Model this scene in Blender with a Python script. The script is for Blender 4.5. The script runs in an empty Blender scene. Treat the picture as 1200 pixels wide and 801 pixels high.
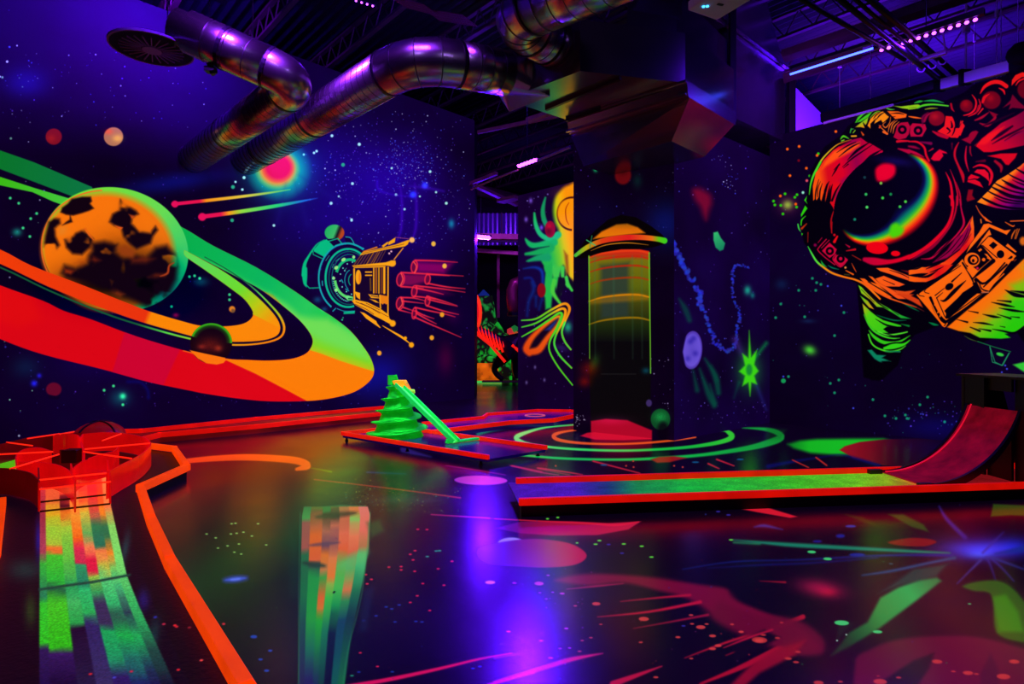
import bpy, bmesh, math, random
import numpy as np
from mathutils import Vector, Matrix, noise as mnoise

# ---------------------------------------------------------------- camera, world, lights, exposure
SC = bpy.context.scene
C = SC.collection
F, CX, CY, EYE = 700.0, 600.0, 400.5, 1.5
cd = bpy.data.cameras.new('camera'); cam = bpy.data.objects.new('camera', cd); C.objects.link(cam)
cd.sensor_width = 36.0; cd.lens = F*36.0/1200.0; cd.clip_end = 200
cam.location = (0, 0, EYE); cam.rotation_euler = (math.pi/2, 0, 0)
SC.camera = cam
w = bpy.data.worlds.new('world'); SC.world = w; w.use_nodes = True
w.node_tree.nodes['Background'].inputs[0].default_value = (0.05, 0.01, 0.2, 1)
w.node_tree.nodes['Background'].inputs[1].default_value = 0.02
SC.view_settings.view_transform = 'Standard'; SC.view_settings.look = 'None'
SC.view_settings.exposure = 0.0; SC.view_settings.gamma = 1.0
SC.view_settings.use_curve_mapping = False
SC.cycles.max_bounces = 6; SC.cycles.diffuse_bounces = 2; SC.cycles.glossy_bounces = 3
SC.cycles.transparent_max_bounces = 8
SC.cycles.use_denoising = True
SC.cycles.sample_clamp_indirect = 4.0

def area(name, loc, target, size, power, color, size_y=None, spread=180):
    l = bpy.data.lights.new(name, 'AREA'); l.energy = power; l.color = color
    l.shape = 'RECTANGLE' if size_y else 'SQUARE'; l.size = size
    if size_y: l.size_y = size_y
    l.spread = math.radians(spread)
    o = bpy.data.objects.new(name, l); C.objects.link(o); o.location = loc
    d = Vector(target)-Vector(loc)
    o.rotation_euler = d.to_track_quat('-Z', 'Y').to_euler()
    return o
VIO = (0.10, 0.006, 1.0)      # near-ultraviolet lamps
PUR = (0.30, 0.03, 1.0)
#LIGHTS
area('wall_washer_lamp', (-5.41, 9.36, 7.3), (-6.27, 10.2, 6.7), 1.4, 760, (0.15, 0.004, 1.0), 0.03)
area('added_ceiling_fill', (-3.3, 8.3, 6.75), (-3.3, 8.6, 8), 1.6, 110, (0.10, 0.01, 1.0), 0.4)  # added lamp out of view, brightens the deck and joists
area('duct_washer_lamp', (-3.4, 5.4, 7.3), (-3.2, 7.7, 5.0), 1.1, 150, PUR, 0.05, 45)
area('duct_washer_lamp_centre', (-1.6, 5.6, 7.3), (-1.3, 7.9, 5.1), 1.1, 10, PUR, 0.05, 45)
area('mural_washer_lamp', (-1.0, 10.8, 7.0), (-3.2, 13.6, 4.6), 1.2, 26, VIO, 0.2)
area('added_riser_fill', (5.2, 7.6, 4.7), (4.3, 10.2, 5.7), 0.8, 26, PUR, 0.1, 80)  # added to put a violet patch on the riser
area('pillar_washer_lamp', (4.9, 6.2, 6.4), (3.9, 9.9, 2.5), 0.8, 12, (.12, .01, 1), 0.1)
area('store_uplight', (7.5, 12.5, 5.1), (7.5, 13.5, 7.6), 3.0, 620, VIO, 1.0)
area('added_panel_fill', (5.6, 12.2, 5.2), (6.8, 14.2, 5.9), 0.5, 130, PUR, 0.3)  # extra lamp, put in to brighten the pale storeroom panel
area('far_room_lamp', (0.0, 17.8, 5.6), (-0.2, 21, 5.4), 1.0, 90, PUR, 0.3)
area('added_fill_left', (-2.2, 3.0, 6.6), (-2.2, 5.0, 0), 1.0, 14, (0.55, 0.3, 1.0), 0.2)  # added overhead, lifts the tops of the left-hand rails
area('added_fill_right', (2.6, 1.5, 6.6), (2.8, 6.0, 0), 1.0, 18, (0.55, 0.3, 1.0), 0.2)  # unseen lamp added for the right lane's rails and ramp
area('added_fill_mound', (-1.0, 5.2, 6.9), (-1.4, 8.8, 0), 0.5, 15, (0.40, 0.6, 1.0), 0.1, 24)  # narrow beam added to brighten the green mound
#ENDLIGHTS

# ---------------------------------------------------------------- helpers
def P(px, py, d):
    return Vector(((px-CX)/F*d, d, EYE-(py-CY)/F*d))
def G(px, py, z=0.0):
    d = (EYE-z)*F/(py-CY)
    return Vector(((px-CX)/F*d, d, z))
def tag(o, label=None, cat=None, group=None, kind=None):
    if label: o['label'] = label
    if cat: o['category'] = cat
    if group: o['group'] = group
    if kind: o['kind'] = kind
    return o
def empty(name, loc, label, cat, group=None, rz=0.0):
    o = bpy.data.objects.new(name, None); C.objects.link(o)
    o.location = loc; o.rotation_euler = (0, 0, rz); o.empty_display_size = 0.1
    return tag(o, label, cat, group)
class MB:
    """collects geometry in world coordinates, builds ONE mesh object"""
    def __init__(s): s.v = []; s.f = []; s.uv = {}
    def quad(s, a, b, c, d): s.face([a, b, c, d])
    def face(s, pts):
        n = len(s.v); s.v += [tuple(p) for p in pts]; s.f.append(tuple(range(n, n+len(pts))))
    def hexa(s, lo, hi):
        n = len(s.v); k = len(lo)
        s.v += [tuple(p) for p in lo]+[tuple(p) for p in hi]
        s.f.append(tuple(n+i for i in reversed(range(k)))); s.f.append(tuple(n+k+i for i in range(k)))
        for i in range(k):
            j = (i+1) % k; s.f.append((n+i, n+j, n+k+j, n+k+i))
        return s
    def box(s, c, sx, sy, sz, rz=0.0):
        c = Vector(c); ca, sa = math.cos(rz), math.sin(rz); lo = []
        for x, y in ((-1, -1), (1, -1), (1, 1), (-1, 1)):
            X, Y = x*sx/2, y*sy/2
            lo.append(Vector((c.x+X*ca-Y*sa, c.y+X*sa+Y*ca, c.z-sz/2)))
        return s.hexa(lo, [p+Vector((0, 0, sz)) for p in lo])
    def beam(s, a, b, wd, ht, up=Vector((0, 0, 1))):
        a, b = Vector(a), Vector(b); d = (b-a).normalized()
        if abs(d.dot(up)) > .95: up = Vector((1, 0, 0))
        r = d.cross(up).normalized()*wd/2; u = r.cross(d).normalized()*ht/2
        q = [-r-u, r-u, r+u, -r+u]
        return s.hexa([a+k for k in q][::-1], [b+k for k in q][::-1])
    def tube(s, pts, r, n=12, cap=True):
        pts = [Vector(p) for p in pts]
        rs = r if isinstance(r, (list, tuple)) else [r]*len(pts)
        n0 = len(s.v); prev = None
        for i, p in enumerate(pts):
            t = (pts[min(i+1, len(pts)-1)]-pts[max(i-1, 0)]).normalized()
            if prev is None:
                a = Vector((0, 0, 1)) if abs(t.z) < .9 else Vector((1, 0, 0))
                prev = (a-t*a.dot(t)).normalized()
            else: prev = (prev-t*prev.dot(t)).normalized()
            bi = t.cross(prev)
            for k in range(n):
                th = 2*math.pi*k/n
                s.v.append(tuple(p+(prev*math.cos(th)+bi*math.sin(th))*rs[i]))
        for i in range(len(pts)-1):
            for k in range(n):
                a = n0+i*n+k; b = n0+i*n+(k+1) % n
                s.f.append((a, b, b+n, a+n))
        if cap:
            s.f.append(tuple(n0+k for k in reversed(range(n))))
            s.f.append(tuple(n0+(len(pts)-1)*n+k for k in range(n)))
        return s
    def ball(s, c, r, n=12, sz=1.0):
        c = Vector(c); n0 = len(s.v); m = n//2
        for i in range(m+1):
            ph = math.pi*i/m
            for k in range(n):
                th = 2*math.pi*k/n
                s.v.append((c.x+r*math.sin(ph)*math.cos(th), c.y+r*math.sin(ph)*math.sin(th), c.z+r*sz*math.cos(ph)))
        for i in range(m):
            for k in range(n):
                a = n0+i*n+k; b = n0+i*n+(k+1) % n
                s.f.append((a, a+n, b+n, b))
        return s
    def build(s, name, m, parent=None, smooth=False, bevel=0.0):
        me = bpy.data.meshes.new(name)
        org = parent.matrix_basis if parent and parent.type == 'EMPTY' else None
        vs = s.v
        if parent is not None:
            Mx = world_of(parent).inverted()
            vs = [tuple(Mx @ Vector(v)) for v in s.v]
        me.from_pydata(vs, [], s.f); me.validate(); me.update()
        if bevel or smooth:
            bm = bmesh.new(); bm.from_mesh(me)
            bmesh.ops.remove_doubles(bm, verts=bm.verts, dist=1e-5)
            bmesh.ops.recalc_face_normals(bm, faces=bm.faces)
            if bevel:
                bmesh.ops.bevel(bm, geom=[e for e in bm.edges if len(e.link_faces) == 2 and e.calc_face_angle(0) > .5],
                                offset=bevel, segments=2, affect='EDGES', profile=.6)
            bm.to_mesh(me); bm.free()
        if smooth:
            for p in me.polygons: p.use_smooth = True
        if isinstance(m, (list, tuple)):
            for k in m: me.materials.append(k)
        else: me.materials.append(m)
        o = bpy.data.objects.new(name, me); C.objects.link(o)
        if parent is not None: o.parent = parent
        return o
def world_of(o):
    M = o.matrix_basis.copy() if o.type != 'EMPTY' or True else None
    M = Matrix.Translation(o.location) @ o.rotation_euler.to_matrix().to_4x4()
    return (world_of(o.parent) @ M) if o.parent else M
def copy_tree(o, parent=None):
    c = o.copy(); C.objects.link(c)
    if parent: c.parent = parent
    for ch in [k for k in bpy.data.objects if k.parent == o]: copy_tree(ch, c)
    return c

# ---------------------------------------------------------------- materials
MATS = {}
def s2l(c):
    return tuple(((x/255.)/12.92 if x/255. <= .04045 else ((x/255.+.055)/1.055)**2.4) for x in c)
def mat(name, col, rough=.5, metal=0.0, emis=0.0, ecol=None, noise=0.0, nscale=8.0, bump=0.0, bscale=60.0, alpha=1.0, spec=.5, transmission=0.0):
    """procedural principled material; col in 0..255 sRGB"""
    if name in MATS: return MATS[name]
    m = bpy.data.materials.new(name); m.use_nodes = True; nt = m.node_tree
    b = nt.nodes['Principled BSDF']; L = nt.links
    c = (*s2l(col), 1)
    b.inputs['Base Color'].default_value = c
    b.inputs['Roughness'].default_value = rough; b.inputs['Metallic'].default_value = metal
    b.inputs['Specular IOR Level'].default_value = spec
    b.inputs['Alpha'].default_value = alpha
    e = (*s2l(ecol or col), 1)
    b.inputs['Emission Color'].default_value = e; b.inputs['Emission Strength'].default_value = emis
    tc = nt.nodes.new('ShaderNodeTexCoord')
    if noise > 0:
        n = nt.nodes.new('ShaderNodeTexNoise'); n.inputs['Scale'].default_value = nscale; n.inputs['Detail'].default_value = 6
        L.new(tc.outputs['Object'], n.inputs['Vector'])
        r = nt.nodes.new('ShaderNodeMapRange'); r.inputs[1].default_value = .3; r.inputs[2].default_value = .7
        r.inputs[3].default_value = 1-noise; r.inputs[4].default_value = 1.0
        L.new(n.outputs['Fac'], r.inputs[0])
        for base, sock in ((c, 'Base Color'), (e, 'Emission Color')):
            mx = nt.nodes.new('ShaderNodeVectorMath'); mx.operation = 'SCALE'; mx.inputs[0].default_value = base[:3]
            L.new(r.outputs[0], mx.inputs['Scale']); L.new(mx.outputs[0], b.inputs[sock])
    if bump > 0:
        n = nt.nodes.new('ShaderNodeTexNoise'); n.inputs['Scale'].default_value = bscale; n.inputs['Detail'].default_value = 4
        L.new(tc.outputs['Object'], n.inputs['Vector'])
        bp = nt.nodes.new('ShaderNodeBump'); bp.inputs['Strength'].default_value = bump; bp.inputs['Distance'].default_value = .01
        L.new(n.outputs['Fac'], bp.inputs['Height']); L.new(bp.outputs[0], b.inputs['Normal'])
    MATS[name] = m
    return m

# ---------------------------------------------------------------- a painter: airbrush, brush and stencil shapes put on a plane
def catmull(pts, closed=False, k=6):
    n = len(pts); out = []
    rng = range(n) if closed else range(n-1)
    for i in rng:
        if closed: p0, p1, p2, p3 = pts[i-1], pts[i], pts[(i+1) % n], pts[(i+2) % n]
        else: p0, p1, p2, p3 = pts[max(i-1, 0)], pts[i], pts[i+1], pts[min(i+2, n-1)]
        for j in range(k):
            t = j/k
            out.append(tuple(.5*((2*b)+(-a+c)*t+(2*a-5*b+4*c-d)*t*t+(-a+3*b-3*c+d)*t**3) for a, b, c, d in zip(p0, p1, p2, p3)))
    if not closed: out.append(tuple(pts[-1]))
    return out
def lin(p, q, stops):
    """colour along p->q; stops [(t,(r,g,b))...]"""
    p = np.array(p, float); q = np.array(q, float); d = (q-p)/((q-p)@(q-p))
    ts = [s[0] for s in stops]; cs = np.array([s[1] for s in stops], float)
    def f(x, y):
        t = (x-p[0])*d[0]+(y-p[1])*d[1]
        return np.stack([np.interp(t, ts, cs[:, k]) for k in range(3)], -1)
    return f
def Tm(x0, y0, s):
    return lambda pts: [(x0+a/s, y0+b/s) for a, b in pts]
class Canvas:
    def __init__(s, O, U, V, wd, ht, res, bg, seed=0):
        s.O, s.U, s.V = Vector(O), Vector(U).normalized(), Vector(V).normalized()
        s.wd, s.ht = wd, ht; s.nx, s.ny = int(wd/res), int(ht/res)
        s.N = s.U.cross(s.V)
        u = (np.arange(s.nx)+.5)/s.nx*wd; v = (np.arange(s.ny)+.5)/s.ny*ht
        uu, vv = np.meshgrid(u, v)
        X = s.O.x+s.U.x*uu+s.V.x*vv; Y = s.O.y+s.U.y*uu+s.V.y*vv; Z = s.O.z+s.U.z*uu+s.V.z*vv
        Y = np.maximum(Y, .05)
        s.px = (CX+F*X/Y).astype(np.float32); s.py = (CY-F*(Z-EYE)/Y).astype(np.float32)
        s.im = np.zeros((s.ny, s.nx, 3), np.float32); s.im[:] = bg
        s.rs = np.random.RandomState(seed)
    def uv(s, px, py):
        d = Vector(((px-CX)/F, 1, -(py-CY)/F)); o = Vector((0, 0, EYE))
        den = d.dot(s.N)
        if abs(den) < 1e-5: return None
        t = (s.O-o).dot(s.N)/den
        if t <= 0: return None
        q = o+d*t-s.O
        return q.dot(s.U)/s.wd*s.nx, q.dot(s.V)/s.ht*s.ny
    def win(s, x0, y0, x1, y1):
        c = [s.uv(x, y) for x in (x0, x1) for y in (y0, y1)]
        if any(k is None for k in c): return slice(0, s.ny), slice(0, s.nx)
        us = [k[0] for k in c]; vs = [k[1] for k in c]
        a, b = max(0, int(min(us))-1), min(s.nx, int(max(us))+2)
        e, f = max(0, int(min(vs))-1), min(s.ny, int(max(vs))+2)
        if a >= b or e >= f: return None
        return slice(e, f), slice(a, b)
    def put(s, w, cov, col, mode='mix'):
        x, y = s.px[w], s.py[w]
        c = col(x, y) if callable(col) else np.array(col, np.float32)
        cov = np.clip(cov, 0, 1)[..., None]
        if mode == 'add': s.im[w] = s.im[w]+cov*c
        else: s.im[w] = s.im[w]*(1-cov)+c*cov
    def poly(s, pts, col, soft=.9, alpha=1.0, smooth=False, mod=None):
        if smooth: pts = catmull(pts, True, 5)
        a = np.array(pts, float); m = soft+1
        w = s.win(a[:, 0].min()-m, a[:, 1].min()-m, a[:, 0].max()+m, a[:, 1].max()+m)
        if w is None: return
        x, y = s.px[w], s.py[w]
        d2 = np.full(x.shape, 1e9, np.float32); ins = np.zeros(x.shape, bool); n = len(a)
        for i in range(n):
            x0, y0 = a[i]; x1, y1 = a[(i+1) % n]; ex, ey = x1-x0, y1-y0; L = ex*ex+ey*ey+1e-9
            t = np.clip(((x-x0)*ex+(y-y0)*ey)/L, 0, 1)
            np.minimum(d2, (x-x0-t*ex)**2+(y-y0-t*ey)**2, out=d2)
            if y0 != y1:
                c = ((y0 > y) != (y1 > y)) & (x < ex*(y-y0)/ey+x0)
                ins ^= c
        sd = np.sqrt(d2)*np.where(ins, -1, 1)
        cov = np.clip(.5-sd/soft, 0, 1)*alpha
        if soft > 2: cov = cov*cov*(3-2*cov)
        if mod is not None: cov = cov*mod(x, y, w)
        s.put(w, cov, col)
    def stroke(s, pts, wid, col, soft=.9, alpha=1.0, smooth=True, mode='mix'):
        n0 = len(pts)
        wl = list(wid) if isinstance(wid, (list, tuple)) else [wid]*n0
        if len(wl) != n0: wl = list(np.interp(np.linspace(0, 1, n0), np.linspace(0, 1, len(wl)), wl))
        q = [(a, b, c) for (a, b), c in zip(pts, wl)]
        if smooth and n0 > 2: q = catmull(q, False, 4)
        a = np.array(q, float); m = a[:, 2].max()/2+soft+1
        w = s.win(a[:, 0].min()-m, a[:, 1].min()-m, a[:, 0].max()+m, a[:, 1].max()+m)
        if w is None: return
        x, y = s.px[w], s.py[w]; best = np.full(x.shape, 1e9, np.float32)
        for i in range(len(a)-1):
            x0, y0, w0 = a[i]; x1, y1, w1 = a[i+1]; ex, ey = x1-x0, y1-y0; L = ex*ex+ey*ey+1e-9
            t = np.clip(((x-x0)*ex+(y-y0)*ey)/L, 0, 1)
            np.minimum(best, np.sqrt((x-x0-t*ex)**2+(y-y0-t*ey)**2)-(w0+(w1-w0)*t)/2, out=best)
        cov = np.clip(.5-best/soft, 0, 1)*alpha
        if soft > 2: cov = cov*cov*(3-2*cov)
        s.put(w, cov, col, mode)
    def ell(s, cx, cy, a, b=None, ang=0.0, col=(255, 255, 255), soft=.9, alpha=1.0, ring=None, mode='mix', sector=None, rad=None):
        b = b or a; R = max(a, b)+soft+2+(ring or 0)
        w = s.win(cx-R, cy-R, cx+R, cy+R)
        if w is None: return
        x, y = s.px[w]-cx, s.py[w]-cy; ca, sa = math.cos(math.radians(ang)), math.sin(math.radians(ang))
        X, Y = x*ca+y*sa, -x*sa+y*ca
        r = np.sqrt((X/a)**2+(Y/b)**2)+1e-6; g = np.sqrt((X/a**2)**2+(Y/b**2)**2)/r+1e-6
        sd = (r-1)/g
        if rad is not None:
            ts = [k[0] for k in rad]; cs = np.array([k[1] for k in rad], float)
            c = np.stack([np.interp(r, ts, cs[:, k]) for k in range(3)], -1)
            col = lambda _x, _y: c
        cov = np.clip(.5-(np.abs(sd)-ring/2 if ring else sd)/soft, 0, 1)*alpha
        if sector:
            th = np.degrees(np.arctan2(y, x)) % 360; a0, a1 = sector
            dd = (th-a0) % 360; span = (a1-a0) % 360
            cov = cov*((dd <= span)).astype(np.float32)
        s.put(w, cov, col, mode)
    def glow(s, cx, cy, a, b=None, ang=0.0, col=(255, 255, 255), alpha=1.0, mode='add', rough=0.0):
        b = b or a; R = max(a, b)*2.6
        w = s.win(cx-R, cy-R, cx+R, cy+R)
        if w is None: return
        x, y = s.px[w]-cx, s.py[w]-cy; ca, sa = math.cos(math.radians(ang)), math.sin(math.radians(ang))
        X, Y = (x*ca+y*sa)/a, (-x*sa+y*ca)/b
        cov = np.exp(-(X*X+Y*Y)*1.3)*alpha
        if rough:
            cov = cov*(1-rough*s.rs.rand(*x.shape))
        s.put(w, cov, col, mode)
    def star(s, px, py, r, col, soft=1.1, alpha=1.0):
        s.ell(px, py, r, r, 0, col, soft, alpha)
    def stars(s, n, x0, y0, x1, y1, cols, rr=(.35, .9), cl=None, al=(.4, 1)):
        for _ in range(n):
            if cl: x = s.rs.normal((x0+x1)/2, (x1-x0)/2*.45); y = s.rs.normal((y0+y1)/2, (y1-y0)/2*.45)
            else: x = s.rs.uniform(x0, x1); y = s.rs.uniform(y0, y1)
            r = rr[0]+(rr[1]-rr[0])*s.rs.rand()**2.5
            s.star(x, y, r, cols[s.rs.randint(len(cols))], 1.1, s.rs.uniform(*al))
    def noise(s, cell, seed=1, octaves=3):
        """smooth noise over the whole canvas in metres, 0..1"""
        rs = np.random.RandomState(seed); out = np.zeros((s.ny, s.nx), np.float32); amp, tot = 1.0, 0
        for o in range(octaves):
            c = cell/2**o; gx, gy = int(s.wd/c)+3, int(s.ht/c)+3
            g = rs.rand(gy, gx).astype(np.float32)
            fx = np.linspace(0, s.wd/c, s.nx); fy = np.linspace(0, s.ht/c, s.ny)
            ix, iy = fx.astype(int), fy.astype(int); tx = fx-ix; ty = fy-iy
            tx = tx*tx*(3-2*tx); ty = ty*ty*(3-2*ty)
            a = g[iy][:, ix]; b = g[iy][:, ix+1]; c2 = g[iy+1][:, ix]; d = g[iy+1][:, ix+1]
            tx = tx[None, :]; ty = ty[:, None]
            out += amp*((a*(1-tx)+b*tx)*(1-ty)+(c2*(1-tx)+d*tx)*ty); tot += amp; amp *= .5
        return out/tot
    def planks(s, y0, y1, xl, xr, cols, soft=.9, wob=.0, nz=None):
        """strip of long brushed boards; xl/xr: [(y,x)...] edges, cols: [(u_end, [(y,(rgb))...])...]"""
        xs = [p[1] for p in xl+xr]; w = s.win(min(xs)-3, y0-3, max(xs)+3, y1+3)
        if w is None: return
        x, y = s.px[w], s.py[w]; L_ = np.interp(y, [p[0] for p in xl], [p[1] for p in xl]); R_ = np.interp(y, [p[0] for p in xr], [p[1] for p in xr])
        u = (x-L_)/(R_-L_); cov = np.clip(np.minimum(x-L_, R_-x)/soft+.5, 0, 1)*np.clip(np.minimum(y-y0, y1-y)/2+.5, 0, 1)
        n_ = nz[w] if nz is not None else 0
        col = np.zeros(x.shape+(3,), np.float32); ue = 0
        for k, (u1, st_) in enumerate(cols):
            yy = y+(n_-.5)*wob*(1 if k % 2 else -1); c = np.stack([np.interp(yy, [q[0] for q in st_], [q[1][i] for q in st_]) for i in range(3)], -1)
            m = np.clip((u-ue)*(R_-L_)/1.2+.5, 0, 1)[..., None] if k else 1.0
            col = col*(1-m)+c*m; ue = u1
        s.put(w, cov, lambda a, b: col)
    def image(s, name):
        im = bpy.data.images.new(name, s.nx, s.ny, alpha=False)
        buf = np.ones((s.ny, s.nx, 4), np.float32); buf[..., :3] = np.clip(s.im/255., 0, 1)
        im.pixels.foreach_set(buf.ravel()); im.update(); im.pack()
        return im
    def material(s, name, emis=.9, rough=.6, base=.6, spec=.4, bump=0.0, bscale=30.0, rvar=0.0, coat=0.0):
        """fluorescent paint: glows by itself under the ultraviolet lamps, evenly, wherever it was brushed on"""
        m = bpy.data.materials.new(name); m.use_nodes = True; nt = m.node_tree; L = nt.links
        b = nt.nodes['Principled BSDF']; t = nt.nodes.new('ShaderNodeTexImage'); t.image = s.image(name+'_art')
        t.extension = 'EXTEND'
        tc = nt.nodes.new('ShaderNodeTexCoord'); L.new(tc.outputs['UV'], t.inputs['Vector'])
        sc = nt.nodes.new('ShaderNodeVectorMath'); sc.operation = 'SCALE'; sc.inputs['Scale'].default_value = base
        L.new(t.outputs['Color'], sc.inputs[0]); L.new(sc.outputs[0], b.inputs['Base Color'])
        L.new(t.outputs['Color'], b.inputs['Emission Color']); b.inputs['Emission Strength'].default_value = emis
        b.inputs['Roughness'].default_value = rough; b.inputs['Specular IOR Level'].default_value = spec
        if bump or rvar:
            n = nt.nodes.new('ShaderNodeTexNoise'); n.inputs['Scale'].default_value = bscale; n.inputs['Detail'].default_value = 5
            L.new(tc.outputs['Object'], n.inputs['Vector'])
            if bump:
                bp = nt.nodes.new('ShaderNodeBump'); bp.inputs['Strength'].default_value = bump; bp.inputs['Distance'].default_value = .01
                L.new(n.outputs['Fac'], bp.inputs['Height']); L.new(bp.outputs[0], b.inputs['Normal'])
            if rvar:
                n2 = nt.nodes.new('ShaderNodeTexNoise'); n2.inputs['Scale'].default_value = 1.2; n2.inputs['Detail'].default_value = 6
                L.new(tc.outputs['Object'], n2.inputs['Vector'])
                r = nt.nodes.new('ShaderNodeMapRange'); r.inputs[3].default_value = rough-rvar; r.inputs[4].default_value = rough+rvar
                L.new(n2.outputs['Fac'], r.inputs[0]); L.new(r.outputs[0], b.inputs['Roughness'])
        MATS[name] = m
        return m
    def plane_obj(s, name, m, parent=None, thick=0.0, edge=None):
        """the painted face as a slab of real thickness behind it"""
        a = s.O; b = a+s.U*s.wd; c = b+s.V*s.ht; d = a+s.V*s.ht; k = s.N.normalized()
        if k.dot(Vector((0, 0, EYE))-a) < 0: k = -k
        pts = [a, b, c, d]
        bk = [p-k*thick for p in pts]
        me = bpy.data.meshes.new(name)
        vs = pts+bk
        if parent is not None:
            Mx = world_of(parent).inverted(); vs = [Mx @ v for v in vs]
        fs = [(0, 1, 2, 3)]
        if thick: fs += [(7, 6, 5, 4), (0, 4, 5, 1), (1, 5, 6, 2), (2, 6, 7, 3), (3, 7, 4, 0)]
        me.from_pydata([tuple(v) for v in vs], [], fs)
        uvl = me.uv_layers.new(name='uv')
        for i, q in enumerate([(0, 0), (1, 0), (1, 1), (0, 1)]): uvl.data[i].uv = q
        me.materials.append(m)
        if thick:
            me.materials.append(edge or MATS['black_paint'])
            for p in me.polygons[1:]: p.material_index = 1
        me.update()
        o = bpy.data.objects.new(name, me); C.objects.link(o)
        if parent is not None: o.parent = parent
        return o
RED = (228, 10, 16); ORG = (255, 98, 8); CRM = (190, 0, 48); MAG = (140, 8, 80); GRN = (45, 205, 10); YGR = (150, 200, 15)
AMB = (250, 160, 10); TEA = (0, 150, 95); INK = (3, 0, 6); DRED = (110, 4, 18); BLU = (50, 70, 220); MINT = (120, 230, 160)
mat('black_paint', (10, 4, 22), .55)
# ================================================================ the left wall's mural: ringed planet, comets, space station
WL0 = G(0, 517); WL1 = G(556, 466.5)
dL = (WL1-WL0).normalized()
CEIL = 7.6
WLs = WL0-dL*3.4                       # goes on towards the camera, past the frame
cl = Canvas(WLs, dL, (0, 0, 1), (WL1-WLs).length, 7.4, .0075, (13, 0, 36), 3)
cl.V = Vector((0, 0, 1))
nz = cl.noise(1.6, 5, 4); nf = cl.noise(.25, 6, 3)
cl.im += ((nz-.5)[..., None]*np.array([10, 4, 40])).clip(-20, 40)
# galaxy haze sprayed on the far half
for g in ((470, 200, 60, 50, 0, (22, 2, 95), .8), (430, 250, 90, 50, 0, (12, 0, 60), .7), (380, 190, 60, 60, 0, (10, 2, 62), .7),
          (500, 280, 60, 60, 0, (14, 0, 60), .6), (350, 260, 60, 40, 0, (6, 4, 60), .5), (440, 440, 40, 30, -20, (0, 14, 90), .8), (120, 420, 90, 30, 10, (6, 0, 36), .6),
          (200, 214, 70, 12, -8, (0, 14, 80), .8), (522, 420, 10, 20, 0, (60, 0, 10), .7), (530, 370, 10, 10, 0, (40, 0, 20), .6), (30, 430, 18, 14, 0, (0, 30, 30), .7), (30, 97, 30, 20, 0, (10, 10, 70), .8)):
    cl.glow(*g[:5], col=g[5], alpha=g[6])
W_ = (210, 225, 255); B1 = (70, 80, 235); B2 = (110, 60, 240); GS = (150, 240, 190)
cl.stars(330, 400, 130, 552, 300, (B1, B2, (90, 120, 255), W_), (.25, .8), al=(.3, .9))
cl.stars(230, 430, 160, 520, 230, (B1, (60, 110, 255), W_), (.25, .7), cl=True)
cl.stars(90, 345, 150, 450, 250, (B1, W_, B2), (.25, .8), cl=True)
cl.stars(250, 0, 190, 550, 480, (B1, B2, (60, 40, 160)), (.3, .8), al=(.25, .8))
cl.stars(90, 0, 60, 250, 150, (B1, B2, W_), (.3, .8), al=(.3, .8))
cl.stars(220, -260, -60, 60, 520, (B1, B2, GS, W_), (.4, 1.4), al=(.3, .9))
cl.stars(40, 150, 440, 440, 480, (B1, B2), (.3, .8), al=(.3, .8))
for x, y, r in ((389, 159, 1.7), (421, 169, 1.9), (371, 177, 1.5), (368, 179, 1.4), (356, 181, 1.3), (459, 197, 1.3), (504, 201, 1.6), (413, 215, 1.7), (388, 238, 1.8), (397, 230, 1.2), (464, 228, 1.5), (474, 245, 1.4), (523, 238, 1.7), (492, 230, 1.1), (412, 257, 1.3), (402, 193, 2.2), (321, 264, 1.6), (273, 219, 2.2), (286, 208, 1.8), (284, 222, 1.5), (276, 213, 1.3), (272, 258, 2.1), (412, 258, 1.5), (511, 225, 1.3)):
    cl.star(x, y, r, (170, 245, 225) if r < 2 else (40, 170, 120), 1.2)
for x, y in ((36, 256), (27, 267), (35, 277), (43, 250), (12, 232), (22, 238), (122, 457), (144, 474), (133, 452), (201, 359), (222, 324), (228, 323), (234, 326), (269, 345), (269, 351)):
    cl.star(x, y, 1.6, (60, 220, 130), 1.5)
cl.glow(20, 272, 6, 5, 0, (10, 120, 80)); cl.glow(141, 466, 13, 11, 0, (0, 60, 40)); cl.glow(144, 464, 4, 4, 0, (40, 220, 100)); cl.glow(235, 330, 10, 6, 0, (0, 60, 50))
cl.glow(40, 449, 4, 4, 0, (20, 30, 200)); cl.glow(46, 440, 3, 3, 0, (20, 20, 160)); cl.glow(206, 369, 4, 3, 0, (130, 0, 30))
cl.star(272, 362, 3.6, (230, 130, 30), 1.6); cl.star(273, 364, 2.2, (120, 80, 40), 2)
cl.ell(63, 456, 9, 8, 0, (120, 10, 38), 2, .8); cl.poly([(56, 462), (66, 464), (72, 462), (68, 468), (58, 467)], (14, 0, 32), 2)
cl.ell(63, 160, 9.5, 9.5, 0, (130, 14, 22), 1.5, .95); cl.glow(60, 162, 6, 5, 0, (30, 10, 0)); cl.ell(133, 160, 11.3, 11, 0, (180, 120, 62), 1.3, .95)
cl.glow(138, 162, 7, 5, 0, (60, 60, 0)); cl.glow(127, 154, 6, 4, 0, (50, -20, -20))
cl.stroke([(150, 447), (165, 448), (173, 457), (174, 466)], 4, (10, 10, 110), 5, .6)
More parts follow.
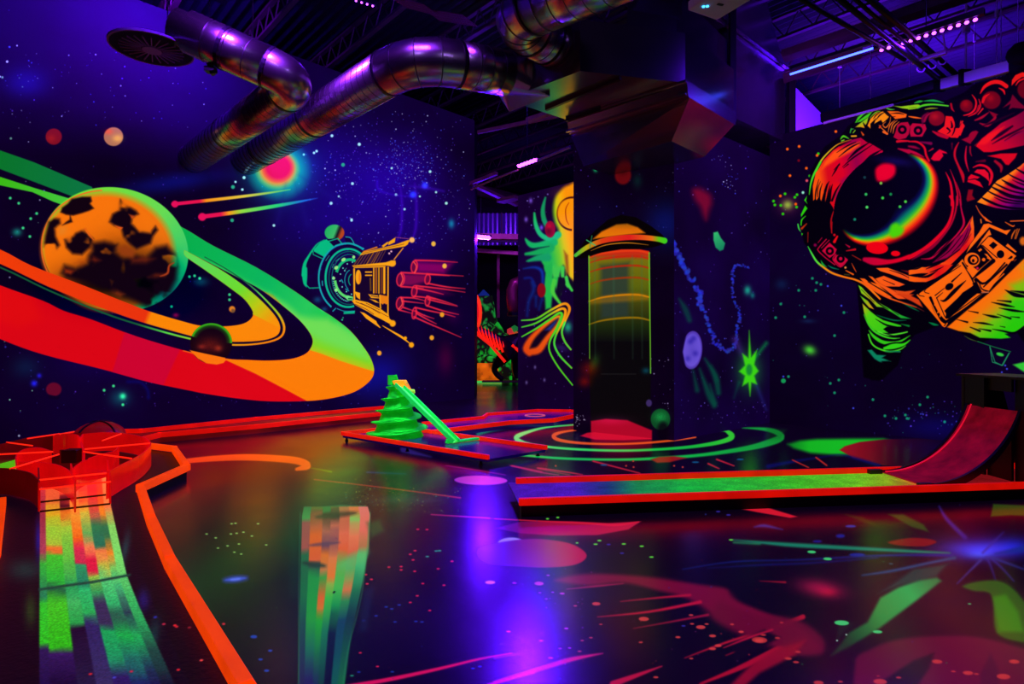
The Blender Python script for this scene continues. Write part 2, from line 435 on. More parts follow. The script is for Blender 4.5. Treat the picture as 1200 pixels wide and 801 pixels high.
# the glowing sun and its two comets
cl.glow(327, 200, 36, 32, 0, (0, 150, 150), 1.0); cl.ell(327, 199, 31, 29, 0, (10, 195, 150), 18, .85)
cl.ell(325, 198, 23, 21, 0, (190, 215, 80), 9, .95); cl.ell(325, 197, 20, 19, 0, (250, 130, 60), 6); cl.ell(326, 196, 16.5, 15.5, 0, (238, 20, 88), 7)
for a in ((335, 215, 325, 260), (345, 212, 360, 262), (350, 205, 395, 235)):
    cl.stroke([a[:2], a[2:]], [3, 10], (30, 20, 120), 9, .35)
cl.stroke([(203, 239), (250, 234), (300, 228), (340, 222)], [4.2, 3.8, 3, 1], lin((203, 239), (342, 222), [(0, (235, 15, 85)), (.22, (235, 20, 70)), (.28, (255, 150, 20)), (.6, (230, 210, 60)), (1, (70, 220, 120))]), 1.2)
cl.star(205, 239, 4, (235, 15, 85), 1.6)
cl.stroke([(235, 254), (280, 248), (330, 240), (372, 232)], [5, 4.6, 4, 1], lin((235, 254), (372, 232), [(0, (235, 15, 85)), (.17, (235, 20, 70)), (.24, (255, 160, 20)), (.35, (150, 225, 60)), (.65, (40, 220, 110)), (.9, (30, 110, 210)), (1, (30, 40, 150))]), 1.3)
cl.star(237, 254, 4.6, (235, 15, 85), 1.8)
for x in (469, 486):                   # faint violet constellation
    cl.stroke([(x, 215+(486-x)*.2), (x+2, 240), (x+1, 268), (x-4, 282)], [2, 4, 4, 2], (70, 10, 190), 4, .55)
cl.stroke([(442, 212), (444, 222), (460, 228), (484, 230)], [3, 3.5, 2, 1.5], (55, 10, 190), 4, .6)
cl.stroke([(480, 218), (500, 220), (520, 224)], [2, 4, 3], (60, 14, 180), 4, .55)
cl.glow(484, 228, 4, 4, 0, (20, 70, 220)); cl.glow(498, 217, 4, 4, 0, (30, 70, 220)); cl.glow(529, 262, 4, 6, 0, (0, 120, 90))
# rings, the half behind the planet
gb = lin((0, 190), (110, 225), [(0, (10, 118, 42)), (1, (12, 120, 66))])
cl.poly([(-60, 152), (-20, 168), (0, 176), (40, 190), (108, 219), (112, 240), (82, 229), (40, 213), (0, 198), (-60, 176)], gb, 1)
cl.poly([(-60, 197), (0, 207), (40, 220), (80, 232), (76, 241), (62, 236), (38, 225), (0, 217), (-60, 212)], lin((0, 210), (80, 235), [(0, (60, 190, 20)), (1, (70, 205, 60))]), 1)
# outer ring, the near half
out = [(205, 262), (222, 271), (250, 288), (300, 313), (345, 341), (372, 360), (390, 371.5), (410, 387), (425, 405), (435, 421), (438.3, 436), (432, 447.5), (415, 459), (390, 466), (360, 469.6), (315, 470), (277, 466.5), (240, 461), (225, 458), (175, 447.5), (120, 432.5), (50, 415), (0, 397), (-70, 366), (-160, 320), (-260, 262)]
inn = [(-260, 200), (-160, 262), (-70, 305), (0, 334), (50, 352), (75, 364), (107, 374), (160, 394), (220, 411.5), (265, 420), (290, 421.5), (315, 422.3), (340, 420.5), (356, 415.5), (364, 408), (366.3, 397), (357.5, 382), (340, 365), (307, 340), (280, 325.5), (250, 310), (222, 296), (205, 288)]
base = catmull(out, False, 4)+catmull(inn, False, 4)
cl.poly(base, (222, 6, 18), 1)
def clip_region(reg, col, soft=1.0, alpha=1.0):
    """a second coat inside the outer ring only"""
    keep = cl.im.copy(); cl.poly(reg, col, soft, alpha)
    cover = np.zeros(1); m = Canvas.__new__(Canvas); m.__dict__ = dict(cl.__dict__); m.im = np.zeros_like(cl.im); m.poly(base, (1, 1, 1), .8)
    cl.im = keep*(1-m.im)+cl.im*m.im
clip_region([(120, 360), (146, 388), (130, 440), (190, 455), (225, 380)], (205, 4, 48), 3, .8)
clip_region([(265, 417), (263, 421), (300, 438), (340, 459), (362, 471), (440, 480), (460, 400), (330, 300), (255, 405)], (255, 128, 0), 1.2)
clip_region([(222, 404), (268, 420), (262, 424), (214, 411)], (255, 110, 10), 1.5)
yg = lin((372, 432), (398, 350), [(0, (245, 140, 0)), (.14, (225, 190, 10)), (.3, (130, 220, 30)), (.5, (105, 226, 72)), (.75, (80, 222, 80)), (1, (20, 195, 72))])
clip_region([(360, 409), (376, 414), (400, 423), (425, 431), (442, 436), (450, 380), (330, 270), (190, 240), (190, 300), (320, 345), (350, 380)], yg, 1.5)
clip_region([(190, 250), (190, 292), (250, 309), (300, 336), (335, 356), (352, 372), (372, 384), (396, 378), (420, 392), (400, 350), (300, 290)], lin((200, 280), (400, 380), [(0, (8, 178, 70)), (.55, (10, 186, 82)), (.8, (40, 205, 80)), (1, (20, 200, 60))]), 14, .95)
clip_region([(315, 345), (350, 371), (385, 372), (420, 402), (430, 420), (380, 400), (352, 385)], (112, 228, 76), 14, .9)
clip_region([(0, 330), (40, 345), (50, 375), (20, 385), (-60, 350)], (232, 12, 12), 12, .6)
# planet
rg = lin((80, 250), (210, 320), [(0, (255, 120, 8)), (.55, (250, 118, 6)), (1, (240, 120, 10))])
cl.ell(135, 292, 86.5, 72, 14, lin((90, 225), (225, 330), [(0, (120, 230, 50)), (.55, (105, 225, 80)), (1, (40, 200, 110))]), 1.1)
cl.ell(126.5, 295.5, 78, 68.5, 13, rg, 9)
cl.ell(130, 294, 82, 70.5, 14, (250, 110, 30), 1.0, 1, ring=1.6, sector=(150, 262))
R6 = Tm(40, 215, 5.342)
cl.glow(140, 335, 62, 26, 6, (-235, -110, -8), 1.0); cl.glow(190, 325, 24, 28, 0, (-235, -110, -8), 1.0); cl.glow(150, 300, 40, 24, 20, (-200, -100, -8), .55); cl.glow(90, 335, 30, 20, 10, (-150, -80, 0), .6)
cl.im = cl.im.clip(0, 255)
K0 = (16, 2, 12)
for pts, so in (([(165, 180), (175, 150), (210, 125), (235, 95), (300, 82), (355, 82), (362, 110), (350, 125), (375, 155), (345, 170), (300, 185), (245, 200), (200, 195)], 2),
                ([(225, 195), (240, 240), (175, 262), (200, 240), (222, 225)], 2), ([(90, 240), (120, 215), (160, 220), (165, 250), (130, 280), (135, 330), (160, 385), (140, 410), (80, 415), (60, 395), (68, 330)], 4),
                ([(540, 100), (560, 130), (600, 145), (640, 170), (655, 190), (615, 215), (610, 250), (660, 300), (730, 310), (740, 290), (760, 265), (775, 290), (745, 330), (730, 375), (640, 410), (600, 380), (560, 340), (545, 280), (500, 262), (470, 240), (490, 190), (530, 165)], 4),
                ([(190, 350), (245, 330), (260, 310), (320, 285), (340, 320), (370, 345), (350, 400), (300, 445), (240, 440), (200, 400)], 4),
                ([(360, 370), (440, 360), (520, 380), (510, 430), (560, 470), (640, 450), (700, 470), (760, 400), (830, 385), (880, 440), (900, 520), (890, 600), (840, 700), (780, 760), (700, 770), (600, 720), (500, 680), (430, 660), (330, 620), (200, 590), (170, 560), (190, 510), (260, 530), (330, 500), (340, 450), (360, 420)], 7)):
    cl.poly(R6(pts), K0, so*1.3+1, .97, mod=(lambda x, y, w: np.clip((nf[w]-.22)*6, 0, 1)) if so > 2 else None)
for pts, c, so, al in (([(150, 270), (220, 262), (240, 300), (200, 330), (150, 320)], (235, 130, 30), 7, .8), ([(520, 400), (570, 380), (640, 420), (620, 470), (540, 450)], (150, 60, 10), 7, .8), ([(600, 470), (680, 450), (760, 470), (700, 500), (610, 500)], (110, 34, 10), 8, .7),
                ([(190, 530), (260, 545), (230, 570), (190, 560)], (170, 50, 8), 5, .8), ([(370, 450), (420, 480), (380, 500), (340, 480)], (110, 30, 10), 6, .7), ([(440, 680), (500, 655), (570, 690), (540, 715)], (130, 46, 10), 6, .7),
                ([(690, 590), (760, 560), (840, 560), (820, 585), (740, 600)], (90, 26, 10), 5, .8), ([(475, 600), (500, 610), (485, 640)], (110, 50, 10), 4, .7), ([(590, 190), (650, 205), (610, 218)], (240, 90, 20), 2, 1), ([(505, 262), (555, 275), (540, 292)], (240, 90, 20), 2, 1), ([(280, 470), (330, 480), (300, 520), (250, 500)], (150, 50, 8), 8, .7)):
    cl.poly(R6(pts), c, so, al, mod=lambda x, y, w: np.clip((nf[w]-.3)*4, 0, 1))
cl.stroke(R6([(875, 495), (845, 515), (835, 560), (790, 580)]), [1, 2.2, 2.5, 1], (170, 60, 20), 1.6)
cl.stroke(R6([(320, 282), (345, 320), (370, 350)]), [1, 2, 1], (240, 100, 20), 2)
# inner ring: the near half, over the planet
hole_out = [(-260, 168), (-160, 225), (-60, 270), (0, 292), (37, 311), (100, 335), (137, 350), (175, 364.5), (215, 376.5), (237, 381.5), (265, 382), (285, 379), (295, 372), (296, 364), (287, 351), (272, 339), (240, 316), (218, 300.5), (216, 293)]
ring_out = [(220, 295), (237, 304), (262, 318), (290, 338), (312, 358), (325, 374), (328.3, 386), (322, 394.5), (302, 399.3), (267, 400.3), (240, 397.5), (222, 393), (167, 377.5), (120, 361), (57, 336), (0, 309), (-60, 286), (-160, 243), (-260, 188)]
i1 = catmull(hole_out, False, 4); i2 = catmull(ring_out, False, 4)
cl.poly(i1+i2, lin((0, 300), (176, 372), [(0, (245, 62, 6)), (.97, (236, 52, 8)), (1.0, (255, 138, 0)), (2, (255, 140, 0))]), 1)
yg2 = lin((312, 384), (240, 305), [(0, (252, 150, 0)), (.25, (190, 205, 10)), (.5, (110, 225, 40)), (1, (95, 222, 80))])
cl.poly(catmull([(216, 293), (218, 300.5), (240, 316), (272, 339), (287, 351), (296, 364), (296, 368)], False, 4)+[(328, 384)]+catmull([(328.3, 384), (325, 374), (312, 358), (290, 338), (262, 318), (237, 304), (220, 295)], False, 4), yg2, 1)
cl.stroke([(-160, 250), (-60, 293), (0, 313), (57, 340), (120, 366), (167, 381.5), (222, 396.5), (267, 403.5), (302, 402.6), (326, 396.5), (333, 386), (329, 372), (316, 356), (294, 335), (266, 315.5), (240, 301)], [1.5, 1.5, 2, 2, 2.2, 2.2, 2.2, 2, 2.2, 2.6, 3, 2.2, 1.5, 1.2, 1], lin((320, 398), (290, 325), [(0, (255, 135, 0)), (.15, (240, 160, 10)), (.4, (160, 210, 30)), (.7, (90, 220, 70)), (1, (20, 90, 50))]), 1)
# moon on the ring
cl.ell(247.5, 402, 24.5, 23.5, 0, (20, 2, 10), 1)
cl.ell(247.5, 402, 24.5, 23.5, 0, None, 1, rad=[(0, (20, 2, 10)), (.7, (20, 2, 12)), (.86, (24, 60, 12)), (.97, (60, 190, 20)), (1.2, (70, 205, 30))], sector=(200, 360), alpha=1)
cl.glow(246, 404, 16, 10, 0, (90, 22, 4), .9, rough=.4); cl.glow(256, 408, 5, 4, 0, (90, 30, 10)); cl.glow(236, 406, 5, 3, 0, (70, 20, 10))
cl.poly([(222, 410), (240, 414), (264, 419), (264, 422), (262, 425), (254, 427), (242, 425.5), (232, 420)], (255, 120, 8), 1)
# ---- space station
R4 = Tm(350, 255, 11.96); R5 = Tm(350, 315, 11.96); R3 = Tm(405, 270, 11.96); R7 = Tm(405, 330, 10.01); R8 = Tm(455, 290, 7.28)
NV = (16, 0, 44); TG = (5, 190, 110); T2 = (20, 170, 150)
cl.ell(392, 272.5, 11.5, 9.5, 0, lin((382, 268), (405, 277), [(0, (30, 180, 80)), (.45, (60, 190, 90)), (.6, (20, 20, 20)), (.75, (180, 70, 20)), (1, (190, 70, 10))]), 1.2)
hull = R4([(640, 270), (720, 275), (760, 310), (790, 380), (910, 440), (700, 560), (400, 801), (60, 801), (75, 700), (100, 610), (150, 500), (220, 410), (300, 340), (390, 300), (550, 285)])
cl.poly(hull+[(357, 338), (362, 337), (375, 337), (380, 352), (400, 361), (415, 362), (417, 320)], NV, 1)
cl.poly(R4([(390, 300), (300, 345), (215, 440), (210, 470), (340, 540), (365, 560), (430, 470), (495, 405), (440, 345)]), TG, 1)
cl.poly(R4([(220, 480), (330, 540), (320, 560), (205, 510)]), NV, .8); cl.stroke(R4([(200, 470), (205, 515), (330, 572)]), .9, TG, .9, smooth=False)
cl.poly(R4([(440, 345), (540, 305), (600, 375), (500, 395)]), NV, .8); cl.stroke(R4([(400, 335), (550, 290), (615, 375)]), 1.2, TG, .9, smooth=False)
cl.stroke(R4([(660, 268), (720, 278), (755, 320), (785, 385)]), 1.1, T2, .9); cl.stroke(R4([(520, 390), (640, 365), (720, 360), (800, 385), (910, 435)]), 1.6, T2, 1)
cl.stroke(R4([(360, 310), (260, 370), (190, 460), (140, 540), (85, 650), (70, 801)]), [1, 1.5, 2, 2.5, 4, 5], TG, 1.2)
cl.stroke(R5([(85, 0), (85, 100), (90, 200), (110, 250)]), [6, 6, 4, 1], TG, 1.4); cl.stroke(R5([(110, 225), (150, 268), (290, 262)]), 1.1, TG, .9, smooth=False)
cl.ell(406.5, 325.5, 33, 40.5, 0, T2, 1.1, ring=2.0, sector=(118, 300)); cl.ell(407.5, 325.5, 29.5, 37, 0, NV, 1, ring=3.5, sector=(100, 300))
cl.ell(408, 325.5, 26.5, 34, 0, (10, 190, 120), 1, ring=2.4, sector=(78, 300)); cl.ell(409, 325.5, 23.5, 31, 0, (0, 110, 80), 1, ring=1.0, sector=(80, 300))
cl.ell(409.5, 325.5, 20.5, 27.5, 0, (5, 150, 100), .8, ring=.7, sector=(90, 280))
cl.ell(410, 326, 16.5, 22, 0, (20, 190, 100), 1, ring=3.4, sector=(205, 288)); cl.ell(410, 326, 17.5, 22, 0, (90, 225, 90), 1, ring=3.2, sector=(92, 172))
for x, y, w_, a in ((402.5, 304, 2.8, -35), (394, 313.5, 2.6, -40), (414.5, 301, 1.7, 0), (391, 325.8, 1.8, 0), (393.8, 339.6, 2, 0)): cl.ell(x, y, w_, 1.9, a, (150, 240, 110), 1)
cl.poly(R5([(650, 400), (690, 370), (765, 390), (760, 440), (690, 440)]), (110, 235, 110), 1); cl.poly(R5([(690, 405), (750, 405), (750, 428), (695, 425)]), (10, 110, 50), .8)
for k in range(16):
    t = math.radians(100+k*5.6); cl.star(410+21.5*math.cos(t)*.92, 326+29*math.sin(t)*.93, .55, (120, 240, 190), .8)
for x, y in ((407, 309), (413, 307), (402, 314), (399, 321), (398.5, 329), (401, 336), (406, 341.5), (412, 344.5), (404, 317)): cl.star(x, y, .8, (110, 230, 180), .9)
cl.ell(412, 328, 8, 12, 0, T2, .9, ring=.9, sector=(110, 260)); cl.ell(413, 328, 4.5, 7, 0, TG, .9, ring=.9, sector=(110, 260))
for a, b in (((480, 590), (520, 550)), ((330, 170), (335, 230)), ((600, 150), (620, 190)), ((660, 280), (700, 305))): cl.stroke(R5([a, b]), 1.2, T2, 1)
cl.poly(R5([(630, 600), (790, 585), (785, 625), (630, 632)]), (10, 180, 110), 1.2); cl.stroke(R5([(540, 555), (640, 590), (780, 590)]), .8, T2, .9)
for q in (((380, 600), (430, 530)), ((470, 700), (490, 650)), ((520, 610), (570, 570)), ((640, 740), (670, 705))): cl.stroke(R4(list(q)), [.5, 1, .5], (60, 200, 140), .8)
cl.glow(372, 351, 5, 4, 0, (0, 60, 50)); cl.glow(380, 362, 4, 3, 0, (0, 60, 50)); cl.star(401, 374.5, 1, (40, 200, 120)); cl.star(402, 372, .7, (40, 200, 120))
YL = (252, 168, 8); Y2 = (235, 130, 6)
lg = lin((418, 312), (450, 300), [(0, YL), (.5, (200, 120, 20)), (1, YL)])
# roof panel
cl.poly(R3([(200, 345), (820, 225), (690, 400), (560, 470), (95, 490)]), NV, .8)
for i, x in enumerate((215, 255, 300, 345, 390, 420, 450, 480, 520, 560)):
    cl.stroke(R3([(x, 350-(x-200)*.2), (x-95, 480-(x-200)*.05)]), [1.6, .8, 2.0, 1.2][i % 4]*.8, [(120, 66, 30), (170, 104, 24), (90, 50, 50)][i % 3], 1.2)
cl.poly(R3([(200, 348), (240, 300), (420, 262), (700, 195), (880, 130), (890, 150), (870, 195), (830, 222), (560, 268), (420, 300)]), YL, 1); cl.stroke(R3([(240, 320), (500, 260), (840, 185)]), .7, (140, 80, 10), .8)
cl.poly(R3([(240, 290), (440, 222), (450, 240), (260, 300)]), Y2, 1); cl.poly(R3([(505, 215), (590, 155), (600, 180), (530, 235)]), YL, 1); cl.poly(R3([(600, 160), (700, 95), (690, 165), (600, 205)]), YL, 1)
cl.stroke(R3([(700, 95), (880, 115)]), .8, (150, 60, 100), .8, smooth=False); cl.ell(*R3([(930, 132)])[0], 3.2, 3.2, 0, (255, 190, 90), 1.6); cl.stroke(R3([(890, 145), (830, 190)]), 1.6, YL, 1)
cl.stroke(R3([(805, 245), (680, 405)]), 1.4, (230, 140, 40), 1); cl.poly(R3([(90, 490), (300, 470), (560, 445), (640, 420), (700, 420), (700, 470), (650, 500), (560, 490), (560, 515), (120, 525)]), YL, 1)
cl.ell(*R3([(655, 462)])[0], 4, 3.6, 0, YL, 1.4); cl.stroke(R3([(120, 505), (560, 492)]), .7, (120, 60, 10), .8)
for x, y in ((612, 320), (640, 292)): cl.star(*R3([(x, y)])[0], 1.1, (250, 190, 170))
# body
cl.poly([(414, 315), (455.5, 313), (455.5, 372), (414, 352)], (22, 4, 30), .8)
cl.stroke([(415, 315), (415.3, 352)], 2, YL, .9); cl.stroke([(454.8, 313), (454.6, 371)], 1.6, YL, .9)
cl.ell(420, 324.5, 3.4, 8.5, 0, YL, 1); cl.ell(421.5, 325.5, 1.2, 6, 0, Y2, 1)
for y in (318.6, 322.4): cl.stroke([(428.5, y), (435.5, y)], 1.6, YL, .9)
for x, w_, c in ((438, 1.6, YL), (440.8, 1.2, Y2), (444, 2.2, (190, 130, 10)), (447.4, 1.4, (140, 70, 20)), (450.3, 2.6, YL)): cl.stroke([(x, 314), (x, 343)], w_, c, .9)
cl.stroke([(434, 326), (434.5, 340)], 1.6, (120, 80, 10), 1.5)
cl.poly([(415, 341), (422, 343), (422, 351), (418, 348)], YL, .9)
cl.poly(R7([(265, 145), (380, 160), (400, 195), (300, 190)]), YL, 1); cl.poly(R7([(280, 200), (350, 215), (400, 250), (350, 240)]), YL, 1); cl.poly(R7([(400, 150), (500, 170), (500, 260), (440, 270), (400, 240)]), Y2, 1)
cl.stroke(R7([(400, 160), (410, 310)]), 1.6, YL, .9); cl.stroke(R7([(300, 165), (390, 180)]), .7, NV, .8); cl.star(*R7([(455, 270)])[0], 1.6, NV); cl.star(*R7([(440, 292)])[0], 1.0, NV)
cl.poly(R7([(75, 225), (100, 205), (260, 240), (400, 310), (505, 385), (515, 430), (560, 470), (510, 490), (420, 440), (330, 395), (260, 350), (110, 270)]), YL, 1)
for a in ([(120, 235), (260, 290), (400, 370)], [(180, 250), (330, 320), (500, 410)], [(110, 262), (240, 320), (330, 380)], [(240, 250), (400, 330)]): cl.stroke(R7(a), .6, (90, 40, 10), .7)
cl.ell(*R7([(552, 488)])[0], 3.6, 3.8, 0, YL, 1.8)
cl.poly(R7([(170, 350), (220, 365), (360, 460), (370, 485), (412, 538), (400, 540), (240, 430)]), YL, 1)
cl.stroke(R7([(435, 515), (560, 590), (660, 650), (750, 720)]), [.8, 2, 2.6, 1], YL, 1); cl.star(*R7([(700, 660)])[0], 2.0, YL, 1.3); cl.ell(*R7([(772, 740)])[0], 3, 3.2, 0, YL, 1.6)
# engine flames
for (x, y, w_) in ((470, 312, 4), (487, 312, 4.2), (472, 330, 4), (486, 340, 4), (470, 356, 4), (487, 368, 4), (500, 326, 4), (502, 352, 4)): pass
cl.poly(R8([(230, 110), (560, 125), (480, 230), (240, 220)]), (150, 0, 90), 10, .75); cl.poly(R8([(110, 215), (330, 225), (320, 300), (200, 330), (110, 330)]), (150, 10, 70), 7, .7)
cl.poly(R8([(240, 330), (460, 340), (560, 400), (400, 420), (220, 400)]), (90, 0, 60), 8, .6)
FL = (250, 40, 58); F2 = (255, 80, 60)
for cx_, cy_, rx, ry in ((222, 162, 26, 50), (105, 272, 32, 55), (222, 372, 22, 48), (100, 475, 30, 52), (335, 270, 22, 42), (335, 455, 20, 40), (222, 560, 18, 46)):
    p_ = R8([(cx_, cy_)])[0]; cl.ell(p_[0], p_[1], rx/7.28, ry/7.28, 8, (170, 10, 50), 1.6, .5); cl.ell(p_[0], p_[1], rx/7.28, ry/7.28, 8, FL, 1.4, ring=1.5, alpha=.9)
for a in ([(230, 108), (400, 112), (590, 125)], [(110, 212), (350, 225), (640, 242)], [(110, 332), (200, 338), (300, 345)], [(330, 225), (520, 240)], [(340, 305), (500, 335), (655, 350)], [(240, 325), (450, 350), (655, 380)], [(235, 345), (360, 370), (470, 398)],
          [(220, 415), (320, 425), (400, 440)], [(110, 425), (220, 430), (320, 455)], [(120, 455), (300, 475)], [(330, 415), (450, 450), (580, 492)], [(340, 440), (460, 470), (590, 500)], [(90, 530), (200, 560)], [(330, 495), (470, 540), (600, 570)], [(230, 510), (360, 540), (480, 565), (570, 590)],
          [(230, 540), (300, 575), (390, 605)], [(220, 590), (330, 640), (470, 700), (620, 765)], [(240, 560), (330, 610), (410, 650)], [(130, 510), (220, 540)]):
    cl.stroke(R8(a), [1.9, 1.6, .6], FL, 1.5, .95)
for a in ([(215, 120), (240, 160), (225, 215)], [(110, 220), (125, 270), (105, 320)], [(110, 430), (120, 480), (90, 520)]): cl.stroke(R8(a), 1.2, F2, 1.2)
for x, y in ((521, 311.5), (518, 368.5), (506, 395.5), (444.5, 413.5), (508, 285.5)): cl.ell(x, y, 2.6, 2.9, 0, (245, 185, 60) if y < 340 else (240, 160, 30), 1.4)
cl.poly([(-400, 900), (1400, 900), (1400, 1000), (-400, 1000)], (10, 0, 20), 1)
# ================================================================ pillar faces, swirl panel, astronaut wall
PL = G(672, 503.7); PC = G(790, 516); PB = G(902, 495)
PILH = 4.95
c1 = Canvas(PL, (PC-PL), (0, 0, 1), (PC-PL).length, PILH, .006, (10, 0, 24), 11)
n1 = c1.noise(.8, 2, 4); c1.im += ((n1-.5)[..., None]*np.array([8, 2, 22]))
c1.glow(780, 262, 26, 30, 0, (0, 14, 60)); c1.glow(700, 255, 40, 30, 0, (2, 2, 30), .7)
c1.stars(70, 668, 170, 790, 300, (B1, B2, (60, 60, 160), (150, 150, 200)), (.3, .7), al=(.3, .8)); c1.stars(40, 668, 300, 790, 500, ((120, 120, 180), B2), (.3, .7), al=(.2, .7))
c1.stars(16, 674, 485, 686, 500, ((200, 190, 220),), (.4, .8)); c1.stars(14, 776, 168, 788, 186, (W_,), (.3, .7)); c1.stars(14, 762, 420, 788, 480, ((170, 150, 210),), (.3, .8))
U = Tm(660, 150, 4.004); Lw = Tm(660, 340, 4.004)
c1.glow(698, 198, 3, 3.6, 0, (10, 200, 90)); c1.ell(730, 205, 9.5, 11, 0, (112, 8, 14), 3, .9); c1.glow(729, 198, 8, 7, 0, (-60, -6, -8)); c1.glow(747, 212, 6, 9, 0, (0, 26, 14))
# mushroom-shaped craft: dome, rim, glass beam
dome = U([(55, 600), (70, 575), (100, 530), (150, 480), (210, 430), (270, 407), (340, 418), (410, 458), (465, 500), (482, 525), (470, 545), (420, 560), (300, 572), (150, 600), (80, 612)])
c1.poly(dome, (6, 2, 4), 1, smooth=False)
c1.poly(U([(140, 520), (180, 485), (250, 452), (300, 448), (350, 465), (385, 492), (300, 500), (200, 512)]), lin(U([(270, 440)])[0], U([(270, 515)])[0], [(0, (150, 90, 10)), (.5, (225, 110, 8)), (1, (235, 120, 8))]), 3.2)
c1.stroke(U([(58, 597), (110, 560), (180, 530), (270, 515), (360, 512), (440, 520), (475, 528)]), [4, 5.4, 6, 6.4, 6.2, 6, 7], lin(U([(55, 560)])[0], U([(480, 560)])[0], [(0, (60, 190, 60)), (.13, (190, 170, 20)), (.3, (225, 60, 20)), (.6, (225, 30, 30)), (.85, (235, 110, 20)), (.93, (90, 200, 20)), (1, (60, 210, 30))]), 1)
c1.stroke(U([(130, 575), (200, 548), (300, 538), (400, 548)]), [.4, 1.1, 1.2, .4], (200, 120, 20), .8)
c1.stroke(U([(110, 525), (150, 550)]), 1.2, (60, 190, 110), 1); c1.stroke(U([(135, 505), (125, 560)]), .8, (40, 150, 100), 1)
bx0, bx1 = 690.2, 760.8
c1.poly([(bx0, 301), (705, 296), (728, 292), (750, 292), (bx1, 294), (762.6, 436), (762.6, 500), (692.5, 500), (bx0, 420)], (8, 6, 10), 1)
bg_ = lin((720, 292), (720, 400), [(0, (215, 30, 22)), (.06, (190, 50, 20)), (.12, (120, 110, 14)), (.4, (92, 100, 14)), (.62, (60, 62, 14)), (.85, (24, 36, 12)), (1, (10, 10, 12))])
c1.poly([(bx0, 301), (705, 296), (728, 292), (750, 292), (bx1, 294), (761.6, 400), (691, 400)], bg_, 1)
c1.poly([(703, 310), (738, 306), (738, 372), (703, 374)], (40, 56, 52), 9, .75)
for y, al, c in ((296.5, 1, (235, 60, 20)), (303, .9, (200, 30, 14)), (314, .9, (190, 34, 12)), (328, .85, (170, 50, 10)), (348, 1, (220, 130, 10)), (375, 1, (150, 110, 8))):
    c1.stroke([(bx0, y+5), (705, y+.5), (728, y-2.5), (748, y-2.8), (bx1, y)], [.8, 1.8, 2.2, 2.2, 1.6], c, 1.6, al)
c1.poly([(bx0, 352), (705, 346.5), (728, 343), (748, 343), (bx1, 346), (bx1, 352), (691, 357)], (190, 120, 8), 5, .45)
for x in (697, 719, 741, 752): c1.stroke([(x, 300), (x+.6, 420)], [2.5, 1], (60, 110, 80), 3.5, .42)
c1.stroke([(bx0, 300), (691, 420)], [1.6, .8], (110, 190, 40), 1.1, .95); c1.stroke([(bx1, 296), (762.4, 437)], [1.6, 1.2], (110, 190, 40), 1.1, .95)
c1.glow(757, 434, 5, 4, 0, (0, 50, 60)); c1.stroke([(705, 438), (745, 438)], .8, (50, 50, 50), 1.5, .5)
c1.poly([(692.5, 493), (710, 490.5), (735, 492), (764, 504), (764, 530), (692.5, 530)], (170, 8, 40), 2.5, 1); c1.glow(716, 492, 24, 6, 0, (40, 10, 30), .7)
c1.glow(690, 432, 11, 10, 0, (90, 10, -10), 1, rough=.5); c1.glow(685, 447, 8, 7, 0, (100, 10, -14), .9, rough=.4); c1.glow(697, 424, 6, 10, 20, (14, 44, 8), .9)
c1.ell(774, 491, 11.4, 12.4, 0, (10, 70, 34), 1.2); c1.glow(774, 488, 9, 7, 0, (14, 80, 34), 1, rough=.5); c1.ell(777, 506, 7, 12, 0, (6, 0, 14), 5, .8); c1.ell(760.5, 472, 3.4, 4.2, 0, (70, 50, 120), 1.6, .8)
# right face
c2 = Canvas(PC, (PB-PC), (0, 0, 1), (PB-PC).length, PILH, .007, (15, 0, 42), 12)
n2 = c2.noise(.9, 4, 4); c2.im += ((n2-.5)[..., None]*np.array([10, 2, 34]))
c2.stars(120, 790, 170, 902, 500, (B1, B2, (120, 110, 230)), (.3, .8), al=(.3, .9)); c2.stars(30, 836, 182, 866, 230, (B1, W_), (.3, .7)); c2.stars(24, 790, 470, 900, 500, ((80, 60, 150),), (.3, .7))
c2.glow(796, 182, 3, 3, 0, (40, 70, 230))
c2.poly(U([(605, 290), (640, 280), (690, 310), (700, 350), (690, 380), (672, 432), (655, 410), (640, 370), (615, 335)]), (120, 6, 40), 11, .85, smooth=True)
c2.poly(U([(705, 490), (725, 485), (740, 515), (760, 540), (752, 570), (735, 577), (715, 560), (705, 525)]), lin((838, 272), (848, 292), [(0, (50, 190, 100)), (1, (20, 130, 84))]), 1.6)
bl = (32, 44, 200)
pth = U([(520, 540), (545, 610), (590, 690), (640, 780)])+Lw([(640, 60), (665, 110), (690, 180), (720, 250), (770, 285), (810, 250), (815, 180), (830, 120), (800, 40)])+U([(795, 720), (800, 660), (820, 640), (870, 655)])
rs = np.random.RandomState(4)
for (x, y), w_ in zip(catmull(pth, False, 9), np.concatenate([np.linspace(10, 7, 40), np.linspace(6, 4, 75), np.linspace(4, 1.5, 60)])):
    for _ in range(2):
        c2.ell(x+rs.normal(0, w_*.22), y+rs.normal(0, w_*.22), w_*rs.uniform(.14, .36), w_*rs.uniform(.14, .36), 0, (24+rs.randint(30), 30+rs.randint(40), 150+rs.randint(70)), 1.6, .7)
c2.ell(811, 410, 12, 22.5, 4, None, 1.3, rad=[(0, (92, 70, 190)), (.8, (104, 80, 205)), (1, (70, 44, 150))]); c2.poly([(797, 385), (804, 392), (800, 412), (805, 440), (795, 435)], (15, 0, 42), 3)
for x, y in ((809, 400), (815, 414), (806, 420), (813, 396)): c2.glow(x, y, 4, 4, 0, (-36, -30, -30))
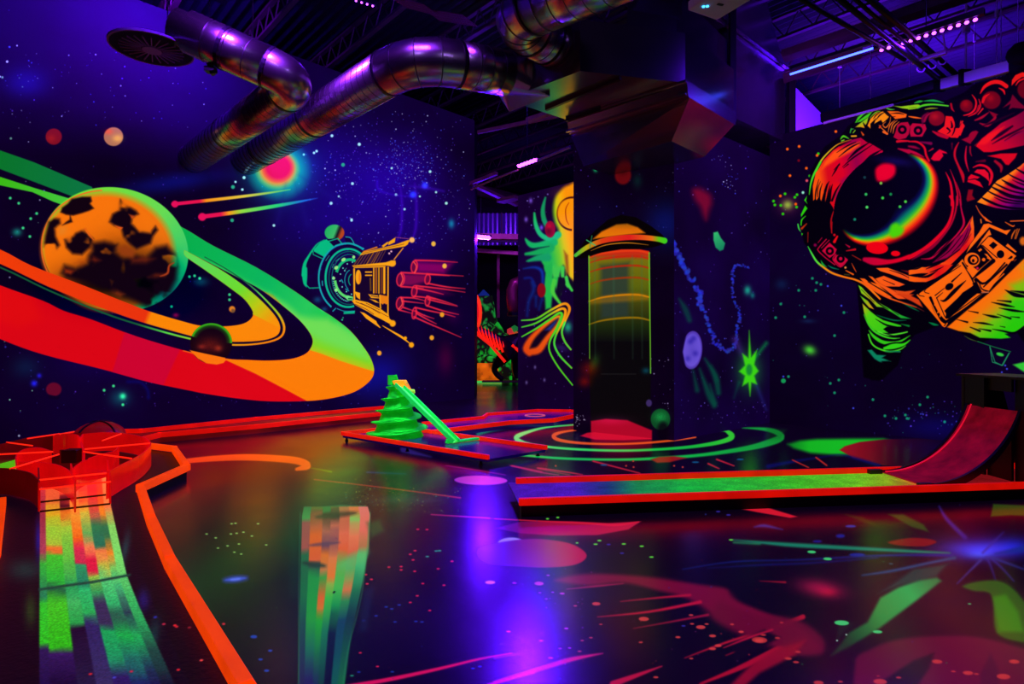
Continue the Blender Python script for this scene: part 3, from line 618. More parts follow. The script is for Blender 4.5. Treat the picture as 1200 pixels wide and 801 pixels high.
for a, al in (([(812, 433), (817, 457)], .7), ([(820, 432), (830, 460), (837, 475)], .8), ([(826, 420), (838, 440), (842, 460)], .8), ([(834, 428), (840, 445)], .5), ([(796, 350), (803, 362), (808, 375)], .7), ([(832, 450), (838, 472)], .7)):
    c2.stroke(a, [3, 8, 7], (6, 80, 60), 5, al*.8)
c2.glow(876, 340, 4.5, 6, 0, (10, 150, 80)); c2.glow(882, 346, 3, 4, 0, (0, 90, 50))
c2.stroke([(862, 398), (872, 420)], [10, 5], (60, 30, 110), 8, .6); c2.stroke([(898, 402), (884, 420)], [5, 4], (10, 120, 60), 6, .7); c2.stroke([(886, 450), (898, 480)], [5, 3], (30, 26, 100), 6, .7); c2.stroke([(866, 448), (860, 466)], [4, 2], (10, 60, 60), 6, .6)
c2.glow(878, 434, 15, 24, 0, (10, 120, 10), .9)
c2.poly([(878, 387), (880.4, 418), (887, 410), (884, 427), (889, 434.5), (884, 440), (887, 450), (880.5, 448), (879, 464), (877, 448), (870, 452), (873, 440), (866, 435), (873, 428), (870, 414), (877, 419)], (60, 215, 20), 3.4); c2.ell(878, 433, 3.6, 6.5, 0, (20, 130, 50), 3, .9)
# ---- tall swirl panel beyond the pillar
SW0 = G(607, 476.5); SW1 = G(669, 483.5)
SW1 = SW0+(SW1-SW0)*1.9
c3 = Canvas(SW0, (SW1-SW0), (0, 0, 1), (SW1-SW0).length, 4.88, .009, (18, 0, 38), 13)
n3 = c3.noise(.9, 9, 4); c3.im += ((n3-.5)[..., None]*np.array([10, 2, 24]))
R9 = Tm(600, 215, 6.675); R10 = Tm(600, 325, 5.34)
c3.stars(60, 608, 225, 668, 480, ((120, 100, 200), (90, 70, 160)), (.3, .9), al=(.3, .9))
for x, y in ((622, 235), (616.5, 257), (634.5, 266.5)): c3.glow(x, y, 2.4, 3.4, 0, (90, 70, 150))
for x, y in ((627, 430), (638, 445), (617, 448)): c3.glow(x, y, 1.6, 2.4, 0, (70, 70, 90))
c3.glow(658, 226, 14, 8, 0, (40, 26, 6), .8)
yel = lin((640, 260), (668, 255), [(0, (40, 190, 60)), (.3, (110, 205, 30)), (.55, (210, 200, 15)), (.75, (250, 180, 10)), (1, (255, 150, 5))])
# flowing arms, sprayed from the bright trunk outwards
for a, w_, c in (([(300, 560), (290, 660), (275, 760), (270, 860)], [16, 13, 11, 9], (28, 180, 60)), ([(330, 470), (300, 540), (270, 600)], [16, 14, 12], (30, 185, 60)),
                 ([(330, 445), (240, 470), (170, 480), (130, 465), (105, 430)], [10, 6, 5, 4, 1], (24, 180, 80)), ([(300, 500), (210, 530), (105, 552)], [10, 5, 1], (20, 170, 70)), ([(290, 560), (200, 580), (115, 606)], [10, 5, 1], (20, 165, 76)),
                 ([(350, 415), (280, 430), (215, 385), (185, 310), (175, 232)], [9, 5, 4, 3.4, 1.6], (26, 190, 90)), ([(300, 360), (262, 310), (243, 240), (248, 170), (262, 110)], [7, 5, 4, 3, 1], (20, 160, 90)),
                 ([(360, 620), (345, 700), (350, 760), (370, 860)], [12, 9, 6, 4], (60, 200, 60))):
    c3.stroke(R9(a), w_, c, 3.6)
c3.poly(R9([(445, 10), (375, 60), (335, 120), (322, 210), (335, 300), (365, 370), (350, 440), (310, 500), (300, 570), (330, 640), (370, 650), (400, 640), (420, 680), (450, 740), (640, 760), (640, -20)]), yel, 6.5, smooth=True)
c3.poly(R9([(405, 520), (440, 560), (450, 760), (430, 720), (415, 620)]), (150, 70, 5), 4, .8)
c3.ell(*R9([(470, 235)])[0], 19, 17, 90, (60, 10, 10), 1.6, ring=2.2, sector=(90, 275)); c3.ell(*R9([(440, 230)])[0], 16, 13, 90, (255, 150, 5), 3, .9); c3.stroke(R9([(445, 150), (420, 200), (425, 280), (445, 320)]), [.8, 1.4, .8], (170, 60, 5), 1)
c3.stroke(R9([(260, 110), (240, 200), (250, 280), (275, 330)]), [1, 4, 5, 3], (20, 150, 90), 3); c3.stroke(R9([(175, 230), (185, 320), (225, 400), (300, 430), (360, 400)]), [1, 4, 5, 6, 8], (30, 190, 100), 3)
c3.stroke(R9([(110, 440), (150, 480), (230, 490), (330, 460)]), [2, 6, 6, 8], (20, 180, 80), 3.5); c3.stroke(R9([(110, 550), (200, 540), (300, 500)]), [3, 6, 10], (20, 170, 70), 4); c3.stroke(R9([(130, 605), (200, 585), (280, 580)]), [2, 6, 8], (20, 160, 80), 4)
c3.stroke(R9([(130, 515), (200, 505), (290, 490)]), [.6, 2, .6], (10, 30, 40), 2.5, .8)
c3.poly(R9([(60, 640), (150, 620), (240, 640), (262, 700), (245, 900), (60, 900)]), (18, 2, 44), 3); c3.stroke(R9([(90, 665), (180, 655), (235, 690), (240, 800)]), [1, 3, 4, 3], (12, 50, 130), 4, .9); c3.stroke(R9([(100, 740), (150, 740), (180, 800)]), 3, (14, 30, 110), 4, .8)
c3.stroke(R9([(395, 660), (400, 740), (440, 801)]), [5, 4, 4], (60, 205, 60), 2); c3.poly(R9([(430, 700), (470, 760), (560, 900), (480, 860), (440, 800)]), (14, 10, 20), 3)
c3.poly(R10([(215, 0), (290, 0), (270, 60), (250, 130), (245, 190), (210, 200), (205, 100)]), (30, 185, 60), 4); c3.poly(R10([(290, 0), (350, 0), (310, 100), (300, 160), (270, 120)]), (14, 10, 26), 3)
c3.stroke(R10([(340, 0), (350, 40), (375, 80)]), [4, 4, 3], (60, 210, 60), 2.4); c3.stroke(R10([(265, 20), (255, 90), (300, 160)]), [5, 5, 3], (70, 205, 50), 3)
for a in ([(125, 30), (135, 80), (105, 150), (95, 240)], [(150, 120), (150, 180)], [(190, 120), (170, 200)]): c3.stroke(R10(a), [4, 5, 3], (10, 40, 110), 5, .7)
c3.ell(*R9([(298, 357)])[0], 6.2, 9.8, 0, (150, 8, 40), 1.6); c3.ell(*R10([(184, 80)])[0], 5, 8.4, 0, (130, 8, 14), 1.6); c3.glow(643, 271, 4, 5, 0, (-50, 0, -14)); c3.glow(643.5, 265, 3, 3, 0, (50, 0, 0))
c3.poly(R10([(80, 440), (110, 380), (180, 310), (250, 255), (290, 240), (310, 190), (345, 160), (368, 190), (360, 240), (320, 300), (300, 340), (270, 340), (240, 370), (200, 440), (150, 480), (105, 485)]), (16, 2, 22), 2)
c3.stroke(R10([(110, 470), (90, 440), (130, 370), (210, 295), (285, 245), (300, 262), (275, 310), (220, 380), (170, 450), (120, 465)]), [8, 8, 6, 4.5, 3.6, 3.4, 4, 6, 8, 8], lin(R10([(100, 470)])[0], R10([(300, 240)])[0], [(0, (225, 70, 8)), (.6, (235, 90, 10)), (1, (250, 150, 10))]), 4.5)
c3.poly(R10([(205, 330), (270, 270), (285, 258), (272, 290), (240, 330)]), (30, 50, 120), 4, .9)
for k, (a, c) in enumerate((([(60, 268), (150, 258), (240, 205), (320, 165), (352, 175), (358, 210), (330, 280), (312, 340), (330, 400), (368, 450)], (110, 200, 20)), ([(62, 310), (150, 285), (240, 230), (310, 195), (335, 210), (320, 270), (275, 360), (265, 420), (300, 490), (372, 565)], (90, 205, 30)),
                            ([(62, 370), (150, 320), (240, 260), (295, 222), (312, 240), (280, 320), (240, 390), (235, 460), (290, 560), (378, 672)], (80, 210, 30)))):
    c3.stroke(R10(a), [1.4, 2.2, 2.6, 3, 3.4, 3.2, 2.2, 2, 2, 1.6], lin(R10([(60, 300)])[0], R10([(360, 230)])[0], [(0, (70, 205, 40)), (.55, c), (.8, (250, 170, 10)), (1, (240, 140, 5))]) if k < 2 else c, 1.2)
for a in ([(330, 280), (312, 340), (330, 400), (368, 450)], [(275, 360), (265, 420), (300, 490), (372, 565)]): c3.stroke(R10(a), [2, 2, 2, 1.6], (60, 210, 50), 1.3)
c3.glow(*R10([(350, 310)])[0], 5, 7, 0, (10, 150, 70)); c3.glow(*R10([(310, 440)])[0], 8, 4, 20, (20, 20, 40))
# ================================================================ the right wall's mural: astronaut
WR0 = PB.copy(); dR = Vector((2.37, -2.72, 0)).normalized(); WRH = 5.3
ca = Canvas(WR0, dR, (0, 0, 1), 6.6, WRH, .0065, (11, 0, 30), 14)
n4 = ca.noise(1.2, 21, 4); ca.im += ((n4-.5)[..., None]*np.array([8, 2, 26]))
ca.stars(150, 904, 160, 1200, 510, (B1, B2, (20, 130, 100), (60, 60, 190)), (.3, .9), al=(.3, .85)); ca.stars(60, 1040, 470, 1140, 500, ((30, 150, 100), B1, B2, (40, 60, 160)), (.4, 1.2), al=(.4, .9)); ca.stars(120, 1200, 300, 1700, 620, (B1, GS, B2), (.4, 1.4))
for x, y in ((915, 356), (909, 372), (957, 331), (952, 326), (962, 333), (956, 340), (936, 340), (989, 366), (943, 371), (978, 393), (919, 446), (924, 441), (973, 449), (978, 460), (1087, 465), (1078, 474), (1061, 486), (1107, 494), (1063, 490), (1037, 487), (983, 445), (1023, 468), (1050, 490)): ca.star(x, y, 1.6, (20, 140, 96), 1.4)
for x, y in ((918, 441), (986, 358), (970, 335), (1174, 436), (1180, 432), (1186, 440), (1178, 428), (1000, 478)): ca.star(x, y, 1.1, (60, 70, 220))
ca.ell(918, 446, 2.8, 2.8, 0, (20, 150, 80), 1.4); ca.glow(949, 410, 8, 6, 20, (60, 200, 20), 1); ca.glow(947, 376, 9, 3, 0, (4, 24, 30)); ca.glow(916, 333, 8, 7, 0, (0, 22, 26)); ca.glow(1100, 500, 50, 16, 0, (0, 6, 60), .7)
ca.glow(923, 240, 6.5, 6, 0, (90, 160, 10), 1); ca.glow(923, 240, 15, 14, 0, (80, 20, 30), .6)
for x, y, c in ((922.7, 174.6, ORG), (936.5, 171.5, ORG), (959, 180, GRN), (957.5, 182, ORG), (936, 188, DRED), (945, 197, ORG), (949, 206, GRN), (925.7, 205.7, ORG), (945.5, 211.5, (230, 80, 90)), (906.5, 235.5, GRN), (908, 240, GRN), (920, 227, GRN), (914.5, 229.5, ORG), (934, 228, GRN), (931.5, 231, GRN), (941, 225.5, GS), (933.5, 242.5, GRN), (932.5, 239, ORG), (917.5, 250.5, GRN), (915, 240.5, GRN), (979.5, 154, ORG)):
    ca.star(x, y, 1.6, c, 1.3)
A = Tm(930, 110, 8.889); Bz = Tm(1065, 70, 8.889); Cz = Tm(930, 190, 8.889); D = Tm(1065, 150, 8.889); E = Tm(930, 260, 8.889); Fz = Tm(1065, 230, 8.889); Gz = Tm(1065, 310, 8.889); H = Tm(990, 330, 6.674)
sil = [(938, 262), (946, 225), (950, 200), (966, 172), (986, 158), (993, 148), (1004, 140), (1016, 127), (1040, 122), (1078, 114), (1108, 118), (1130, 108), (1150, 92), (1182, 84), (1230, 60), (1340, 30), (1500, 30), (1520, 420), (1330, 440), (1205, 408), (1188, 384), (1150, 402), (1104, 380), (1072, 392), (1058, 410), (1052, 428), (1030, 446), (1012, 442), (1010, 415), (1008, 380), (1004, 332), (985, 322), (958, 306), (942, 284)]
ca.poly(sil, INK, 2.5, smooth=False)
def S(T, pts, w_, c, soft=1.0, al=1.0): ca.stroke(T(pts), w_, c, soft, al)
def Pg(T, pts, c, soft=1.0, al=1.0, sm=False): ca.poly(T(pts), c, soft, al, sm)
# rim of the helmet
S(A, [(600, 475), (470, 520), (380, 590), (290, 690), (235, 800)], [.5, 1.2, 1.6, 2, 2.4], lin((985, 165), (953, 205), [(0, (220, 130, 10)), (.6, (200, 190, 20)), (1, (70, 215, 20))]))
S(Cz, [(280, 0), (215, 120), (180, 220), (163, 335)], [2.4, 2.6, 2, .8], (70, 215, 30)); Pg(Cz, [(140, 350), (110, 395), (145, 435), (130, 400)], GRN, .8)
Pg(Cz, [(120, 450), (145, 480), (80, 570), (75, 545)], GRN, .9); S(Cz, [(125, 560), (85, 600), (78, 655)], [.6, 1.6, 1.2], GRN); S(Cz, [(45, 645), (55, 690), (72, 720)], [1.4, 1.6, .6], (60, 215, 60)); Pg(Cz, [(80, 735), (98, 745), (85, 765)], GRN, .8)
S(Cz, [(85, 690), (135, 640)], [2.5, 1], (190, 50, 10), 1.4); S(E, [(150, 110), (148, 210)], [1.2, .8], (140, 20, 10))
# helmet shell
shell = A([(700, 455), (600, 478), (500, 525), (410, 590), (310, 690), (255, 790)])+Cz([(230, 110), (200, 250), (205, 400), (225, 380), (240, 395), (262, 360), (290, 405), (310, 330), (330, 410), (350, 350), (375, 415), (410, 470), (430, 520), (460, 420), (500, 330), (620, 190), (740, 80), (830, 10)])+A([(935, 640), (930, 590), (870, 555), (810, 520), (760, 500)])
ca.poly(shell, lin((950, 215), (1020, 205), [(0, (255, 90, 5)), (.16, (250, 80, 6)), (.3, (215, 10, 20)), (.55, (220, 0, 30)), (.8, (150, 0, 60)), (1, (190, 0, 40))]), 1)
Pg(A, [(420, 590), (690, 500), (690, 540), (590, 610), (470, 670), (330, 760), (290, 790), (320, 700)], (255, 84, 10), 5, .9)
Pg(Cz, [(400, 330), (470, 190), (620, 100), (760, 0), (600, 230), (450, 430)], (130, 6, 76), 6, .6); Pg(Cz, [(400, 230), (480, 190), (500, 230), (430, 340), (400, 400)], (235, 10, 16), 6, .8)
for a, w_ in (([(470, 655), (590, 560), (690, 510)], [.4, 2, .6]), ([(450, 610), (560, 540), (650, 500)], [.4, 1.6, .6]), ([(560, 690), (660, 590), (780, 510)], [.4, 3, 1]), ([(510, 760), (600, 680), (700, 610), (820, 530)], [.4, 1.6, 1.4, .5]),
              ([(420, 790), (475, 735)], [.4, 1.8]), ([(690, 760), (800, 650), (920, 580)], [.6, 2.6, .5]), ([(640, 800), (760, 690), (880, 610)], [.4, 1.6, .5]), ([(740, 800), (850, 700), (940, 640)], [1, 2, .8]), ([(600, 490), (480, 540)], [.3, 1.4])):
    S(A, a, w_, INK)
for a, w_ in (([(400, 145), (440, 80), (480, 10)], [.3, 1.8, .5]), ([(330, 300), (350, 235), (370, 200)], [3, 2, .4]), ([(310, 400), (330, 300), (345, 230)], [4, 2.5, .5]), ([(370, 400), (385, 300), (405, 230)], [4, 2.5, .5]), ([(350, 400), (365, 300), (382, 240)], [2.6, 1.6, .4]), ([(270, 400), (275, 300), (300, 220)], [1.6, 1.6, .3]), ([(225, 400), (232, 300), (262, 180)], [1.4, 1.4, .4]),
              ([(400, 400), (440, 300), (490, 220)], [2.4, 2, .4]), ([(440, 440), (490, 330), (560, 210), (660, 110), (760, 20)], [1, 1.8, 2, 1.8, 1.2]), ([(480, 360), (540, 240), (640, 140)], [.4, 1.5, .4]), ([(520, 60), (570, 20)], [.4, 1.2]), ([(250, 360), (250, 280), (280, 200)], [.8, 1, .2])):
    S(Cz, a, w_, INK)
S(Cz, [(830, 5), (700, 110), (600, 230), (500, 370), (450, 510)], [2, 2, 1.8, 1.5, .5], (235, 20, 20)); S(Cz, [(430, 470), (395, 580), (390, 660), (400, 740)], [.6, 1.6, 1.6, .8], (170, 10, 14)); S(E, [(400, 0), (395, 110)], 1.2, (170, 10, 14))
# visor and its rainbow limb
a0, b0, an = 65.0, 47.5, -38.0
wv = ca.win(965, 160, 1115, 300); xx, yy = ca.px[wv]-1040, ca.py[wv]-233
cs_, sn = math.cos(math.radians(an)), math.sin(math.radians(an)); X_, Y_ = xx*cs_+yy*sn, -xx*sn+yy*cs_
r_ = np.sqrt((X_/a0)**2+(Y_/b0)**2)+1e-6; g_ = np.sqrt((X_/a0**2)**2+(Y_/b0**2)**2)/r_; ins_ = -(r_-1)/g_
th_ = np.degrees(np.arctan2(yy, xx)); wd_ = .12+.88*np.clip(np.cos(np.radians(th_-40)*.82), 0, 1)**1.1; wd_ = np.where(np.abs(th_-40) > 125, .12, wd_)
t_ = ins_/(27*wd_)
tt = [-.12, 0, .14, .3, .44, .58, .74, .95, 1.25]; cc = np.array([(3, 0, 6), (120, 0, 8), (235, 30, 5), (250, 120, 0), (130, 205, 5), (30, 170, 60), (5, 110, 90), (8, 10, 60), (3, 0, 10)], float)
colv = np.stack([np.interp(t_, tt, cc[:, k]) for k in range(3)], -1); fade = np.clip((wd_-.15)*5, 0, 1)[..., None]
colv = colv*fade+np.array([3, 0, 8])*(1-fade)
ca.im[wv] = np.where(((ins_ > -4) & (r_ < 1.12))[..., None], colv, ca.im[wv])
ca.glow(1050, 189, 24, 6, 8, (14, 8, 60), .8)
ca.poly(Cz([(850, 100), (870, 50), (930, 15), (1000, 15), (1055, 40), (1060, 110), (1020, 165), (940, 200), (870, 190)]), (232, 0, 34), 6, 1, True); ca.poly(Cz([(1000, 700), (1020, 650), (1070, 630), (1110, 660), (1150, 700), (1120, 760), (1040, 790), (1000, 760)]), (75, 215, 0), 6, .95, True)
for x, y, c in ((910, 218, (130, 190, 60)), (754, 334, (50, 190, 80)), (928, 372, (60, 215, 60)), (1012, 333, (20, 140, 60)), (1166, 410, (80, 215, 60)), (1108, 463, (60, 200, 60)), (764, 468, (80, 225, 90)), (637, 595, (20, 130, 90)), (740, 158, (20, 60, 60))): ca.star(*Cz([(x, y)])[0], 1.7, c, 1.3)
ca.ell(*E([(870, 270)])[0], 12.8, 7, 4, (240, 0, 12), 1.4); ca.ell(*E([(1062, 328)])[0], 5.4, 3.2, 3, (240, 0, 14), 1.3)
# neck ring sweeps
S(E, [(740, 390), (840, 410), (980, 415), (1100, 395), (1200, 360)], [5, 9, 5.5, 4.6, 4.6], lin((1010, 300), (1065, 300), [(0, (190, 0, 50)), (1, (235, 0, 26))]), 2)
S(Fz, [(0, 635), (150, 560), (290, 440), (400, 310), (450, 180), (460, 60), (430, 0)], [5, 5.6, 4.6, 3.8, 3, 3, 3], (225, 4, 26), 1.3)
S(D, [(385, 460), (430, 560), (450, 680), (450, 800)], [.6, 2.4, 3, 3.4], (225, 6, 26), 1.2); S(D, [(430, 430), (480, 560), (510, 700), (505, 800)], [.4, 1.6, 1.8, 2.2], (200, 6, 30)); S(D, [(490, 560), (530, 680), (545, 800)], [.6, 2, 1.4], (170, 4, 30))
S(Fz, [(500, 0), (490, 140), (440, 290), (340, 430), (240, 530), (130, 600), (30, 660)], [1.8, 2, 2, 2.6, 3.6, 3, 1], lin((1110, 245), (1075, 300), [(0, (190, 8, 36)), (1, (120, 0, 40))]), 1.4)
S(Fz, [(530, 30), (550, 150), (575, 270), (540, 350), (460, 440), (340, 540), (240, 640), (130, 650)], [1.2, 1.8, 2.6, 2.2, 2.2, 2.6, 2.2, .6], (195, 4, 50), 1.3)
Pg(Fz, [(640, 240), (600, 330), (480, 440), (400, 560), (250, 690), (400, 640), (540, 540), (620, 400), (660, 300)], (150, 2, 56), 2, 1)
for a in ([(500, 380), (390, 500), (260, 620)], [(560, 400), (430, 560), (300, 660)], [(620, 340), (560, 470), (450, 590)]): S(Fz, a, [.4, 1.1, .4], INK)
Pg(Fz, [(665, 200), (680, 320), (680, 440), (600, 550), (470, 680), (340, 800), (200, 790), (230, 740), (370, 680), (530, 560), (620, 420), (650, 340), (640, 280)], lin(Fz([(670, 230)])[0], Fz([(230, 780)])[0], [(0, (255, 110, 10)), (.25, (250, 60, 8)), (.4, (225, 14, 16)), (.7, (245, 50, 8)), (1, (255, 110, 10))]), 1)
S(Fz, [(660, 215), (600, 320), (540, 400)], [.6, 1.6, .8], (235, 50, 20)); S(Fz, [(650, 390), (600, 470), (560, 520)], [.5, 1.6, .4], (140, 0, 30), 1.4)
# chest cloth
Pg(Fz, [(0, 770), (120, 735), (200, 740), (300, 740), (420, 720), (330, 800), (200, 801), (0, 801)], ORG, 1)
ca.poly(Gz([(0, 60), (120, 50), (200, 20), (330, 0), (460, 0), (380, 80), (280, 140), (180, 180), (60, 180), (0, 170)]), lin((1065, 320), (1110, 315), [(0, ORG), (.4, (250, 80, 10)), (.75, (225, 16, 16)), (1, (235, 40, 10))]), 1)
for a, w_ in (([(0, 110), (110, 110), (200, 90)], [1, 4.5, .5]), ([(100, 130), (200, 120), (300, 60)], [.5, 3, .4]), ([(180, 45), (240, 20), (330, -10)], [.5, 1.6, .4]), ([(220, 80), (300, 50), (360, 20)], [.4, 1.4, .3]), ([(0, 50), (90, 40), (170, 0)], [.3, 1.6, .3])): S(Gz, a, w_, INK)
org2 = lin((1010, 320), (1060, 340), [(0, (255, 100, 10)), (1, (250, 80, 20))])
for pts in ([(860, 480), (980, 475), (1200, 560), (1200, 610), (1080, 570), (1000, 540), (900, 510)], [(850, 590), (940, 560), (1060, 610), (1160, 650), (1100, 672), (960, 670), (900, 640)],
            [(690, 585), (740, 590), (860, 680), (1010, 780), (1010, 800), (920, 760), (800, 690), (740, 640)], [(780, 560), (820, 570), (900, 640), (1020, 700), (1170, 801), (1080, 801), (950, 700), (860, 640)], [(1060, 720), (1200, 740), (1200, 760), (1080, 745)], [(860, 660), (1000, 760), (1030, 790), (960, 770)]):
    ca.poly(E(pts), org2, 1)
for a, w_ in (([(870, 500), (1000, 560), (1150, 600)], [.4, 1.6, .4]), ([(1000, 500), (1120, 540), (1200, 580)], [.4, 1, .4]), ([(930, 600), (1050, 650)], [.3, 1]), ([(760, 600), (900, 700), (980, 770)], [.3, 1.2, .3])): S(E, a, w_, INK)
Pg(E, [(1120, 500), (1200, 510), (1200, 530)], (190, 20, 20), 1.5, .7)
# lower rim line from the helmet down to the arm
S(E, [(150, 255), (190, 330), (240, 410), (310, 470), (400, 530), (520, 570), (640, 600), (740, 650), (830, 730), (900, 801)], [.8, 2, 2.4, 2.4, 2.4, 2.2, 2.2, 2.4, 2.6, 2], lin((950, 290), (990, 325), [(0, (60, 220, 60)), (.35, (90, 225, 50)), (.5, (240, 150, 10)), (1, (255, 120, 10))]))
S(E, [(285, 400), (305, 440), (345, 470)], [.4, 2.2, .4], (20, 170, 50), 1.3); S(E, [(360, 450), (400, 475), (470, 493)], [.4, 1.4, .4], (0, 130, 90), 1.2); S(E, [(530, 545), (580, 550)], 1, (70, 70, 20), 1.4)
S(E, [(545, 505), (620, 545)], [1, 1.8], ORG); S(E, [(605, 430), (630, 480), (652, 520)], [.5, 1.2, .6], (220, 70, 10)); ca.star(*E([(540, 474)])[0], 1.3, (240, 140, 60)); S(E, [(610, 345), (700, 395)], [.8, 1.2], (170, 30, 14), 1.2); S(E, [(550, 300), (640, 285)], [1, 2.6], (190, 10, 20)); S(E, [(540, 232), (580, 258)], [.6, 2.2], (170, 4, 44)); S(E, [(425, 205), (455, 150)], [3.4, 2], (235, 10, 14), 1.2); ca.star(*E([(425, 135)])[0], 1.5, (200, 10, 20))
# ear plates: left
def plate(T, pts, ctr, ro, col):
    ca.poly(T(pts), col, 1); x, y = T([ctr])[0]; ca.ell(x, y, ro, ro, 0, INK, .9); ca.ell(x, y, ro*.43, ro*.43, 0, col, .9)
plate(E, [(375, 215), (450, 285), (430, 335), (375, 375), (295, 300)], (377, 302), 4.8, (205, 6, 50)); plate(E, [(440, 345), (410, 395), (490, 470), (560, 400), (560, 385), (500, 340)], (490, 382), 4.8, (205, 6, 50))
S(E, [(440, 335), (410, 390), (488, 468), (560, 395)], 1.2, (205, 6, 50)); S(E, [(340, 180), (260, 270), (258, 300), (330, 370), (430, 445)], 1.2, (205, 6, 50)); S(E, [(370, 190), (290, 270)], 1, (190, 6, 46)); S(E, [(295, 165), (255, 215)], .9, (170, 6, 46)); ca.star(*E([(225, 240)])[0], 1.8, (130, 0, 60), 1.6)
# ear plates: top, and the flap over them
plate(A, [(1040, 450), (1060, 400), (1080, 320), (1120, 298), (1190, 292), (1215, 340), (1200, 420), (1170, 460), (1090, 478)], (1132, 372), 5.2, (175, 6, 40))
plate(Bz, [(15, 690), (40, 660), (170, 670), (185, 720), (140, 800), (20, 800), (10, 760)], (97, 737), 5.2, (185, 6, 40))
Pg(A, [(640, 300), (670, 240), (740, 190), (825, 180), (780, 240), (700, 290)], (60, 200, 20), 1.2); Pg(A, [(645, 345), (700, 300), (780, 240), (765, 300), (745, 330), (760, 360), (700, 345)], lin(A([(700, 290)])[0], A([(720, 350)])[0], [(0, (120, 200, 20)), (1, (235, 150, 10))]), 1.2)
S(A, [(660, 290), (740, 220), (800, 190)], [.3, 2, .6], INK); S(A, [(725, 300), (755, 355)], [.8, 3.4], INK)
Pg(A, [(770, 330), (800, 260), (860, 200), (940, 180), (1000, 230), (975, 260), (930, 300), (910, 270), (840, 310), (860, 250), (800, 310), (800, 360)], (250, 140, 10), 1); S(A, [(795, 250), (850, 195), (900, 180)], [.6, 1.2, .6], (120, 205, 30)); S(A, [(860, 270), (900, 220), (950, 190)], [.4, 1.6, .4], INK); S(A, [(830, 260), (860, 220), (900, 195)], [.3, 1.3, .3], INK)
Pg(A, [(975, 178), (1090, 182), (1180, 212), (1170, 245), (1060, 262), (1020, 225)], ORG, 1.2); S(A, [(1010, 205), (1090, 200), (1150, 215)], [.3, 1.5, .4], INK); S(A, [(940, 180), (1000, 235), (1060, 235)], [1.6, 1.2, .4], INK)
for a in ([(1080, 275), (1030, 320), (1010, 400)], [(1055, 275), (1005, 320), (985, 395)], [(1010, 240), (1000, 300), (960, 350), (930, 320), (960, 290)], [(890, 325), (910, 350), (955, 390), (975, 415)], [(1100, 290), (1050, 340), (1035, 410)]): S(A, a, [.5, 1.3, .6], (245, 110, 20))
S(A, [(935, 395), (975, 415)], 2.4, (250, 100, 20)); S(A, [(895, 350), (905, 335)], 2, (225, 60, 20)); S(A, [(950, 140), (1000, 160), (1050, 162)], [1, 1.6, .5], (70, 190, 40)); Pg(A, [(1045, 125), (1120, 130), (1200, 120), (1200, 158), (1130, 150)], (150, 205, 20), 1.1)
S(Bz, [(0, 490), (90, 480), (110, 490), (60, 505), (0, 510)], [3, 3.4, 2, 1.6, 2], (140, 200, 15)); S(Bz, [(90, 505), (150, 475), (260, 465), (410, 480)], [1, 2.4, 2, 1.6], (80, 205, 25)); S(Bz, [(60, 450), (110, 435), (150, 430)], [1, 2.8, .6], (30, 160, 40)); S(Bz, [(160, 430), (260, 425), (365, 448)], [1, 2.6, .6], (20, 150, 60)); S(Bz, [(170, 515), (230, 505), (300, 505)], [1, 1.8, .5], (130, 140, 10))
S(Bz, [(0, 590), (60, 600), (135, 610)], [1, 2, .8], ORG)
for a, w_, c in (([(590, 400), (600, 370), (625, 365)], [.6, 1.4, .6], (40, 160, 60)), ([(590, 405), (600, 360)], 1, (40, 160, 40)), ([(620, 405), (640, 380)], [1, 1.2], (120, 190, 20)), ([(605, 440), (650, 438)], 2, (220, 150, 20)), ([(705, 395), (725, 425)], [1, 2.4], (200, 70, 10)), ([(490, 470), (520, 440), (575, 465)], [1, 2.4, .8], (80, 200, 20)), ([(500, 490), (525, 480)], 1.4, (120, 200, 20))): S(A, a, w_, c)
# red tubes, collars and straps above right
ca.ell(*Bz([(290, 610)])[0], 9.5, 8.6, -20, (120, 4, 14), 1.6); ca.glow(*Bz([(270, 590)])[0], 6, 5, 0, (50, 10, 6)); S(Bz, [(250, 545), (190, 580), (160, 640)], [1, 3, 3], (150, 6, 40), 1.6); S(Bz, [(145, 680), (145, 600), (200, 550)], [1, 3, 1], (110, 4, 44), 2)
Pg(Bz, [(385, 585), (450, 590), (480, 640), (480, 700), (440, 770), (540, 790), (580, 680), (540, 630), (500, 800), (480, 801), (400, 790), (300, 750), (370, 690)], (235, 20, 14), 1.2)
for a in ([(440, 640), (450, 700), (410, 760)], [(470, 620), (495, 690), (450, 770)], [(560, 640), (520, 720), (490, 790)]): S(Bz, a, [.8, 2.4, .6], INK)
S(Bz, [(250, 745), (330, 785), (400, 801)], [1.5, 4, 4], (180, 6, 26), 1.4); S(Bz, [(560, 640), (530, 720)], 1.6, (225, 20, 14)); S(Bz, [(580, 690), (520, 770), (500, 800)], [1, 3, 3], (230, 20, 14))
Pg(D, [(250, 40), (330, 55), (420, 90), (400, 115), (300, 80)], (180, 6, 26), 1.3); Pg(D, [(300, 30), (360, 0), (560, 0), (560, 30), (510, 100), (440, 100), (370, 60)], (235, 20, 12), 1.3); S(D, [(400, 0), (430, 30), (400, 60)], [2, 1.5, .4], INK); S(D, [(480, 0), (470, 40), (450, 80)], [1.6, 1.5, .4], INK)
for cx_, cy_, rr_ in ((600, 480, 7.6), (860, 420, 11)): ca.ell(*Bz([(cx_, cy_)])[0], rr_, rr_*.95, 0, (105, 2, 10), 2); ca.glow(*Bz([(cx_-10, cy_-20)])[0], 5, 5, 0, (50, 4, 0))
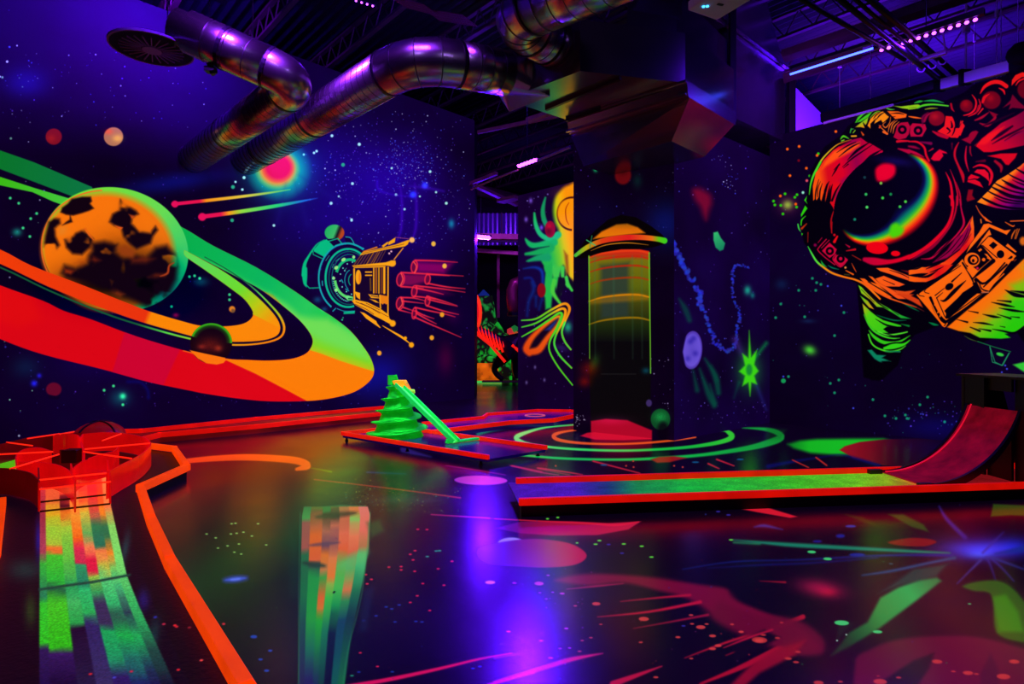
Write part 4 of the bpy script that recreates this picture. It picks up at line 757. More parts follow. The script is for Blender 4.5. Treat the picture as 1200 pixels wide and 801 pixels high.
S(Bz, [(660, 365), (700, 430), (690, 510), (640, 560), (570, 580)], [.8, 2, 2.4, 2.2, 1], (225, 14, 20)); S(Bz, [(730, 410), (745, 480), (700, 550), (620, 590)], [.8, 2, 2, .8], (215, 14, 20)); S(Bz, [(440, 460), (450, 510), (475, 540)], [2.4, 2.4, .6], (165, 6, 20)); S(Bz, [(770, 510), (720, 570)], [2, 1], (215, 20, 16)); S(Bz, [(730, 480), (700, 560)], [2.5, 1], (160, 6, 20))
S(Bz, [(745, 350), (790, 280), (870, 235), (950, 235), (1015, 275)], [1, 3.6, 4.6, 4.8, 5], (228, 18, 14), 1.2); S(Bz, [(940, 295), (985, 320), (1000, 360)], [1, 2.6, 1], (220, 14, 16)); S(Bz, [(770, 440), (790, 390), (840, 355)], [3, 3.4, .8], (222, 14, 14), 1.2)
Pg(Bz, [(1070, 270), (1075, 210), (1110, 160), (1180, 130), (1300, 140), (1300, 180), (1180, 180), (1120, 220)], (228, 24, 12), 1.2); S(Bz, [(1115, 265), (1150, 220), (1220, 190)], [1, 2, 2], (220, 14, 14)); ca.ell(*Bz([(1230, 310)])[0], 11, 11, 0, (100, 2, 10), 2)
Pg(Bz, [(1080, 360), (1140, 430), (1200, 480), (1300, 500), (1200, 510), (1080, 500), (1040, 520), (1060, 460), (980, 500), (1060, 420)], (112, 2, 26), 1.4); S(Bz, [(690, 630), (760, 600), (830, 550)], [1.4, 3, 1], (165, 8, 28), 1.3); S(Bz, [(740, 660), (820, 680), (900, 600), (870, 560)], [1, 4, 3, 2], (155, 6, 26), 1.3); Pg(Bz, [(830, 530), (930, 570), (880, 600)], (130, 4, 20), 1.4)
arm = D([(700, 190), (760, 110), (900, 0)])+Bz([(960, 660), (1120, 580), (1250, 500), (1400, 440), (1500, 420)])+[(1300, 180), (1260, 190)]+D([(1200, 180), (1020, 220), (860, 250), (780, 250)])
ca.poly(arm, lin((1145, 170), (1200, 140), [(0, (222, 8, 12)), (.5, (190, 4, 30)), (1, (120, 2, 36))]), 1.3)
ca.poly(D([(690, 180), (830, 60), (1000, -20), (880, 110), (800, 170)]), (240, 20, 14), 4, .9)
for a, w_ in (([(860, 130), (960, 60), (1080, -20)], [.6, 4, 2]), ([(870, 165), (1000, 90), (1200, -10)], [.4, 2.5, 1.5]), ([(1000, 130), (1120, 60), (1250, 20)], [.4, 2.2, 1]), ([(760, -20), (900, -70), (1100, -160)], [.4, 3, 1])): S(D, a, w_, (30, 0, 14), 1.6)
S(D, [(1000, 140), (1120, 70), (1260, 10)], [.5, 1.6, 2], (150, 4, 50), 2)
Pg(D, [(550, 120), (620, 90), (640, 40), (700, 25), (725, 40), (680, 120), (640, 165)], (150, 4, 26), 1.6); S(D, [(600, 90), (650, 30)], [.4, 2], INK); S(D, [(650, 150), (740, 60)], [.4, 1.8], INK)
Pg(D, [(820, 290), (960, 265), (1130, 262), (1110, 310), (1040, 385), (1010, 380), (960, 320)], (215, 6, 16), 1.5); S(D, [(900, 345), (960, 400), (960, 455)], [3, 4, 1.5], (160, 8, 22), 1.6); S(D, [(700, 350), (790, 340)], [1, 3], (100, 2, 20), 2)
S(D, [(670, 410), (740, 385), (820, 410), (865, 480), (850, 560), (835, 595)], [1, 2.6, 3, 3.4, 3, .8], (222, 8, 24), 1.1); Pg(D, [(680, 460), (710, 430), (790, 430), (830, 470), (840, 560), (800, 520), (740, 480)], (225, 10, 28), 1.1); Pg(D, [(610, 560), (620, 510), (650, 480), (740, 510), (700, 540), (740, 560), (775, 620), (700, 590)], (222, 8, 24), 1.1); S(D, [(620, 540), (700, 530), (760, 560)], [.4, 1.2, .4], INK)
Pg(D, [(620, 640), (670, 640), (660, 700), (690, 740), (610, 765), (600, 740)], (135, 6, 14), 1.6)
S(D, [(520, 150), (485, 220), (480, 300), (520, 400), (560, 490), (570, 560)], [1, 2.6, 2.6, 2.6, 4, 1.6], (190, 10, 20), 1.3); S(D, [(600, 190), (590, 290), (600, 370), (625, 450)], [1, 2.2, 2, .8], (200, 8, 30), 1.2); S(D, [(640, 195), (640, 250), (655, 290)], [2, 1.8, .8], (150, 6, 20), 1.3); S(D, [(450, 160), (450, 220)], [2, .8], (90, 2, 20), 1.5)
S(D, [(0, 140), (90, 145), (160, 200), (180, 280), (210, 340)], [1.4, 2.4, 2.6, 2.6, 2.6], (215, 8, 20), 1.2); Pg(D, [(230, 320), (260, 270), (320, 220), (390, 250), (400, 265), (350, 260), (360, 290), (320, 340), (260, 340)], (222, 6, 30), 1.4); S(D, [(0, 190), (60, 200), (110, 215)], [2, 3, 1], (150, 4, 40), 2); S(D, [(0, 235), (80, 265), (155, 300)], [3, 3, .8], (190, 4, 40), 1.4); S(D, [(120, 145), (230, 160)], [1.5, 3.6], (120, 4, 50), 2.4); S(D, [(210, 240), (250, 215)], [1, 2], (190, 10, 30), 1.2)
S(A, [(1080, 495), (1120, 490), (1200, 490)], [3, 3, 1.6], (210, 10, 24), 1.2); S(A, [(1090, 570), (1200, 600)], [1.4, 5], (180, 4, 40), 1.6)
# striped shoulder pack, right
ca.poly(D([(712, 770), (745, 738), (790, 690), (845, 640), (880, 590), (920, 548), (1020, 490), (1060, 462), (1160, 395), (1185, 372), (1260, 320), (1500, 200), (1760, 260), (1900, 480), (1700, 760), (1300, 850), (1050, 850), (900, 830), (800, 800)]), lin(D([(930, 560)])[0], D([(1150, 760)])[0], [(0, (255, 130, 5)), (.18, (255, 118, 5)), (.34, (210, 20, 30)), (.55, (170, 2, 70)), (.8, (130, 0, 100)), (1, (60, 0, 70))]), 1)
for i, (x, y) in enumerate(((1150, 430), (1060, 480), (1000, 545), (910, 570), (880, 610), (835, 650), (775, 720))):
    S(D, [(x-30, y-6), (x+60, y+42), (x+200, y+95), (x+420, y+120), (x+800, y+110)], [1.0, 3.0, 2.6, 2.4, 2.0] if i % 2 == 0 else [.8, 2.0, 1.8, 1.4, 1.0], INK, 1.2)
for (x, y) in ((1195, 420), (1040, 510), (960, 545), (900, 640), (850, 690)): S(D, [(x+40, y+30), (x+160, y+80), (x+320, y+100)], [.3, 1.8, .4], INK, 1.2)
S(Fz, [(700, 95), (740, 170), (800, 235), (860, 270)], [.8, 1.3, 2, 1], (225, 80, 10)); Pg(Fz, [(790, 210), (850, 265), (800, 255)], ORG, 1); S(Fz, [(750, 240), (755, 275)], 1.4, (235, 110, 20)); S(Fz, [(1060, 258), (1200, 252)], 1.3, (235, 90, 20)); S(Fz, [(1005, 268), (1080, 310), (1100, 300)], [.8, 1.4, .8], ORG)
# chest box
BX = (255, 104, 6)
Pg(Fz, [(735, 370), (780, 290), (830, 282), (1000, 355), (1062, 345), (1020, 400), (990, 385), (840, 320), (740, 430), (600, 590), (640, 500)], BX, 1); Pg(Fz, [(840, 345), (860, 400), (830, 410), (760, 480), (710, 535), (790, 400)], BX, 1); S(Fz, [(830, 350), (770, 430)], [.4, 1.2], INK)
Pg(Fz, [(755, 500), (830, 420), (860, 425), (1120, 620), (880, 860), (700, 860), (890, 660)], BX, 1)
S(Fz, [(770, 510), (920, 640)], 1, INK, .9); Pg(Fz, [(835, 510), (880, 470), (925, 505), (880, 550)], INK, .9); ca.ell(*Fz([(955, 602)])[0], 4.4, 4.6, 0, INK, .9)
S(Fz, [(1070, 630), (950, 740), (850, 830)], [2.6, 3.6, 3.6], INK); S(Fz, [(1120, 655), (1000, 760)], [.6, 1], (190, 60, 20)); Pg(Fz, [(880, 660), (925, 690), (790, 830), (730, 830)], INK, 1)
S(Fz, [(820, 640), (850, 655)], 1.4, BX); Pg(Fz, [(785, 595), (815, 600), (858, 650), (840, 655)], BX, .9); ca.star(*Fz([(780, 658)])[0], 2, BX); ca.star(*Fz([(715, 748)])[0], 1.6, (200, 20, 60)); Pg(Fz, [(720, 560), (750, 540), (765, 555), (735, 578)], BX, .9)
x, y = Fz([(660, 660)])[0]; ca.ell(x, y, 9.2, 8.4, 0, BX, 1); ca.ell(x+1.2, y, 6.6, 6, 0, INK, .9); ca.ell(x+2, y, 4, 4, 0, BX, .9); ca.ell(x+1.2, y+1, 1.6, 2, 0, INK, .9)
S(Fz, [(840, 730), (760, 800)], 1.2, BX); S(Fz, [(870, 660), (740, 800)], .9, BX)
for a in ([(1130, 340), (1105, 440)], [(1110, 350), (1080, 400), (1070, 440)], [(1150, 340), (1115, 440)]): S(Fz, a, [1.2, 1.8, 1], (210, 90, 10))
Pg(Fz, [(1030, 490), (1125, 575), (1110, 585), (1010, 515)], BX, 1); ca.ell(*Fz([(1190, 465)])[0], 4, 5, 0, (235, 110, 10), 3, .9)
# lower pouch
Pg(Gz, [(560, -60), (690, 180), (660, 200), (680, 215), (560, 290), (390, 500), (380, 560), (420, 560), (700, 300), (770, 300), (355, 640), (80, 315), (200, 240), (430, 80)], BX, 1)
Pg(Gz, [(640, 0), (720, 60), (860, -60), (1100, -60), (900, 200), (830, 290), (760, 280), (700, 160), (640, 130), (590, 40)], BX, 1)
Pg(Gz, [(690, 190), (740, 270), (700, 310), (440, 500), (390, 510), (370, 480), (400, 450), (560, 300), (660, 225)], INK, 1)
S(Gz, [(290, 345), (350, 480), (385, 550), (440, 530), (760, 300)], 1, INK, .9); S(Gz, [(225, 345), (280, 480), (370, 590), (440, 560), (790, 330)], [3.4, 4, 4.5, 3, 4], INK); S(Gz, [(205, 350), (350, 630), (400, 610)], 1.3, BX, .9)
for a in ([(270, 420), (275, 400)], [(300, 500), (318, 470)], [(325, 540), (332, 515)]): S(Gz, a, 1.4, BX, .9)
S(Gz, [(530, 590), (780, 340)], [1, 5], INK); S(Gz, [(420, 240), (430, 220)], 3, INK); ca.ell(*Gz([(422, 228)])[0], 5.2, 3.8, -32, INK, .9)
for a, w_ in (([(595, 165), (480, 270), (380, 370), (330, 370)], [.6, 4.4, 3, .6]), ([(550, 85), (450, 175)], [.8, 2]), ([(370, 245), (275, 320)], [.6, 1.2]), ([(355, 290), (290, 345)], [.4, 1.2]), ([(560, -20), (640, 110), (680, 200)], [2, 2.2, 1.4]), ([(540, 10), (180, 250), (210, 300)], [.8, .8, .8]), ([(520, 0), (120, 280), (160, 330)], [.8, .8, .8]), ([(500, -10), (100, 300)], [.6, .6]),
              ([(830, 0), (660, 150)], [.9, .9]), ([(1000, -20), (800, 190), (700, 150)], [1.6, 2.4, 3.4]), ([(1020, 0), (780, 230)], [2.4, 1.4]), ([(1080, -20), (1010, 80), (850, 290)], [5, 6, 5]), ([(730, 170), (760, 250), (830, 280)], [1, 1.4, 2]), ([(660, 150), (760, 60), (880, -40)], [1, 4.2, 5])): S(Gz, a, w_, INK)
S(Gz, [(990, 95), (880, 200)], [1.4, 1], BX); Pg(Gz, [(595, 40), (690, 85), (660, 130)], BX, 1); S(Gz, [(760, 290), (830, 285)], 1.4, (200, 100, 60))
# torso below the box, orange fading to green
tor = Gz([(400, 650), (600, 480), (830, 300), (1000, 130), (1200, -60), (1500, -200), (1700, -220), (1850, -40), (1760, 330), (1500, 600), (1200, 640), (1120, 700), (1000, 720), (1060, 760), (960, 770), (740, 760), (640, 710), (520, 690)])
ca.poly(tor, lin(Gz([(700, 420)])[0], Gz([(960, 720)])[0], [(0, (255, 110, 5)), (.2, (245, 120, 5)), (.42, (200, 150, 10)), (.62, (110, 195, 15)), (1, (40, 205, 5))]), 1.5)
Pg(Gz, [(1040, 200), (1200, 150), (1500, 100), (1500, 400), (1200, 400), (1000, 330), (1080, 260)], (110, 200, 10), 10, .7); Pg(Gz, [(1180, -40), (1500, -200), (1500, 50), (1200, 110), (1130, 30)], (210, 150, 10), 8, .6); Pg(Gz, [(1100, 330), (1250, 330), (1250, 640), (1000, 600), (1000, 420)], (40, 205, 10), 12, .7)
for a, w_ in (([(1000, 260), (1100, 310), (1200, 330)], [.4, 5, 3]), ([(920, 370), (1060, 385)], [.6, 2.6]), ([(860, 390), (1000, 420), (1100, 440)], [.4, 3, .6]), ([(940, 450), (1080, 475), (1200, 490)], [.4, 3, 1]), ([(770, 515), (880, 540), (960, 550)], [.4, 3, .4]), ([(920, 515), (1060, 560)], [.4, 2.2]), ([(620, 480), (720, 500)], [.4, 1.8]), ([(500, 570), (610, 598)], [.4, 2.2]), ([(670, 600), (780, 610), (880, 630)], [.4, 2.4, .4]),
              ([(640, 650), (740, 690)], [1, 2.4]), ([(730, 665), (850, 688)], [.5, 2.4]), ([(870, 670), (980, 690), (1100, 710), (1200, 640)], [.4, 2, 2.5, 1]), ([(1060, 270), (1200, 290), (1260, 300)], [.5, 3.5, 3]), ([(950, 640), (1000, 650)], [.3, 1]), ([(1060, 540), (1150, 550)], [.3, 1.4])): S(Gz, a, w_, INK, 1.2)
S(Gz, [(210, 600), (260, 620), (305, 628)], [.6, 2.8, 1], (0, 120, 60), 1.2); S(Gz, [(580, 740), (640, 775), (720, 801)], [.5, 1, .5], (60, 90, 20)); S(Gz, [(720, 800), (900, 860), (1060, 905)], .9, (20, 130, 60))
ca.stroke([(1160, 406), (1166, 424), (1174, 428), (1182, 414)], .9, (30, 150, 90), .9, smooth=False); ca.stroke([(1160, 406), (1163, 424), (1175, 428), (1183, 413)], .9, (30, 150, 90), .9, smooth=False); ca.ell(1172, 415, 4.5, 2, 15, (50, 200, 60), 1.4); ca.poly([(1187, 427), (1200, 424), (1240, 430), (1230, 446), (1202, 437)], (50, 200, 50), 3)
# arm below, green bands
def band(pts, c1_, c2_, w0=1.0): pass
Pg(H, [(105, 25), (130, 40), (180, 90), (260, 160), (360, 215), (440, 260), (520, 290), (440, 285), (370, 240), (300, 200), (250, 195), (200, 140), (130, 90)], lin((1006, 334), (1066, 373), [(0, (100, 215, 20)), (.3, (200, 170, 20)), (.55, (80, 200, 20)), (1, (10, 150, 50))]), 1)
for a in ([(150, 60), (260, 165), (340, 215)], [(130, 60), (230, 160)], [(300, 170), (420, 260)]): S(H, a, [.4, 1.4, .4], INK)
Pg(H, [(120, 108), (180, 150), (228, 215), (190, 200), (150, 155)], lin((1008, 347), (1024, 362), [(0, (80, 210, 20)), (1, (240, 150, 20))]), 1)
Pg(H, [(138, 170), (200, 230), (250, 270), (300, 300), (440, 340), (440, 350), (330, 350), (300, 370), (340, 400), (270, 400), (220, 370), (180, 320), (150, 240)], lin((1012, 358), (1050, 385), [(0, (190, 180, 20)), (.25, (80, 210, 15)), (1, (50, 200, 20))]), 1.1)
for a, w_, c in (([(150, 255), (190, 340), (250, 400), (350, 440), (430, 440)], [1, 2, 2.4, 2, .6], (60, 210, 30)), ([(260, 390), (340, 415), (430, 405), (488, 392)], [1.6, 2, 1.8, 1.4], (80, 220, 40)), ([(190, 380), (230, 430), (310, 475), (420, 470), (510, 420)], [1, 3.4, 4, 2.6, .6], (50, 200, 20)),
                 ([(185, 412), (210, 480), (260, 520), (350, 545), (430, 530), (475, 500)], [1.6, 1.8, 1.8, 2, 1.6, .8], (70, 220, 30)), ([(310, 520), (380, 505), (460, 490), (510, 455)], [3, 6, 3, 1], (50, 210, 20)), ([(250, 260), (380, 300), (480, 300)], [.6, 1.6, .4], (0, 110, 60)), ([(450, 165), (520, 200), (580, 230)], [.6, 2, .4], (0, 100, 50)), ([(320, 545), (430, 545)], [1, 2], (10, 120, 70)), ([(440, 330), (500, 345)], [.6, 2.4], (10, 120, 40)),
                 ([(430, 150), (520, 180), (620, 230)], [.5, 1.4, .3], (120, 30, 20))): S(H, a, w_, c, 1.2)
for a, w_ in (([(240, 290), (330, 340), (430, 360)], [.3, 2, .6]), ([(220, 400), (300, 440), (380, 450)], [.3, 1.4, .3]), ([(300, 400), (400, 425), (490, 410)], [.3, 1.2, .3]), ([(280, 500), (370, 480), (470, 470)], [.3, 1.6, .4]), ([(300, 330), (400, 355)], [.6, 2])): S(H, a, w_, INK)
Pg(H, [(178, 535), (210, 530), (250, 570), (320, 575), (290, 595), (360, 622), (290, 620), (300, 645), (230, 600)], (10, 130, 90), 1.8); 
Pg(H, [(160, 640), (350, 620), (370, 690), (300, 760), (210, 770), (170, 720)], INK, 4)
Pg(H, [(0, 0), (1, 0), (0, 1)], INK, .5)
for a in ([(480, 15), (560, 45), (620, 40)], ): pass
Pg(H, [(390, 95), (470, 90), (540, 100), (520, 110), (580, 140), (610, 200), (520, 150), (430, 110)], (215, 60, 12), 1.5); Pg(H, [(200, 0), (260, 20), (340, 90), (370, 120), (300, 100), (250, 60)], ORG, 1); Pg(H, [(360, 60), (470, 75), (550, 65), (500, 100), (420, 90)], (225, 70, 14), 1.3)
S(H, [(130, 0), (220, 60), (330, 120), (440, 160), (560, 200)], [2, 2, 2, 1.4, .5], (250, 90, 15)); S(H, [(180, 0), (300, 70), (400, 130), (520, 175)], [.6, 1.4, 1.4, .3], INK)

for k in range(14):
    x0_, y0_ = 1230+k*36, 20+((k*97) % 430); S(Gz, [(x0_, y0_), (x0_+110, y0_+26), (x0_+230, y0_+20)], [.5, 5, .6], INK, 1.4)
# ================================================================ painted floor
cn = Canvas((-6.5, 1.2, 0), (1, 0, 0), (0, 1, 0), 13.5, 5.8, .005, (8, 1, 20), 31)     # near half
cf = Canvas((-11, 7.0, 0), (1, 0, 0), (0, 1, 0), 19.0, 11.0, .011, (8, 1, 20), 32)     # far half
for c_ in (cn, cf):
    q = c_.noise(2.2, 41, 4); c_.im += ((q-.5)[..., None]*np.array([8, 4, 20]))
class Both:
    def __getattr__(s, k):
        def f(*a, **kw):
            for c_ in (cn, cf): getattr(c_, k)(*a, **kw)
        return f
fl = Both()
M = Tm(600, 480, 4); N5 = Tm(300, 540, 3.069); N6 = Tm(580, 560, 3.325); N7 = Tm(860, 560, 3.324); N0 = Tm(0, 480, 4); N1 = Tm(0, 600, 3.75); N8 = Tm(380, 420, 4); N9 = Tm(900, 400, 4)
GR = (14, 190, 60)
# target rings round the pillar
fl.stroke(M([(290, 70), (160, 82), (70, 105), (20, 130), (60, 155), (160, 172), (280, 183), (450, 190), (600, 189), (800, 177), (930, 160), (1005, 142), (1030, 124), (1015, 105), (985, 97), (900, 112)]), [1.6, 2.4, 4, 6, 4, 3, 3, 3, 3, 3.6, 4.6, 5.6, 7, 5, 2, .6], lin((605, 512), (857, 512), [(0, (110, 230, 110)), (.4, (40, 215, 90)), (.8, (20, 190, 60)), (1, (50, 205, 40))]), 1.6)
fl.stroke(M([(-260, 130), (-160, 180), (0, 208), (60, 213), (250, 228), (500, 233), (700, 226), (900, 210), (1100, 180), (1200, 155), (1260, 130), (1240, 105), (1180, 90), (1080, 84)]), [2, 3, 3, 3, 3, 3, 3.6, 4, 6, 8, 8, 6, 4, 1], lin((600, 530), (915, 510), [(0, (20, 200, 90)), (.6, (14, 190, 70)), (1, (16, 150, 50))]), 2)
fl.stroke(M([(300, 94), (230, 105), (195, 122), (225, 142), (330, 156), (480, 160), (620, 155), (760, 142), (860, 128)]), [2, 3.4, 5, 4, 3, 2.6, 2.6, 2.4, 2], (232, 84, 22), 1.4)
fl.poly(M([(320, 122), (350, 108), (400, 100), (660, 100), (655, 138), (520, 143), (390, 140)]), (196, 14, 44), 1.6)
fl.poly(M([(650, 232), (690, 220), (760, 217), (820, 225), (740, 245), (680, 248)]), (150, 22, 14), 2)
for a in (([(380, 240), (600, 297)]), ([(120, 272), (260, 292), (330, 304)]), ([(0, 262), (140, 290)]), ([(960, 232), (1040, 262)]), ([(920, 252), (970, 275)])): fl.stroke(M(a), [2, 1.4], (196, 30, 50), 1.6)
for x, y in ((205, 262), (568, 240), (570, 268), (760, 262), (800, 268), (535, 262)): fl.star(*M([(x, y)])[0], 1.1, (200, 60, 40))
for x, y in ((1070, 232), (860, 245), (430, 258)): fl.ell(*M([(x, y)])[0], 4, 1, 0, (10, 80, 130), 1.5)
# green patch and red planet at the astronaut wall
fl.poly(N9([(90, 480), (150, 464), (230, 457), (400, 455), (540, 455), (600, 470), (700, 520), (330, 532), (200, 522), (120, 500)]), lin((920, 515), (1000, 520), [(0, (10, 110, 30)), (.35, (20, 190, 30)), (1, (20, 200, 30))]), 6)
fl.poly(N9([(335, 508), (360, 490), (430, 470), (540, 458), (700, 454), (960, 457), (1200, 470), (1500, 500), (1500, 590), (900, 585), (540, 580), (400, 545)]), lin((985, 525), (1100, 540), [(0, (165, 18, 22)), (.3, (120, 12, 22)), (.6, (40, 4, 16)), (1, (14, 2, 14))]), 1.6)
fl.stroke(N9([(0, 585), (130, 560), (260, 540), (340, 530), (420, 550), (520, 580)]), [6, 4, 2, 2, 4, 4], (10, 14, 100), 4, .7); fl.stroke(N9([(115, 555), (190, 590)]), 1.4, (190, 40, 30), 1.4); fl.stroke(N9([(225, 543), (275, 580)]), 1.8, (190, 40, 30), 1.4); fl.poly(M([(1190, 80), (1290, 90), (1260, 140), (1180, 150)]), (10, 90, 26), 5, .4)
# orange ring by the left hole, speckled brown field
fl.stroke(N0([(870, 240), (1000, 228), (1150, 222), (1300, 228), (1400, 240), (1440, 262), (1390, 278)]), [6, 7, 8, 8.5, 9, 9, 4], lin((217, 540), (362, 542), [(0, (240, 62, 20)), (.5, (245, 84, 14)), (1, (225, 90, 20))]), 1.6)
fl.poly(N0([(880, 260), (1100, 240), (1380, 265), (1300, 330), (1000, 350)]), (60, 14, 8), 16, .5)
fl.glow(465, 585, 40, 6, -4, (20, 60, 30), .9, rough=.6); fl.glow(500, 587, 22, 4, -6, (20, 50, 40), .7, rough=.5); fl.glow(400, 580, 60, 10, 0, (40, 34, 4), .6, rough=.5)
fl.stroke(N5([(210, 66), (400, 88), (560, 108), (735, 132)]), [1.6, 1.4, 1.6, 2], (176, 40, 34), 1.6, .85); fl.stroke(N5([(630, 192), (840, 205)]), [1.4, 1.8], (196, 34, 90), 1.6, .85); fl.stroke(N5([(830, 205), (1010, 216)]), [1, .6], (150, 20, 120), 1.6, .6); fl.stroke(N5([(400, 40), (540, 46)]), [3, 1.5], (10, 60, 110), 2.5, .6); fl.stroke(N5([(200, 25), (270, 38)]), [1, 3], (90, 140, 10), 2, .8)
fl.stroke(N8([(640, 0), (700, 5)]), 1, (30, 30, 50), 1); fl.stroke(N8([(370, 425), (420, 440), (500, 460)]), [8, 6, 2], (60, 40, 150), 4, .6); fl.stroke(N8([(570, 500), (700, 520), (850, 545)]), [1, 2, 1], (176, 20, 110), 1.6, .8); fl.stroke(N8([(870, 500), (1000, 530), (1100, 545)]), [1, 2, 1.4], (186, 26, 90), 1.6, .8); fl.stroke(N8([(1000, 515), (1150, 545)]), [1, 1.8], (190, 40, 60), 1.6, .7)
fl.stroke(N8([(720, 355), (780, 335), (870, 320)]), [5, 5, 2], (20, 140, 110), 4, .7)
fl.stars(200, 405, 570, 540, 600, ((90, 150, 60), (130, 150, 40), (40, 120, 90)), (.3, .8)); fl.stars(60, 380, 560, 470, 590, ((140, 130, 20),), (.3, .8))
# purple discs
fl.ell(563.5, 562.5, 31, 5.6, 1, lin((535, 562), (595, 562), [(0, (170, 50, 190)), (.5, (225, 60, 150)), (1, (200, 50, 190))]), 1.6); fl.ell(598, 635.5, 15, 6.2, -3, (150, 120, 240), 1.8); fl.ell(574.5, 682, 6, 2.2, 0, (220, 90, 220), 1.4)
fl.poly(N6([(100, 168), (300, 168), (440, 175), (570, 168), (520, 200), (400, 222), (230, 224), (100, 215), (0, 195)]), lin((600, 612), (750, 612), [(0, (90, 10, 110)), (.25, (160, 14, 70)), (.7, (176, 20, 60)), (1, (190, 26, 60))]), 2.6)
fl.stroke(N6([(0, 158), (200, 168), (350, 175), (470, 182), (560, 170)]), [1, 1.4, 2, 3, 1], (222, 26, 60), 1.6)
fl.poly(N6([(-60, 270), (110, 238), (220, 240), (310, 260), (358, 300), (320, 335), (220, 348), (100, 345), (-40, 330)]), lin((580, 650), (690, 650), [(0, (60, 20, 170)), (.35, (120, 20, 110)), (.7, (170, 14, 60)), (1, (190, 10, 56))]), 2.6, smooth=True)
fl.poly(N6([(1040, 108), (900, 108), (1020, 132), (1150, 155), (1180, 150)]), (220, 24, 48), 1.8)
# rose streaks, centre and lower right
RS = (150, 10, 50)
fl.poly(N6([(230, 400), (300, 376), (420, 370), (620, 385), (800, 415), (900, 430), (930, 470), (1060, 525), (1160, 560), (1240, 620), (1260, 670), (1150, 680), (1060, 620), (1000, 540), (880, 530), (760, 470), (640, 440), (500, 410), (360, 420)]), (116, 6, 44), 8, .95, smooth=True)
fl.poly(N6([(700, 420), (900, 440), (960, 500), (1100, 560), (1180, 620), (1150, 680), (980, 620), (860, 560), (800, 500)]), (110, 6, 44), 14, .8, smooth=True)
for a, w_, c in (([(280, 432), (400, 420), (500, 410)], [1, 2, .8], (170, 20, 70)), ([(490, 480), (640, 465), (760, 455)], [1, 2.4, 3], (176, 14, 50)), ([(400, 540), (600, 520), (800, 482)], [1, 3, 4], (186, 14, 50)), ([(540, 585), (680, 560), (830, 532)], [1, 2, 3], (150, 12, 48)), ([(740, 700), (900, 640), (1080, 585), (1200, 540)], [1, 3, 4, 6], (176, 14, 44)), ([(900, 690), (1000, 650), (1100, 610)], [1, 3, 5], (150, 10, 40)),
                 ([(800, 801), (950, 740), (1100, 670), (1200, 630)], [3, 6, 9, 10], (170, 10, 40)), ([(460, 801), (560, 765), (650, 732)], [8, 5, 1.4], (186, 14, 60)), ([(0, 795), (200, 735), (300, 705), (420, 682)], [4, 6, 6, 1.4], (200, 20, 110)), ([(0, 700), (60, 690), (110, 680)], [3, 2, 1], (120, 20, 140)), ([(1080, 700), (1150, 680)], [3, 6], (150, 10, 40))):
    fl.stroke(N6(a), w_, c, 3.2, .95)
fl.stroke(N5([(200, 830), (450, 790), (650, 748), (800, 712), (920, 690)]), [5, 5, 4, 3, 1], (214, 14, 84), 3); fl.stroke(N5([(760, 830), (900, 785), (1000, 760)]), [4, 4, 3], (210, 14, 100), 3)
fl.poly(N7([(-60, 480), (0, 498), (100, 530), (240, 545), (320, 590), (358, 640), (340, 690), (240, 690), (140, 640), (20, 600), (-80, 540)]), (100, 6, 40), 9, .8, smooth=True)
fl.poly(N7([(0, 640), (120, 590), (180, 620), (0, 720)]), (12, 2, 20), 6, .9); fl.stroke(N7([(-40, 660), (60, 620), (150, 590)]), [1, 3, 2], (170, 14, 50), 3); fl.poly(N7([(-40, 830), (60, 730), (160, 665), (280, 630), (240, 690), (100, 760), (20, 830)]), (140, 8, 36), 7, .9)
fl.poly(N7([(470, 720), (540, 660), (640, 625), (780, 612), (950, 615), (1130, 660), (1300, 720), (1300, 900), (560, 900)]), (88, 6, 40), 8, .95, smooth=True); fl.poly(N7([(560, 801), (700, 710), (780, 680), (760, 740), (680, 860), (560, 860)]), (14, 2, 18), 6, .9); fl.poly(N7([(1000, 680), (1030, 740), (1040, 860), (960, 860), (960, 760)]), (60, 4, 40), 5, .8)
# starburst on the right
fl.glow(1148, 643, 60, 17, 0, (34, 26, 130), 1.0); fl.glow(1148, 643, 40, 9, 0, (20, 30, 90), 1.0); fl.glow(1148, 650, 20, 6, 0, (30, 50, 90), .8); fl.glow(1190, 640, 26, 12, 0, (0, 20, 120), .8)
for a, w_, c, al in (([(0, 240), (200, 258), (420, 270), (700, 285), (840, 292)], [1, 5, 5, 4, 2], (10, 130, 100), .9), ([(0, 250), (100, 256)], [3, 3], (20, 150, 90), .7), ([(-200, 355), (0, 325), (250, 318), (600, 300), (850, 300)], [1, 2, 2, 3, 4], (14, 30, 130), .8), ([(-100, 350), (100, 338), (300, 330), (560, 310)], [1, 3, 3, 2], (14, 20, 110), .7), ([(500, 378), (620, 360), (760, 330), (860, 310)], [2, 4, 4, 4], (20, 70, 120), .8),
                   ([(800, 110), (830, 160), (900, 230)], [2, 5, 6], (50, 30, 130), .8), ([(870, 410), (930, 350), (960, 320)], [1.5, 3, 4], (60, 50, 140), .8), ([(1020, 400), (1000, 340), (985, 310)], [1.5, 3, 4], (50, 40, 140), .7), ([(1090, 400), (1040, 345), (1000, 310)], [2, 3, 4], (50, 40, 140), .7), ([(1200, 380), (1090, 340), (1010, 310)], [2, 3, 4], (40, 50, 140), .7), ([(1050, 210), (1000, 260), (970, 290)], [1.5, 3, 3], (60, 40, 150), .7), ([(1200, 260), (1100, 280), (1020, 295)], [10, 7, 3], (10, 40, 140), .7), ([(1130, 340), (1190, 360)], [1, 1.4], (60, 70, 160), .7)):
    fl.stroke(N7(a), w_, c, 4, al)
